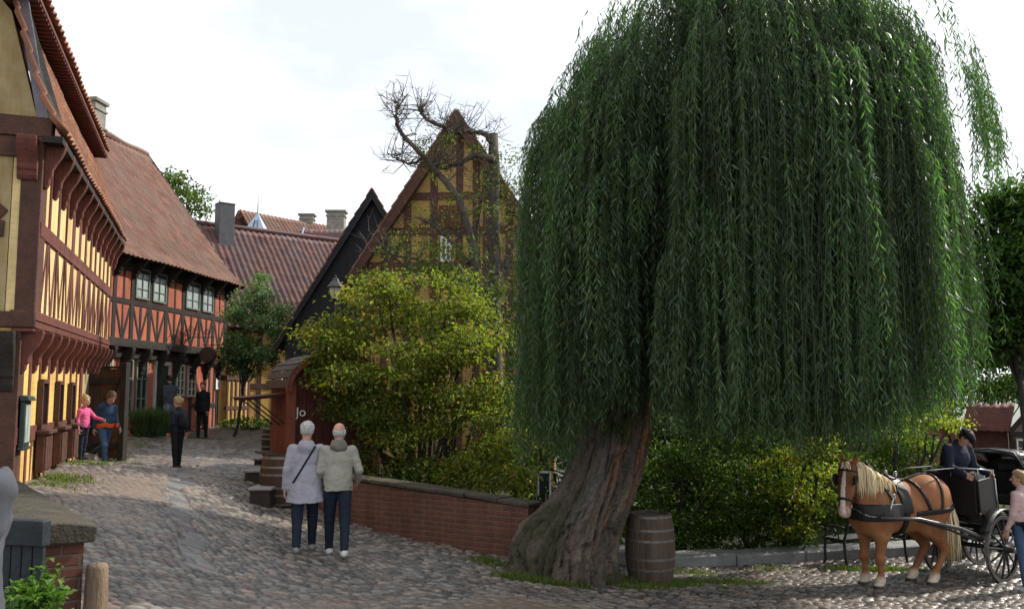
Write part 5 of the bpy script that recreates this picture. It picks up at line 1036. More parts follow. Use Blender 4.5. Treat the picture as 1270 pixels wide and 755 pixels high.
# grass-like shrub by the red house, weeds and grass
q = on_ground(184, 24.2); s3 = thing('shrub', q, 'low feathery green shrub at the foot of the red house wall', 'shrub')
n = 3800; a = rng.uniform(0, 6.28, n); r_ = np.sqrt(rng.random(n))*.55; P = q+np.stack([r_*np.cos(a)*.75, r_*np.sin(a)*.5, rng.random(n)*.45], 1); D = np.stack([np.cos(a)*r_*.9, np.sin(a)*r_*.6, np.ones(n)], 1)+rng.normal(0, .25, (n, 3))
leaves('foliage', P, D, rng.uniform(.25, .5, n), .028, pick([(.05, .09, .04), (.09, .14, .06)], rng.random(n)), M['leaf'], s3)
def grass(name, label, spots, cols, h=.10, wd=.012):
    Ps, Hs = [], []
    for px, Y, rx, ry, n in spots:
        c = on_ground(px, Y); a = rng.uniform(0, 6.28, n); r_ = np.sqrt(rng.random(n)); x, y = c[0]+rx*r_*np.cos(a)+rng.normal(0, .06, n), c[1]+ry*r_*np.sin(a)
        k = fbm(x*2.5, y*2.5, 0, 44, 3) > -.12; x, y = x[k], y[k]; Ps.append(np.stack([x, y, terr(x, y)-.005], 1)); Hs.append(h*rng.uniform(.4, 1.2, len(x)))
    P = np.concatenate(Ps); H_ = np.concatenate(Hs); n = len(P); D = rng.normal(0, .45, (n, 3))*[1, 1, 0]+[0, 0, 1]
    g = leaves(name, P, D, H_, wd, pick(cols, rng.random(n)), M['leaf'], None); return tag(g, label, 'grass', kind='stuff')
GC = [(.05, .085, .02), (.10, .15, .03), (.17, .19, .05)]
grass('grass', 'short patchy grass round the willow trunk, the barrel and the bench', [(690, 12.0, .85, .16, 2600), (620, 12.6, .45, .2, 900), (760, 12.55, .55, .35, 2600), (830, 12.75, .7, .35, 3000), (900, 13.1, .6, .2, 900), (770, 12.2, .6, .12, 900), (1065, 14.2, .55, .14, 1500), (1110, 14.2, .4, .12, 700), (960, 14.2, .4, .1, 250), (830, 13.8, .7, .25, 800), (1180,15.2,.3,.15,300)], GC)
grass('weeds', 'weedy tufts of grass along the foot of the yellow and red houses', [(80, 12.4, .35, .6, 900), (100, 14.6, .35, .8, 1100), (115, 16.2, .4, .6, 900), (70, 11.4, .25, .4, 500), (150, 19.0, .35, .5, 700), (160, 21.5, .5, .8, 900), (178, 23, .9, .4, 700), (150, 17.8, .4, .4, 600), (240, 27.5, 1.2, .5, 500), (300, 31, .8, .4, 500), (330, 32, 1.0, .3, 700), (340, 31, .6, .3, 400), (200,25.5,.8,.5,600)], GC, .085, .013)
q = on_ground(318, 31.5)
for k_, (px, Y, lb) in enumerate(((296, 30.6, 'low leafy green plant at the foot of the yard wall'), (338, 31.8, 'low leafy green plant under the ochre house'))):
    q = on_ground(px, Y); s4 = thing('plant', q, lb, 'plant', 'plants at the street end'); crown(s4, [(q+[0, 0, .15], (.7, .3, .2))], [(.06, .12, .03), (.11, .18, .04)], 160, 7, .08, .12, .6, .1, sub=0)
# ================================================================ walls, kerb, barrels
def brick_wall(name, label, A, B, th, ztA, ztB, cap, cover, uneven=.02):
    w_ = WF(A, B); t_ = thing(name, [*w_.p(w_.L/2, 0, -th/2)[:2], G(*w_.p(w_.L/2, 0)[:2])], label, 'wall'); n = 24; V = MB(); us = np.linspace(0, w_.L, n+1)
    for i in range(n):
        u0, u1 = us[i], us[i+1]; a, c = ztA+(ztB-ztA)*u0/w_.L, ztA+(ztB-ztA)*u1/w_.L; z0 = min(G(*w_.p(u0, 0)[:2]), G(*w_.p(u1, 0)[:2]))-.35
        P = [w_.p(u0, z0), w_.p(u1, z0), w_.p(u1, c), w_.p(u0, a), w_.p(u0, z0, -th), w_.p(u1, z0, -th), w_.p(u1, c, -th), w_.p(u0, a, -th)]
        f = [(0, 1, 2, 3), (5, 4, 7, 6), (3, 2, 6, 7)]+([(4, 0, 3, 7)] if i == 0 else [])+([(1, 5, 6, 2)] if i == n-1 else []); V.raw(P, f)
    V.build('brickwork', M['brick'], t_, uvdir=w_.d if abs(w_.d[0]) > .3 else w_.d)
    V = MB(); u = -.03
    while u < w_.L:
        l = min(rng.uniform(.45, .8), w_.L+.03-u); a = ztA+(ztB-ztA)*u/w_.L; sl = (ztB-ztA)/w_.L; o = w_.p(u+.004, a+.003+rng.uniform(0, .012), cover); V.ob(o, w_.d*(l-.012)+[0, 0, sl*l], -w_.n*(th+2*cover), np.array([0, 0, cap])); u += l
    V.build('coping', M['slab'], t_, bevel=.012, jit=.004); return t_, w_
A = W(446, 597, 14.5); B = W(655, 624, 12.75)
brick_wall('brick_wall', 'low red brick wall with a worn stone coping running up to the willow trunk', A+(A-B)*.28, B, .34, A[2]+(A[2]-B[2])*.28, B[2]-.06, .06, .03)
# front parapet ending in a pier
za = 2.8-.965
p0, p1 = W(11, 602, 10.0), W(116, 650, 6.35); d = (p1-p0)[:2]; d = d/np.linalg.norm(d); nr = np.array([d[1], -d[0]])
wa = WF(p0-[*(d*.3), 0], p1); pw = thing('parapet_wall', [*wa.p(wa.L, 0, .25)[:2], 1.0], 'broad mossy stone-capped brick parapet ending in a pier in the left foreground', 'wall')
WW = .56
wa = WF((p0[:2]-d*.3)+nr*WW, p1[:2]+nr*WW)      # visible inner face is the one nearest the camera
b = MB(); wa.box(b, 0, wa.L-.03, .6, za-.03, -WW+.05, -.05); b.build('brickwork', M['brick'], pw, uvdir=np.array([nr[0]+d[0], nr[1]+d[1]]))
def cap_slab():
    nx, ny = 60, 12; V = []; us = np.linspace(-.1, wa.L+.05, nx); ns = np.linspace(-WW-.03, .04, ny); U, N_ = np.meshgrid(us, ns, indexing='ij'); zt = za+.10+.018*fbm(U*2, N_*4, 0, 3, 3)-.03*((N_+WW/2)/WW*2)**2
    edge = 1+.04*vn(U*5, N_*5, 0, 9); N2 = (N_+WW/2)*edge-WW/2; top = np.array([wa.p(u, z, n) for u, z, n in zip(U.ravel(), zt.ravel(), N2.ravel())]); bot = np.array([wa.p(u-.012*(u > wa.L), za-.045+.02*vn(u*4, n*4, 0, 5), n*.98) for u, n in zip(U.ravel(), N2.ravel())])
    i = np.arange(nx*ny).reshape(nx, ny); f = [(i[a, c], i[a+1, c], i[a+1, c+1], i[a, c+1]) for a in range(nx-1) for c in range(ny-1)]; k = nx*ny; f += [tuple(q+k for q in t[::-1]) for t in f]
    f += [(i[a+1, 0], i[a, 0], i[a, 0]+k, i[a+1, 0]+k) for a in range(nx-1)]+[(i[a, ny-1], i[a+1, ny-1], i[a+1, ny-1]+k, i[a, ny-1]+k) for a in range(nx-1)]+[(i[nx-1, c+1], i[nx-1, c], i[nx-1, c]+k, i[nx-1, c+1]+k) for c in range(ny-1)]+[(i[0, c], i[0, c+1], i[0, c+1]+k, i[0, c]+k) for c in range(ny-1)]
    return np.vstack([top, bot]), f
V, f = cap_slab(); MB().raw(V, f).build('coping', M['slab'], pw, bevel=.01)
# slate-blue bin / gate leaf in front of it and ivy
q0, q1 = W(-14, 700, 5.85), W(52.5, 700, 5.75); wg2 = WF(q0, q1); zt = wg2.z_at(50, 645); gb = thing('plank_gate', [*wg2.p(wg2.L/2, 0)[:2], 1.05], 'slate-blue painted plank gate against the parapet in the left foreground', 'gate')
b = MB()
for i in range(5): wg2.box(b, wg2.L*i/5+.004, wg2.L*(i+1)/5-.004, .9, zt-.14, -.03, .0)
b.build('plank_panel', M['gate_blue'], gb, bevel=.004); b = MB(); wg2.box(b, -.01, wg2.L+.01, zt-.16, zt, -.05, .03); b.build('rail', M['gate_blue'], gb, bevel=.006); b = MB(); wg2.box(b, -.01, wg2.L+.01, 1.22, 1.32, -.03, .02); b.build('rail', M['gate_blue'], gb, bevel=.006)
q = W(45, 735, 5.55); iv = thing('plant', [q[0], q[1], 1.0], 'bright leafy weed growing at the foot of the slate-blue gate', 'plant')
crown(iv, [(W(40, 738, 5.55), (.12, .08, .07)), (W(30, 745, 5.5), (.14, .1, .08)), (W(55, 748, 5.5), (.10, .1, .10)), (W(56, 708, 5.65), (.03, .04, .08))], [(.045, .10, .015), (.08, .16, .03), (.12, .2, .04)], 1500, 5, .03, .045, .75, .1, sub=0)
# bollard
q = W(121, 700, 6.35); z0 = G(q[0], q[1]); q[2] = q[2]; bo = MB(); n = 26; prof = [(.078, z0-.1), (.080, z0+.1), (.077, (z0+q[2])/2), (.074, q[2]-.02), (.066, q[2]+.004), (.03, q[2]+.012), (.001, q[2]+.013)]
bo.lathe([(r, z-z0) for r, z in prof], (0, 0, 0), n, False); o = bo.build('bollard', mat('weathered_post', (.22, .155, .105), (.12, .085, .06), 5, .9, .6, 40, stretch=(1, 1, .25)), None, smooth=True, jit=.002); o.location = (q[0], q[1], z0); tag(o, 'rounded weathered wooden bollard beside the brick pier', 'bollard')
# low stone kerb wall towards the river
k0, k1 = W(745, 708, 13.8), W(1012, 697.5, 14.95); dk = (k1-k0)[:2]; k2 = k1[:2]+dk/np.linalg.norm(dk)*5; wk = WF(k0[:2], k2); kb = thing('kerb_wall', [*wk.p(3, 0)[:2], 0], 'long low kerb wall of pale stone blocks along the bushes', 'wall'); b = MB(); u = 0
while u < wk.L:
    l = rng.uniform(1.1, 1.7); z0 = G(*wk.p(u, 0)[:2]); b.ob(wk.p(u, z0-.15, 0)+rng.normal(0, .006, 3), wk.d*(l-.012), -wk.n*.55, np.array([0, 0, .15+.185])); u += l
b.build('block', mat('blue_grey_stone', (.26, .265, .27), (.17, .17, .165), 4, .75, .4, 25), kb, bevel=.02)
def barrel(px, Y, h, r, label, m, loc=None, group='oak barrels', hoopm='hoop', tilt=0.):
    q = on_ground(px, Y) if loc is None else np.array(loc); t_ = thing('barrel', q, label, 'barrel', group); n = 26*6; prof = []; zs = np.linspace(0, h, 16)
    rz = lambda z: r*(.84+.16*(1-((z/h)*2-1)**2)); b = MB(); V = []; 
    for z in zs:
        for k in range(n): rr = rz(z)-(.006 if k % 6 == 0 else 0); V.append((rr*math.cos(2*math.pi*k/n), rr*math.sin(2*math.pi*k/n), z))
    F_ = [(i*n+k, i*n+(k+1) % n, (i+1)*n+(k+1) % n, (i+1)*n+k) for i in range(15) for k in range(n)]; b.raw(V, F_); b.build('staves', m, t_, world=False)
    b = MB(); b.lathe([(rz(h)-.03, h-.035), (.001, h-.03)], (0, 0, 0), 26, False); b.lathe([(rz(h)-.002, h), (rz(h)-.03, h+.001), (rz(h)-.03, h-.04)], (0, 0, 0), 52, False); b.build('head', m, t_, world=False)
    for f in (.035, .22, .37, .63, .78, .965):
        z = f*h; w_ = .034; c = MB(); r0, r1 = rz(max(0, z-w_/2))+.004, rz(min(h, z+w_/2))+.004; c.lathe([(r0-.01, z-w_/2), (r0, z-w_/2), (r1, z+w_/2), (r1-.01, z+w_/2)], (0, 0, 0), 52, False); c.build('hoop', M[hoopm], t_, world=False, smooth=False)
    return t_
barrel(805, 12.95, .965, .355, 'grey weathered oak barrel standing on the grass beside the willow trunk', M['barrel'])
barrel(1176, 15.4, .62, .25, 'small grey barrel standing under the shafts of the carriage', M['barrel'])
barrel(351, 14.9, .80, .38, 'brown oak barrel behind the woman in the pale coat', M['barrel_brown'])
# stepping blocks along the street, black barrel on the topmost
def block(x0, x1, yb, Y, h, dep, label):
    a, c = W(x0, yb, Y), W(x1, yb, Y); q = (a+c)/2; q[2] = G(q[0], q[1]+dep/2)-.03; b = MB(); w_ = c[0]-a[0]; b.ob((-w_/2, 0, -.1), (w_, 0, 0), (0, dep, 0), (0, 0, h-.035+.1)); o = thing('step_block', q, label, 'step', 'stepping blocks along the street'); b.build('riser', M['barrel_dark'], o, world=False, bevel=.01)
    b = MB(); b.ob((-w_/2-.03, -.03, h-.032), (w_+.06, 0, 0), (0, dep+.06, 0), (0, 0, .05)); b.build('tread', mat('worn_tread', (.27, .26, .27), (.17, .165, .17), 6, .55, .4), o, world=False, bevel=.012); return q
q3 = block(315, 345, 579, 18.2, .21, .5, 'dark stepping block under the black barrel, highest up the street')
block(303, 332, 606, 15.9, .25, .62, 'middle stepping block with a pale worn tread beside the street'); block(309, 334, 635, 14.3, .30, .62, 'stepping block lowest down the street, left of the brown barrel')
barrel(337, 18.4, .60, .25, 'small black barrel standing on the highest stepping block', M['barrel_dark'], (q3[0]+.08, q3[1]+.25, q3[2]+.23))
# ================================================================ market booth
by = 16.5; c0 = W(358, 590, by); g_ang = R_(30); fd = np.array([math.cos(g_ang), math.sin(g_ang)])  # front runs away to the right
wfr = WF(c0[:2], c0[:2]+fd*1.7); wsd = WF(c0[:2]+np.array([-fd[1], fd[0]])*1.35, c0[:2]); z0 = G(*c0[:2])-.15; ze = W(365, 474, by)[2]; zr = W(365, 438, by)[2]
bt = thing('market_booth', [*wfr.p(.85, 0, -.6)[:2], z0], 'dark red boarded market booth with a barrel-shaped plank roof at the street edge', 'booth')
b = MB()
for i in range(11): wfr.box(b, 1.7*i/11+.004, 1.7*(i+1)/11-.004, z0, ze-.02, -.04, -.003*rng.random())
b.build('front_boards', M['booth_red'], bt, bevel=.004); b = MB()
for i in range(8): wsd.box(b, 1.35*i/8+.003, 1.35*(i+1)/8-.003, z0, ze-.02, -.045, -.004*rng.random())
b.build('side_boards', M['booth_post'], bt, bevel=.004); b = MB(); wfr.box(b, .05, 1.65, z0, ze-.03, -1.3, -.05); b.build('rear_boards', M['booth_red'], bt)
b = MB(); wfr.box(b, -.07, .09, z0, ze+.02, -.1, .06); b.build('corner_post', M['booth_post'], bt, bevel=.008); b = MB(); wfr.box(b, 1.62, 1.76, z0, ze, -.1, .06); b.build('corner_post', M['booth_post'], bt, bevel=.008)
# barrel roof: boards along the depth, laid on an arch
arc = [(.85-.93*math.cos(a), ze-.12+(zr-ze+.12)*math.sin(a)**.85) for a in np.linspace(.0, math.pi, 15)]; b = MB()
for (u0, za0), (u1, zb0) in zip(arc[:-1], arc[1:]):
    p, q = wfr.p(u0, za0, .18), wfr.p(u1, zb0, .18); n_ = np.cross(wfr.n, q-p); n_ /= np.linalg.norm(n_); n_ = n_ if n_[2] > 0 or abs(n_[2]) < .3 and np.dot(n_[:2], (p-wfr.p(.85, 0))[:2]) > 0 else -n_
    b.ob(p+n_*.012+(q-p)*.06, (q-p)*.86, -wfr.n*1.6, n_*.026)
b.build('roof', M['booth_roof'], bt, bevel=.004)
b = MB(); inn = [(.85-.86*math.cos(a), ze-.14+(zr-ze+.02)*math.sin(a)**.85) for a in np.linspace(0, math.pi, 15)]; wfr.poly(b, inn, -.02, .0); b.build('arch_panel', M['booth_red'], bt)
b = MB()
for (u0, a0), (u1, b0) in zip(arc[:-1], arc[1:]): wfr.bar(b, u0, a0-.04, u1, b0-.04, .10, .10, .162)
b.build('arch_trim', M['booth_post'], bt)
# flap held up by struts, small shelf, lettering
zf = W(365, 491, by)[2]; b = MB(); o_ = wsd.p(.1, zf, .0); b.ob(o_, wsd.d*1.15, wsd.n*.75+np.array([0, 0, -.02])-np.array([0, 0, .06]), np.array([0, 0, .04])); b.ob(wsd.p(.08, zf+.04, 0), wsd.d*1.2, wsd.n*.8+np.array([0, 0, -.08]), np.array([0, 0, .018])); fl_ = b.build('flap', M['booth_red'], bt, bevel=.004)
b = MB()
for u in (.2, .7, 1.2): b.tube([wsd.p(u, zf-.55, .01), wsd.p(u, zf-.06, .62)], .014, 6)
b.build('strut', M['iron'], fl_); b = MB(); wsd.box(b, .1, 1.3, W(345, 563, by)[2]-.03, W(345, 563, by)[2], .0, .32); b.build('shelf', M['booth_roof'], bt, bevel=.005)
cu = bpy.data.curves.new('lettering', 'FONT'); cu.body = 'J\u2080' if False else 'Jo'; cu.size = .24; cu.extrude = .006; to = bpy.data.objects.new('tmp', cu); C.objects.link(to); bpy.context.view_layer.update()
me = bpy.data.meshes.new_from_object(to.evaluated_get(bpy.context.evaluated_depsgraph_get())); bpy.data.objects.remove(to); lt = finish('lettering', me, M['white'], bt)
up_w = wfr.u_at(364.5, 512); pos = wfr.p(max(up_w, .10), W(368, 516, by)[2], .015)-wloc(bt); mt = Matrix(((wfr.d[0], 0, wfr.n[0], pos[0]), (wfr.d[1], 0, wfr.n[1], pos[1]), (0, 1, 0, pos[2]), (0, 0, 0, 1))); lt.matrix_local = mt
# lantern and white sign frame
q = on_ground(411, 21.5); sl_ = thing('street_lamp', q, 'old street lamp with a white glass lantern before the black gable', 'street lamp'); zt = W(411, 372, 21.5)[2]-q[2]; b = MB(); b.lathe([(.09, 0), (.06, .5), (.04, .6), (.032, zt), (.001, zt)], (0, 0, 0), 12, False); b.build('post', M['iron'], sl_, world=False)
b = MB(); hh = .46; b.lathe([(.09, zt+.02), (.16, zt+.30), (.001, zt+.302)], (0, 0, 0), 4, False); ln = b.build('lantern_glass', mat('milky_lantern_glass', (.52, .56, .56), (.46, .5, .5), 5, .3, 0, spec=.5), sl_, world=False)
b = MB(); b.lathe([(.20, zt+.30), (.21, zt+.32), (.09, zt+.46), (.07, zt+.52), (.03, zt+.55), (.03, zt+.60), (.001, zt+.62)], (0, 0, 0), 8, False); b.lathe([(.10, zt), (.11, zt+.03), (.001, zt+.031)], (0, 0, 0), 8, False)
for k in range(4): a = math.pi/2*k; b.tube([(.09*math.cos(a), .09*math.sin(a), zt+.02), (.165*math.cos(a), .165*math.sin(a), zt+.31)], .010, 5)
b.build('lantern_frame', M['iron'], ln, world=False)
q = on_ground(675, 15.2); sg = thing('sign_frame', q, 'small white-framed sign on a post between the shrub and the willow trunk', 'sign'); zt = W(675, 584, 15.2)[2]-q[2]; b = MB(); b.box([.10, 0, zt/2], [.035, .035, zt]); b.box([0, 0, zt-.015], [.24, .03, .03]); b.box([-.10, 0, zt-.2], [.03, .03, .4]); b.build('frame', M['white'], sg, world=False); b = MB(); b.box([0, .0, zt-.2], [.17, .012, .33]); b.build('board', M['gate_blue'], sg, world=False)
# bench with its back to us
rear = W(1051, 705.5, 14.35)[:2]; th_b = math.atan2(.40, .92); bl_ = 1.28; zb = G(*rear); be = thing('park_bench', [*rear, zb], 'black iron bench with its back to us behind the horse', 'bench', rz=th_b)
for k, nm in ((0, 'bench_end'), (1, 'bench_end')):
    x = k*bl_; b = MB()
    b.tube([(x, .0, 0), (x, .03, .2), (x, .05, .42), (x, -.02, .62), (x, -.10, .86)], [.022, .02, .024, .02, .016], 8); b.tube([(x, .52, 0), (x, .47, .08), (x, .48, .25), (x, .45, .42), (x, .44, .55), (x, .40, .63)], [.022, .02, .022, .024, .018, .018], 8)
    b.tube([(x, .05, .41), (x, .25, .39), (x, .46, .43)], .020, 8); b.tube([(x, -.02, .62), (x, .15, .64), (x, .40, .635), (x, .47, .60), (x, .45, .55), (x, .41, .57)], .018, 8)
    a = np.linspace(0, 5.5, 16); b.tube([(x, .27+.08*np.cos(t)*(1-t/9), .52+.08*np.sin(t)*(1-t/9)) for t in a], .012, 6); b.tube([(x, .15, .41), (x, .18, .52), (x, .14, .63)], .012, 6); b.build(nm, M['iron'], be, world=False, smooth=True)
b = MB()
for j in range(5): b.ob((-.04, .07+j*.085, .425), (bl_+.08, 0, 0), (0, .065, 0), (0, 0, .028))
b.build('seat', M['timber_black'], be, world=False, bevel=.005); b = MB()
for z, y in ((.60, -.01), (.74, -.055)): b.ob((-.04, y-.02, z), (bl_+.08, 0, 0), (0, -.012, .09), (0, .022, .004))
b.build('backrest', M['timber_black'], be, world=False, bevel=.005)
# ================================================================ the draught horse
def build_horse():
    hd = R_(197); root = np.array([5.56, 13.10, 0.]); root[2] = (G(5.3, 13.0)+G(6.1, 13.3))/2-.01
    ho = thing('horse', root, 'chestnut draught horse with pale mane and white blaze in black harness', 'horse', rz=hd)
    o = Sdf((-1.25, -.62, -.02), (1.35, .75, 2.0), .0125); c, e = o.cap, o.ell
    c((-.48, 0, 1.15), (.30, 0, 1.12), .375, .36, .1, (1, .82, 1)); e((-.50, 0, 1.24), (.35, .31, .335), .12); e((-.50, .13, 1.30), (.30, .18, .24), .1); e((-.50, -.13, 1.30), (.30, .18, .24), .1)
    e((.40, 0, 1.12), (.30, .30, .38), .12); e((.22, 0, 1.38), (.30, .11, .14), .12); e((.52, .10, 1.02), (.17, .16, .22), .1); e((.52, -.10, 1.02), (.17, .16, .22), .1)
    c((.38, 0, 1.26), (.64, .04, 1.48), .27, .205, .12, (1, .66, 1)); c((.64, .04, 1.48), (.82, .10, 1.66), .205, .145, .1, (1, .66, 1)); c((.28, 0, 1.44), (.74, .08, 1.73), .10, .085, .1, (1, .6, 1))
    yw = R_(30); a = np.array([.30*math.cos(yw), .30*math.sin(yw), -.954]); a /= np.linalg.norm(a); l = np.array([-math.sin(yw), math.cos(yw), 0]); n = np.cross(a, l); Rh = np.stack([n, l, -a], 1)   # columns: face normal, left, up
    po = np.array([.86, .11, 1.70]); hp = lambda f, s, u: po+Rh@np.array([f, s, u])
    c(hp(-.02, 0, 0), hp(.0, 0, -.30), .128, .115, .06, (1, 1, 1)); o.ell(hp(-.03, 0, -.20), (.15, .098, .17), .05, Rh); o.ell(hp(.015, 0, -.04), (.10, .105, .12), .05, Rh)
    c(hp(.0, 0, -.28), hp(.015, 0, -.56), .098, .076, .06); o.ell(hp(.02, 0, -.60), (.085, .082, .085), .04, Rh); o.ell(hp(-.035, 0, -.63), (.055, .06, .05), .03, Rh); o.ell(hp(.055, 0, -.30), (.05, .05, .26), .06, Rh)
    for s in (1, -1):
        o.ell(hp(.085, s*.045, -.60), (.022, .018, .026), .015, Rh, 'sub'); o.ell(hp(.055, s*.098, -.165), (.035, .018, .03), .03, Rh)
        c(hp(-.03, s*.075, .07), hp(.0, s*.105, .15), .040, .032, .03, (1, 1, 1)); c(hp(.0, s*.105, .15), hp(.0, s*.095, .245), .032, .006, .02); o.ell(hp(.045, s*.105, .14), (.028, .018, .065), .01, Rh, 'sub')
    for s in (1, -1):
        c((.36, s*.19, 1.0), (.40, s*.18, .80), .165, .115, .09); c((.40, s*.18, .80), (.43, s*.165, .46), .098, .058, .06); e((.435, s*.165, .44), (.072, .066, .085), .04)
        c((.435, s*.165, .42), (.425, s*.16, .18), .044, .040, .03); e((.43, s*.16, .16), (.068, .064, .075), .03); c((.43, s*.16, .15), (.475, s*.16, .06), .056, .066, .03); c((.475, s*.16, .055), (.485, s*.16, .0), .072, .086, .012)
        x = .06 if s > 0 else .14
        c((-.50, s*.18, 1.12), (-.46, s*.185, .86), .24, .17, .1, (1, .72, 1)); c((-.46, s*.185, .86), (-.70+x*.5, s*.17, .56), .150, .072, .07); e((-.72+x*.5, s*.17, .53), (.078, .054, .095), .04)
        c((-.71+x*.5, s*.17, .50), (-.56+x, s*.165, .19), .052, .045, .03); e((-.555+x, s*.165, .17), (.072, .066, .08), .03); c((-.55+x, s*.165, .16), (-.50+x, s*.165, .06), .060, .068, .03); c((-.50+x, s*.165, .055), (-.49+x, s*.165, .0), .072, .088, .012)
    o.plane((0, 0, .004), (0, 0, -1)); F0 = o.F.copy()
    V, Q = o.mesh(); V0 = V
    base = np.array([.295, .122, .052]); col = np.tile(base, (len(V), 1)); k = 1.6*fbm(V[:, 0]*4, V[:, 1]*4, V[:, 2]*4, 2)[:, None] if True else vn(V[:, 0]*5, V[:, 1]*5, V[:, 2]*5, 2)[:, None]; col = col*(1+.14*k)
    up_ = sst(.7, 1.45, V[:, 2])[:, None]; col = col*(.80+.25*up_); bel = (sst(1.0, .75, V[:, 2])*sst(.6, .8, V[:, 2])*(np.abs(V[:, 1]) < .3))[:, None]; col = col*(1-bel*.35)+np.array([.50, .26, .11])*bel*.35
    q = (V-po)@Rh; onh = (q[:, 0] > -.25) & (q[:, 2] < .1) & (V[:, 0] > .72) & (q[:, 2] > -.75)
    hm = np.where(onh, 1., 0)[:, None]; col = col*(1-.42*hm)
    bl = (onh & (q[:, 0] > .0) & (np.abs(q[:, 1]+.0) < np.interp(q[:, 2], [-.66, -.5, -.2, 0], [.055, .036, .030, .012])) & (q[:, 2] < .01))[:, None]; col = np.where(bl, [.70, .62, .55], col)
    mz = (sst(-.50, -.58, q[:, 2])*onh)[:, None]; col = col*(1-mz*.6)+np.array([.50, .36, .29])*mz*.6
    so_ = sst(.25, .15, V[:, 2]+.02*vn(V[:, 0]*20, V[:, 1]*20, V[:, 2]*14, 7))[:, None]; col = col*(1-so_)+np.array([.55, .46, .36])*so_; hf = sst(.095, .08, V[:, 2])[:, None]; col = col*(1-hf)+np.array([.045, .04, .038])*hf
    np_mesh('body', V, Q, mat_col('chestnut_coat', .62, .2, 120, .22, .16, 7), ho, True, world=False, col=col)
    for s in (1, -1):
        b = MB(); b.lathe([(.001, -.022), (.016, -.015), (.022, 0), (.016, .015), (.001, .022)], (0, 0, 0), 10); eo = b.build('eye', EYE, ho, world=False, smooth=True); eo.location = [float(v) for v in hp(.062, s*.108, -.165)]
    # mane and forelock of hanging locks, tail
    HM = mat('flaxen_hair', (.86, .75, .50), (.70, .55, .32), 14, .55, .4, 80, stretch=(1, 1, .15))
    def locks(name, starts, dirs, lens, w0, par=ho):
        b = MB()
        for s, d, L in zip(starts, dirs, lens):
            t = np.linspace(0, 1, 6)[:, None]; d = np.asarray(d); p = np.asarray(s)+d*(1-np.exp(-t*5))+np.array([0, 0, -1])*L*t**1.3+rng.normal(0, .006, (6, 3)); b.tube(p, w0*np.array([.6, 1, 1, .85, .55, .12]), 5)
        return b.build(name, HM, par, world=False, smooth=True)
    st_, dr, ln = [], [], []
    for i in range(420):
        t = rng.random(); p = np.array([.24, 0, 1.52])*(1-t)+np.array([.78, .095, 1.815])*t+[0, rng.normal(0, .018), .03*math.sin(t*3.1)]; st_.append(p); sd = 1 if rng.random() < .86 else -1; wd_ = .11+.07*(1-t); dr.append([rng.normal(0, .04), sd*wd_*rng.uniform(.85, 1.35), .035]); ln.append(rng.uniform(.26, .52)*(1 if t > .2 else .6))
    locks('mane', st_, dr, ln, .0105)
    locks('forelock', [hp(.02, rng.normal(0, .03), .07) for _ in range(22)], [Rh@np.array([.13, rng.normal(0, .03), .03]) for _ in range(22)], rng.uniform(.12, .24, 22), .010)
    tp, td, tl = [], [], []
    for i in range(80): tp.append(np.array([-.82+rng.normal(0, .02), rng.normal(0, .03), 1.27-rng.random()*.12])); td.append([-.13+rng.normal(0, .04), rng.normal(0, .05), .03]); tl.append(rng.uniform(.7, 1.0))
    locks('tail', tp, td, tl, .018)
    # harness worn close to the coat
    X, Y, Z = o.ax[0][:, None, None], o.ax[1][None, :, None], o.ax[2][None, None, :]
    LT = mat('black_harness_leather', (.010, .010, .012), (.016, .014, .013), 10, .48, .15, 60, spec=.35); ST_ = mat('steel', (.5, .5, .5), (.4, .4, .4), 10, .25, .05, metallic=.9)
    def band(name, slab, off, m=LT):
        s = Sdf.__new__(Sdf); s.h, s.lo, s.ax = o.h, o.lo, o.ax; s.F = np.maximum(F0-off, slab.astype(np.float32)); V, Q = s.mesh(); return np_mesh(name, V, Q, m, ho, True, world=False)
    z0 = X*0+Y*0+Z*0
    band('breast_collar', np.maximum(np.abs((Z-1.10)+(X-.6)*.02)-.115, np.maximum(.12-X, X-.775))+z0, .034)
    hd_u = (X-po[0])*Rh[0, 2]+(Y-po[1])*Rh[1, 2]+(Z-po[2])*Rh[2, 2]; hd_f = (X-po[0])*Rh[0, 0]+(Y-po[1])*Rh[1, 0]+(Z-po[2])*Rh[2, 0]; box = np.maximum(.72-X, 1.0-Z)
    neck = np.maximum(np.abs((X-.42)*.80-(Z-1.42)*.35+.06)-.026, .98-Z)
    band('neck_strap', np.maximum(neck, .05-X)+z0, .026); band('saddle_pad', np.maximum(np.abs(X-.06-(Z-1.3)*.10)-.085, 1.08-Z)+z0, .034); band('girth', np.maximum(np.abs(X-.05)-.04, Z-1.12)+z0, .024)
    band('breeching', np.maximum(np.abs(Z-1.10+(X+.5)*.1)-.035, X+.12)+z0, .026); band('hip_strap', np.maximum(np.maximum(np.abs(X+.52+(Z-1.3)*.15)-.022, 1.08-Z), 0*Z-9)+z0, .022); band('hip_strap', np.maximum(np.abs(X+.26-(Z-1.3)*.35)-.022, 1.08-Z)+z0, .022)
    band('back_strap', np.maximum(np.maximum(np.abs(Y)-.022, 1.3-Z), np.maximum(X-.1, -.9-X))+z0, .022)
    band('bridle', np.maximum(np.minimum(np.minimum(np.abs(hd_u+.44)-.020, np.maximum(np.abs(hd_u+.03+.10*hd_f)-.016, -9)), np.maximum(np.abs(hd_f+.005)-.016, np.maximum(hd_u-.05, -.56-hd_u))), box)+z0, .012)
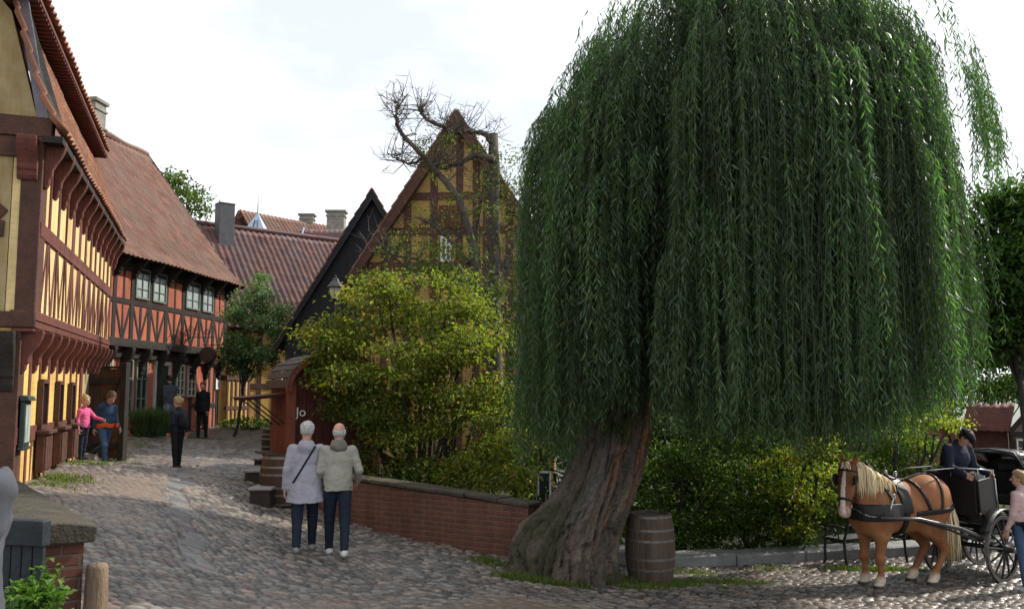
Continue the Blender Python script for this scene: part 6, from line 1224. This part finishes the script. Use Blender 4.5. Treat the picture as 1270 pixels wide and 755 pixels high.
    for s in (1, -1):
        b = MB(); b.prism([(-.055, -.06), (.05, -.075), (.085, -.02), (.085, .05), (.03, .08), (-.055, .06)], hp(.06, s*.128, -.165), Rh@np.array([.9, s*.35, 0]), Rh[:, 2], Rh@np.array([0, s*.012, 0])); b.build('blinker', LT, ho, world=False, bevel=.006)
        b = MB(); b.lathe([(.024, -.008), (.034, 0), (.024, .008), (.016, 0), (.024, -.008)], (0, 0, 0), 14, False); v = np.array(b.v); b.v = [tuple(hp(.01, s*.095, -.53)+Rh@np.array([q[0], q[2], q[1]])) for q in v]; b.build('bit_ring', ST_, ho, world=False, smooth=True)
        b = MB(); t = np.linspace(0, 1, 14); p = np.array([hp(.01, s*.10, -.53)*(1-q)+np.array([.10, s*.20, 1.50])*q+np.array([0, s*.16, -.34])*(q*(1-q)*4)*.8 for q in t]); b.tube(p, .010, 6); p2 = np.array([[.10, s*.20, 1.50], [-.4, s*.22, 1.66], [-.9, s*.2, 1.68]]); b.tube(p2, .009, 5); b.build('rein', LT, ho, world=False, smooth=True)
        b = MB(); b.tube([(.06, s*.10, 1.53), (.06, s*.12, 1.60), (.06, s*.09, 1.64)], .012, 6); b.tube([(.06+.03*math.cos(t), s*.10, 1.62+.03*math.sin(t)) for t in np.linspace(0, 6.28, 12)], .007, 5); b.build('terret', ST_, ho, world=False, smooth=True)
        b = MB(); b.tube([(.50, s*.335, 1.08), (.0, s*.43, 1.0), (-.55, s*.46, .84), (-1.05, s*.40, .66)], [.02, .02, .018, .018], 6); b.build('trace', LT, ho, world=False, smooth=True)
        b = MB(); b.tube([(.28, s*.32, 1.36), (.36, s*.36, 1.22), (.40, s*.37, 1.10)], .014, 6); b.tube([(.30+.028*math.cos(t), s*.345, 1.33+.03*math.sin(t)) for t in np.linspace(0, 6.28, 12)], .008, 5); b.build('buckle', ST_, ho, world=False, smooth=True)
    return hd, root
HHD, HROOT = build_horse()
# ================================================================ the carriage
def build_carriage():
    hd = R_(216); c0 = np.array([6.93, 13.72]); z0 = G(7.3, 13.35)-.0; ca = thing('carriage', [*c0, z0], 'black open horse carriage with folding hood and spoked wheels', 'carriage', rz=hd)
    BK = mat('black_coach_paint', (.010, .009, .010), (.016, .013, .012), 3, .5, .05, spec=.2); RM = mat('dusty_wheel_paint', (.03, .028, .025), (.018, .017, .016), 8, .5, .2); LE = mat('black_hood_leather', (.014, .015, .017), (.022, .022, .024), 6, .4, .3, 30, spec=.5); SI = mat('worn_steel', (.42, .42, .42), (.3, .3, .3), 9, .3, .1, metallic=.8)
    H2 = .40
    def prism(poly, y0, y1, nm, m, bev=.012): b = MB(); b.prism(poly, (0, y0, 0), np.array([1., 0, 0]), np.array([0, 0, 1.]), np.array([0, y1-y0, 0])); return b.build(nm, m, ca, world=False, bevel=bev)
    side = [(.42, 1.02), (.46, 1.50), (-.02, 1.54), (-.05, 1.18), (-.12, .99), (-.24, .91), (-.50, .90), (-.62, .96), (-.70, 1.10), (-.74, 1.38), (-1.50, 1.42), (-1.62, 1.30), (-1.58, 1.0), (-1.35, .80), (-.9, .72), (-.2, .72), (.10, .86)]
    prism(side, H2-.04, H2, 'side_panel', BK); prism(side, -H2, -H2+.04, 'side_panel', BK)
    trim = MB(); tp = [(-.03, H2+.004, 1.50), (-.06, H2+.004, 1.18), (-.13, H2+.004, 1.0), (-.25, H2+.004, .93), (-.5, H2+.004, .92), (-.62, H2+.004, .98), (-.70, H2+.004, 1.12), (-.745, H2+.004, 1.36)]; trim.tube(tp, .013, 6); trim.tube([(x, -y, z) for x, y, z in tp], .013, 6); trim.build('door_moulding', SI, ca, world=False, smooth=True)
    b = MB(); b.ob((-1.45, -H2+.04, .76), (1.6, 0, 0), (0, 2*H2-.08, 0), (0, 0, .05)); b.build('floor', BK, ca, world=False)
    b = MB(); b.ob((-.02, -H2+.04, .86), (.30, 0, 0), (0, 2*H2-.08, 0), (0, 0, .44)); b.ob((-.05, -H2+.02, 1.30), (.40, 0, 0), (0, 2*H2-.04, 0), (0, 0, .06)); b.build('driver_seat', LE, ca, world=False, bevel=.02)
    b = MB(); b.ob((.425, -H2+.04, 1.02), (.035, 0, 0), (0, 2*H2-.08, 0), (.0, 0, .56)); b.ob((.43, -H2-.02, .98), (.05, 0, 0), (0, 2*H2+.04, 0), (0, 0, .05)); b.build('dashboard', BK, ca, world=False, bevel=.01)
    b = MB()
    for y in (-H2, 0, H2): b.tube([(.45, y, 1.5), (.46, y, 1.66)], .010, 6)
    b.tube([(.0, H2, 1.62), (.46, H2, 1.66), (.46, -H2, 1.66), (.0, -H2, 1.62)], .012, 6); b.tube([(.0, H2, 1.5), (.0, H2, 1.62)], .01, 6); b.build('rail', SI, ca, world=False, smooth=True)
    b = MB(); b.ob((-1.45, -H2+.05, 1.02), (.5, 0, 0), (0, 2*H2-.1, 0), (0, 0, .16)); b.ob((-1.52, -H2+.05, 1.1), (.14, 0, 0), (0, 2*H2-.1, 0), (-.05, 0, .42)); b.build('passenger_seat', LE, ca, world=False, bevel=.03)
    b = MB(); b.ob((-1.60, -H2+.04, .95), (.04, 0, 0), (0, 2*H2-.08, 0), (0, 0, .46)); b.build('rear_panel', BK, ca, world=False)
    # hood: front bow, roof, quarters, rear with a window
    hx, hb, zt = -.72, -1.66, 1.87; ys = np.linspace(-H2-.06, H2+.06, 13); rf = lambda y: zt-.10*(abs(y)/(H2+.06))**4
    V, f = [], []
    for x, dz in ((hx, -.02), (hx-.28, .02), (hx-.58, .0), (hb, -.13)):
        for y in ys: V.append((x, y, rf(y)+dz))
    for i in range(3):
        for j in range(12): f.append((i*13+j, i*13+j+1, (i+1)*13+j+1, (i+1)*13+j))
    b = MB(); b.raw(V, f); o = b.build('hood', LE, ca, world=False, smooth=True); m = o.modifiers.new('thickness', 'SOLIDIFY'); m.thickness = .03
    for s in (1, -1):
        b = MB(); y = s*(H2+.05); b.prism([(-1.05, 1.40), (-.95, 1.60), (hx-.05, zt-.12), (hb, zt-.25), (-1.64, 1.38)], (0, y, 0), np.array([1., 0, 0]), np.array([0, 0, 1.]), np.array([0, -s*.02, 0])); b.build('hood_quarter', LE, ca, world=False)
    b = MB()
    for k, xx in enumerate((hx, hx-.3)):
        b.tube([(-1.12, H2+.065, 1.36), (xx-.12, H2+.065, 1.6), (xx, H2+.055, zt-.14), (xx+.01, H2-.02, zt-.02), (xx+.01, 0, zt+.02), (xx+.01, -H2+.02, zt-.02), (xx, -H2-.055, zt-.14), (xx-.12, -H2-.065, 1.6), (-1.12, -H2-.065, 1.36)], .016, 7)
    b.build('hood_bow', LE, ca, world=False, smooth=True); b = MB(); b.tube([(-.78, H2+.07, 1.44), (-.95, H2+.075, 1.50), (-1.08, H2+.075, 1.66)], .011, 6); b.tube([(-.86, H2+.07, 1.62), (-1.02, H2+.075, 1.70)], .010, 6); b.build('hood_stay', SI, ca, world=False, smooth=True)
    b = MB(); yy = H2+.03
    for p, q in (((hb, -yy, 1.36), (hb, -yy+.12, zt-.22)), ((hb, yy-.12, 1.36), (hb, yy, zt-.22)), ((hb, -.03, 1.36), (hb, .03, zt-.22))): b.ob(p, (0, q[1]-p[1], 0), (0, 0, q[2]-p[2]), (.02, 0, 0))
    b.ob((hb-.002, -yy, zt-.26), (0, 2*yy, 0), (0, 0, .09), (.024, 0, 0)); b.build('hood_rear', LE, ca, world=False)
    b = MB(); b.ob((hb+.004, -yy+.10, 1.36), (0, 2*yy-.2, 0), (0, 0, zt-.24-1.36), (.006, 0, 0)); pn = b.build('rear_window', mat('clear_hood_window', (.10, .11, .12), (.06, .07, .08), 3, .15, .1, spec=.6), ca, world=False)
    # undercarriage
    b = MB(); b.tube([(0, -.50, .49), (0, .50, .49)], .034, 8); b.tube([(-1.2, -.50, .54), (-1.2, .50, .54)], .034, 8); b.tube([(.1, 0, .60), (-1.2, 0, .62)], .035, 8); b.build('axle', RM, ca, world=False, smooth=True)
    b = MB()
    for xx, zc in ((0, .49), (-1.2, .54)):
        for y in (-.34, .34):
            b = MB()
            for sgn in (1, -1): t = np.linspace(-1, 1, 11); b.tube([(xx+.36*q, y, zc+.13+sgn*.075*(1-q*q)) for q in t], .014, 6)
            b.build('leaf_spring', RM, ca, world=False, smooth=True)
    def wheel(x, y, R, nm='wheel'):
        ns = 12; b = MB(); s = 1 if y > 0 else -1; rt = bpy.data.objects.new(nm, None); C.objects.link(rt); rt.parent = ca; rt.location = (x, y, R+.005)
        t = np.linspace(0, 2*math.pi, 49)
        b.raw([(r*math.cos(a), w_, r*math.sin(a)) for a in t[:-1] for r, w_ in ((R-.055, -.022), (R-.012, -.025), (R-.012, .025), (R-.055, .022))], [((i*4+k), (i*4+(k+1) % 4), (((i+1) % 48)*4+(k+1) % 4), (((i+1) % 48)*4+k)) for i in range(48) for k in range(4)])
        b.build('rim', RM, rt, world=False)
        b = MB(); b.raw([(r*math.cos(a), w_, r*math.sin(a)) for a in t[:-1] for r, w_ in ((R-.013, -.024), (R, -.024), (R, .024), (R-.013, .024))], [((i*4+k), (i*4+(k+1) % 4), (((i+1) % 48)*4+(k+1) % 4), (((i+1) % 48)*4+k)) for i in range(48) for k in range(4)]); b.build('tyre', SI if False else M['hoop'], rt, world=False)
        b = MB()
        for k in range(ns): a = 2*math.pi*k/ns+.13; b.tube([(.05*math.cos(a), s*.045, .05*math.sin(a)), ((R-.05)*math.cos(a), 0, (R-.05)*math.sin(a))], [.019, .014], 6)
        b.build('spoke', RM, rt, world=False)
        b = MB(); b.lathe([(.001, -.09), (.05, -.09), (.065, -.03), (.068, .03), (.05, .07), (.038, .13), (.001, .131)], (0, 0, 0), 16); b.v = [(p[0], s*p[2]+s*.03, p[1]) for p in b.v]; h = b.build('hub', RM, rt, world=False); b = MB(); b.lathe([(.001, .12), (.036, .12), (.04, .15), (.028, .175), (.001, .18)], (0, 0, 0), 12); b.v = [(p[0], s*p[2]+s*.04, p[1]) for p in b.v]; b.build('hub_cap', SI, rt, world=False)
        return rt
    for x, R in ((0, .485), (-1.2, .54)):
        for y in (.475, -.475): wheel(x, y, R)
    for s in (1, -1):
        b = MB(); t = np.linspace(.5, 2.6, 14); b.raw([(-.0+.58*math.cos(a), s*.475+w_, .49+.58*math.sin(a)) for a in t for w_ in (-.07, .07)], [(2*i, 2*i+1, 2*i+3, 2*i+2) for i in range(13)]); o = b.build('mudguard', LE, ca, world=False, smooth=True); m = o.modifiers.new('thickness', 'SOLIDIFY'); m.thickness = .012
    b = MB(); b.ob((-.55, H2+.02, .46), (.26, 0, 0), (0, .14, 0), (0, 0, .02)); b.tube([(-.42, H2-.04, .74), (-.42, H2+.05, .6), (-.42, H2+.08, .47)], .012, 6); b.build('step_plate', RM, ca, world=False); b = MB(); b.ob((-.55, -H2-.16, .46), (.26, 0, 0), (0, .14, 0), (0, 0, .02)); b.tube([(-.42, -H2+.04, .74), (-.42, -H2-.05, .6), (-.42, -H2-.08, .47)], .012, 6); b.build('step_plate', RM, ca, world=False)
    # shafts reaching along the horse
    Rw = rotz(-hd); Hm = rotz(HHD); b = MB()
    for s in (1, -1):
        pts = [Hm@np.array([.62, s*.44, 1.06])+HROOT, Hm@np.array([0., s*.47, 1.02])+HROOT, Hm@np.array([-.7, s*.47, .86])+HROOT]
        loc = [Rw@(p-np.array([*c0, z0])) for p in pts]+[np.array([.36, s*.40, .66]), np.array([.05, s*.36, .60])]; b.tube(loc, [.022, .026, .030, .032, .03], 8)
    b.build('shaft', mat('greased_shaft_paint', (.05, .05, .055), (.03, .03, .033), 9, .3, .1, spec=.7), ca, world=False, smooth=True)
    b = MB(); b.tube([(.42, -.42, .66), (.42, .42, .66)], .03, 8); b.tube([(.42, 0, .66), (.05, 0, .6)], .03, 8); b.build('splinter_bar', RM, ca, world=False, smooth=True)
    # pale tub standing on the carriage door sill
    tb = rotz(hd)@np.array([-.34, .0, .81])+np.array([*c0, z0]); tb2 = rotz(hd)@np.array([-.12, .12, 1.36])+np.array([*c0, z0]); 
    t = thing('tub', tb2, 'small translucent white tub beside the coachman on the carriage', 'tub'); b = MB(); b.lathe([(.075, 0), (.095, .20), (.10, .20), (.10, .215), (.09, .215), (.09, .2), (.072, .02)], (0, 0, 0), 20, False); b.lathe([(.074, .003), (.001, .004)], (0, 0, 0), 20, False); b.build('wall', mat('milky_plastic', (.55, .58, .58), (.5, .52, .52), 5, .4, 0), t, world=False, smooth=False); b = MB(); b.lathe([(.08, .06), (.083, .13), (.001, .135)], (0, 0, 0), 16, False); b.build('content', mat('yellow_feed', (.5, .36, .12), (.4, .28, .1), 20, .9, .3), t, world=False)
    return ca, hd, c0, z0
CAR, CHD, CC0, CZ0 = build_carriage()
# ================================================================ people
def shell(info, name, m, slab, off=.012):
    o = info['o']; s = Sdf.__new__(Sdf); s.h, s.lo, s.ax = o.h, o.lo, o.ax; X, Y, Z = o.ax[0][:, None, None], o.ax[1][None, :, None], o.ax[2][None, None, :]
    s.F = np.maximum(o.F-off, (slab(X, Y, Z)+0*X+0*Y+0*Z).astype(np.float32)); V, Q = s.mesh(); return np_mesh(name, V, Q, m, info['rt'], True, world=False)
def P_(*a, **k):
    rt, i = person(*a, **k); i['rt'] = rt; return i
def gp(px, Y, up=0.): return on_ground(px, Y, up)
NAVY = cloth('navy_cloth', (.012, .018, .035)); DEN = cloth('dark_denim', (.010, .016, .032)); BLUE = cloth('blue_denim', (.055, .10, .19)); BLK = cloth('black_cloth', (.008, .009, .012)); BLKS = cloth('black_shoe', (.012, .012, .013), .5); GREYS = cloth('grey_shoe', (.22, .22, .22), .6); WHS = cloth('white_shoe', (.6, .6, .6), .6)
WHITEH = mat('white_hair', (.60, .60, .58), (.24, .24, .24), 55, .6, .5, 120); BLOND = mat('blond_hair', (.46, .33, .17), (.30, .20, .09), 30, .5, .5, 120); BRN = mat('brown_hair', (.14, .075, .035), (.08, .045, .022), 30, .5, .5, 120); DRK = mat('dark_hair', (.03, .02, .014), (.02, .014, .01), 30, .5, .5, 120)
PALE = cloth('pale_lilac_coat', (.33, .32, .375), .8); CREAM = cloth('cream_jacket', (.33, .315, .265), .8); TAUPE = cloth('taupe_hood', (.17, .15, .125), .8)
# couple
i = P_(gp(379, 12.0), R_(103), 1.69, 'white-haired woman in long pale coat with black shoulder strap, walking away', PALE, DEN, GREYS, WHITEH, 'short', coat=-.25, legp=((.26, .10), (-.22, .28)), armp=((.12, .26, .8), (-.12, .24, .22)), hood=True, yaw=.25, head=1.06, girth=1.06, build=1.05)
def coat_of(i): return i
q = i['T'](.10, 0, .48)*i['s']; q2 = i['T'](-.17, 0, .02)*i['s']; dd = (q2-q)/np.linalg.norm(q2-q); nn = np.array([-dd[2], 0, dd[0]])
shell(i, 'shoulder_strap', BLK, lambda X, Y, Z: np.maximum(np.maximum(np.abs((X-q[0])*nn[0]+(Z-q[2])*nn[2])-.013, Z-q[2]-.04), q2[2]-Z), .012)
b = MB(); b.box(i['T'](-.20, .25, .0)*i['s'], (.12, .16, .2)); b.build('shoulder_bag', BLK, i['rt'], world=False, bevel=.03)
i = P_(gp(419, 12.0), R_(100), 1.73, 'balding man in a cream jacket and dark jeans walking away beside the woman', CREAM, DEN, WHS, WHITEH, 'fringe', legp=((-.20, .30), (.24, .08)), armp=((-.12, .36, 1.0), (.0, .22, .7)), yaw=.35, girth=1.05, head=1.05, build=1.03, hem=-.06)
o = Sdf((-.3, -.3, 1.2), (.3, .3, 1.8), .011); N = i['N']; s = i['s']; o.ell((N+[0, -.07, .0])*s, np.array([.115, .07, .085])*s, .03); o.ell((N+[0, -.02, .05])*s, np.array([.098, .095, .05])*s, .03); o.ell((N+[0, -.02, .10])*s, np.array([.066, .07, .06])*s, .01, None, 'sub'); o.wrinkle(.015, 20, 4); sdf_obj(o, 'hood', TAUPE, i['rt'])
# children at the yellow house
PINK = cloth('pink_knit', (.62, .10, .25)); i = P_(gp(100, 15.5, .05), R_(-15), 1.04, 'small blond girl in a pink jumper standing on the step by the plank gate', PINK, DEN, BLKS, BLOND, 'bun', head=1.32, armp=((-.1, .15, .3), (.75, .2, .55)), legp=((.05, .05), (-.05, .05)), build=1.02)
i = P_(gp(127, 16.8), R_(-35), 1.40, 'boy in blue jacket, orange top tied round his waist, striding past the gate', cloth('blue_jacket', (.03, .06, .125)), BLUE, BLKS, BRN, 'short', lean=.16, nod=.45, head=1.2, legp=((.42, .25), (-.35, .85)), armp=((-.35, .16, .45), (.2, .14, .6)), hood=True)
z_ = i['P'][2]*i['s']; ORG = cloth('orange_knit', (.75, .12, .025)); zt = z_+.03; shell(i, 'tied_top', ORG, lambda X, Y, Z: np.maximum(np.maximum(np.abs(Z-zt-.01*np.sin(X*25))-.04, np.abs(X)-.16), np.abs(Y)-.2), .018)
i = P_(gp(218, 17.2), R_(150), 1.32, 'fair-haired boy in a dark navy jacket standing in the middle of the street', NAVY, BLK, BLKS, BLOND, 'short', head=1.2, yaw=-.15, armp=((-.35, .15, .5), (-.15, .1, .7)), legp=((.08, .05), (-.06, .05)))
o = Sdf((-.3, -.5, .5), (.3, .1, 1.2), .012); o.cap(i['T'](0, -.17, .20)*i['s'], i['T'](0, -.17, .36)*i['s'], .115, .10, .03, (1, .7, 1)); sdf_obj(o, 'backpack', BLK, i['rt'])
i = P_(gp(248, 28.0), R_(-100), 1.74, 'slim person dressed all in black standing in the street below the hanging signs', BLK, BLK, BLKS, BRN, 'short', coat=-.10, armp=((.05, .08, .15), (-.05, .08, .15)), legp=((.06, .04), (-.06, .04)), build=.95)
i = P_(gp(207, 27.0, .12), R_(140), 1.76, 'dark-haired man in a grey jacket and light jeans stepping up to the red house door', cloth('grey_jacket', (.05, .055, .075)), cloth('light_jeans', (.16, .21, .28)), BLKS, DRK, 'short', lean=.1, legp=((.35, .45), (-.15, .1)), armp=((.3, .1, .5), (-.2, .1, .3)))
# coachman
hdv = rotz(CHD)@np.array([.14, -.18, 0]); sz = CZ0+1.36; H = 1.76; s = H/1.75
i = P_([CC0[0]+hdv[0], CC0[1]+hdv[1], sz+.11-.93*s], R_(-62), H, 'coachman in dark blue coat and flat cap seated on the carriage box', NAVY, BLK, BLKS, DRK, 'short', lean=.30, nod=.55, yaw=-.15, seated=True, z_lift=0., legp=((1.3, 1.75), (1.3, 1.75)), armp=((.55, .22, .95), (.5, .22, 1.0)), build=1.26, girth=1.2, hands=(GRIP, GRIP))
o = Sdf(np.array([-.4, -.3, 1.2]), np.array([.4, .7, 2.0]), .009); hp = i['hp']; o.ell(hp(0, -.01, .075)*s, np.array([.094, .115, .055])*s, .02, i['Rh']); o.cap(hp(0, .08, .055)*s, hp(0, .13, .035)*s, .05*s, .035*s, .02, (1, 1, .35)); o.ell(hp(0, -.01, .055)*s, np.array([.088, .106, .04])*s, .01, i['Rh']); sdf_obj(o, 'cap', BLK, i['rt'])
# girl at the carriage
i = P_(gp(1266, 12.75), R_(125), 1.64, 'fair-haired girl in a pale pink jumper and jeans standing by the carriage wheel', cloth('blush_jumper', (.52, .37, .36)), BLUE, WHS, mat('honey_hair', (.34, .22, .11), (.22, .14, .065), 30, .5, .5, 120), 'long', yaw=-.45, armp=((-.1, .12, .3), (.12, .12, .25)), legp=((.05, .04), (-.04, .04)), hem=.02)
o = Sdf((-.4, -.4, .6), (.4, .4, 1.3), .012); T = i['T']; o.cap(T(-.14, -.13, .02)*i['s'], T(.12, -.15, .0)*i['s'], .085, .085, .03, (1, .7, .9)); o.cap(T(-.17, .0, .06)*i['s'], T(-.14, -.13, .04)*i['s'], .03, .04, .03); sdf_obj(o, 'waist_bag', BLK, i['rt'])
# bystander cut by the left edge
p = W(-52, 600, 2.75); GREY = cloth('grey_marl_fleece', (.065, .07, .085), .95, .1)
i = P_([p[0], 2.75, 1.13], R_(176), 1.58, 'bystander in a grey hooded fleece cut off by the left edge of the picture', GREY, DEN, BLKS, BRN, 'short', armp=((.2, .1, .9), (.2, .1, .9)), legp=((.04, .03), (-.04, .03)), girth=1.05)
o = Sdf((-.35, -.45, 1.0), (.35, .3, 1.8), .010); N = i['N']; s = i['s']
o.ell((N+[0, -.06, -.02])*s, np.array([.15, .085, .15])*s, .04); o.ell((N+[0, -.07, .07])*s, np.array([.14, .09, .10])*s, .04); o.ell((N+[0, -.055, .17])*s, np.array([.12, .075, .15])*s, .012, None, 'sub'); o.wrinkle(.02, 12, 4); sdf_obj(o, 'hood', GREY, i['rt'])
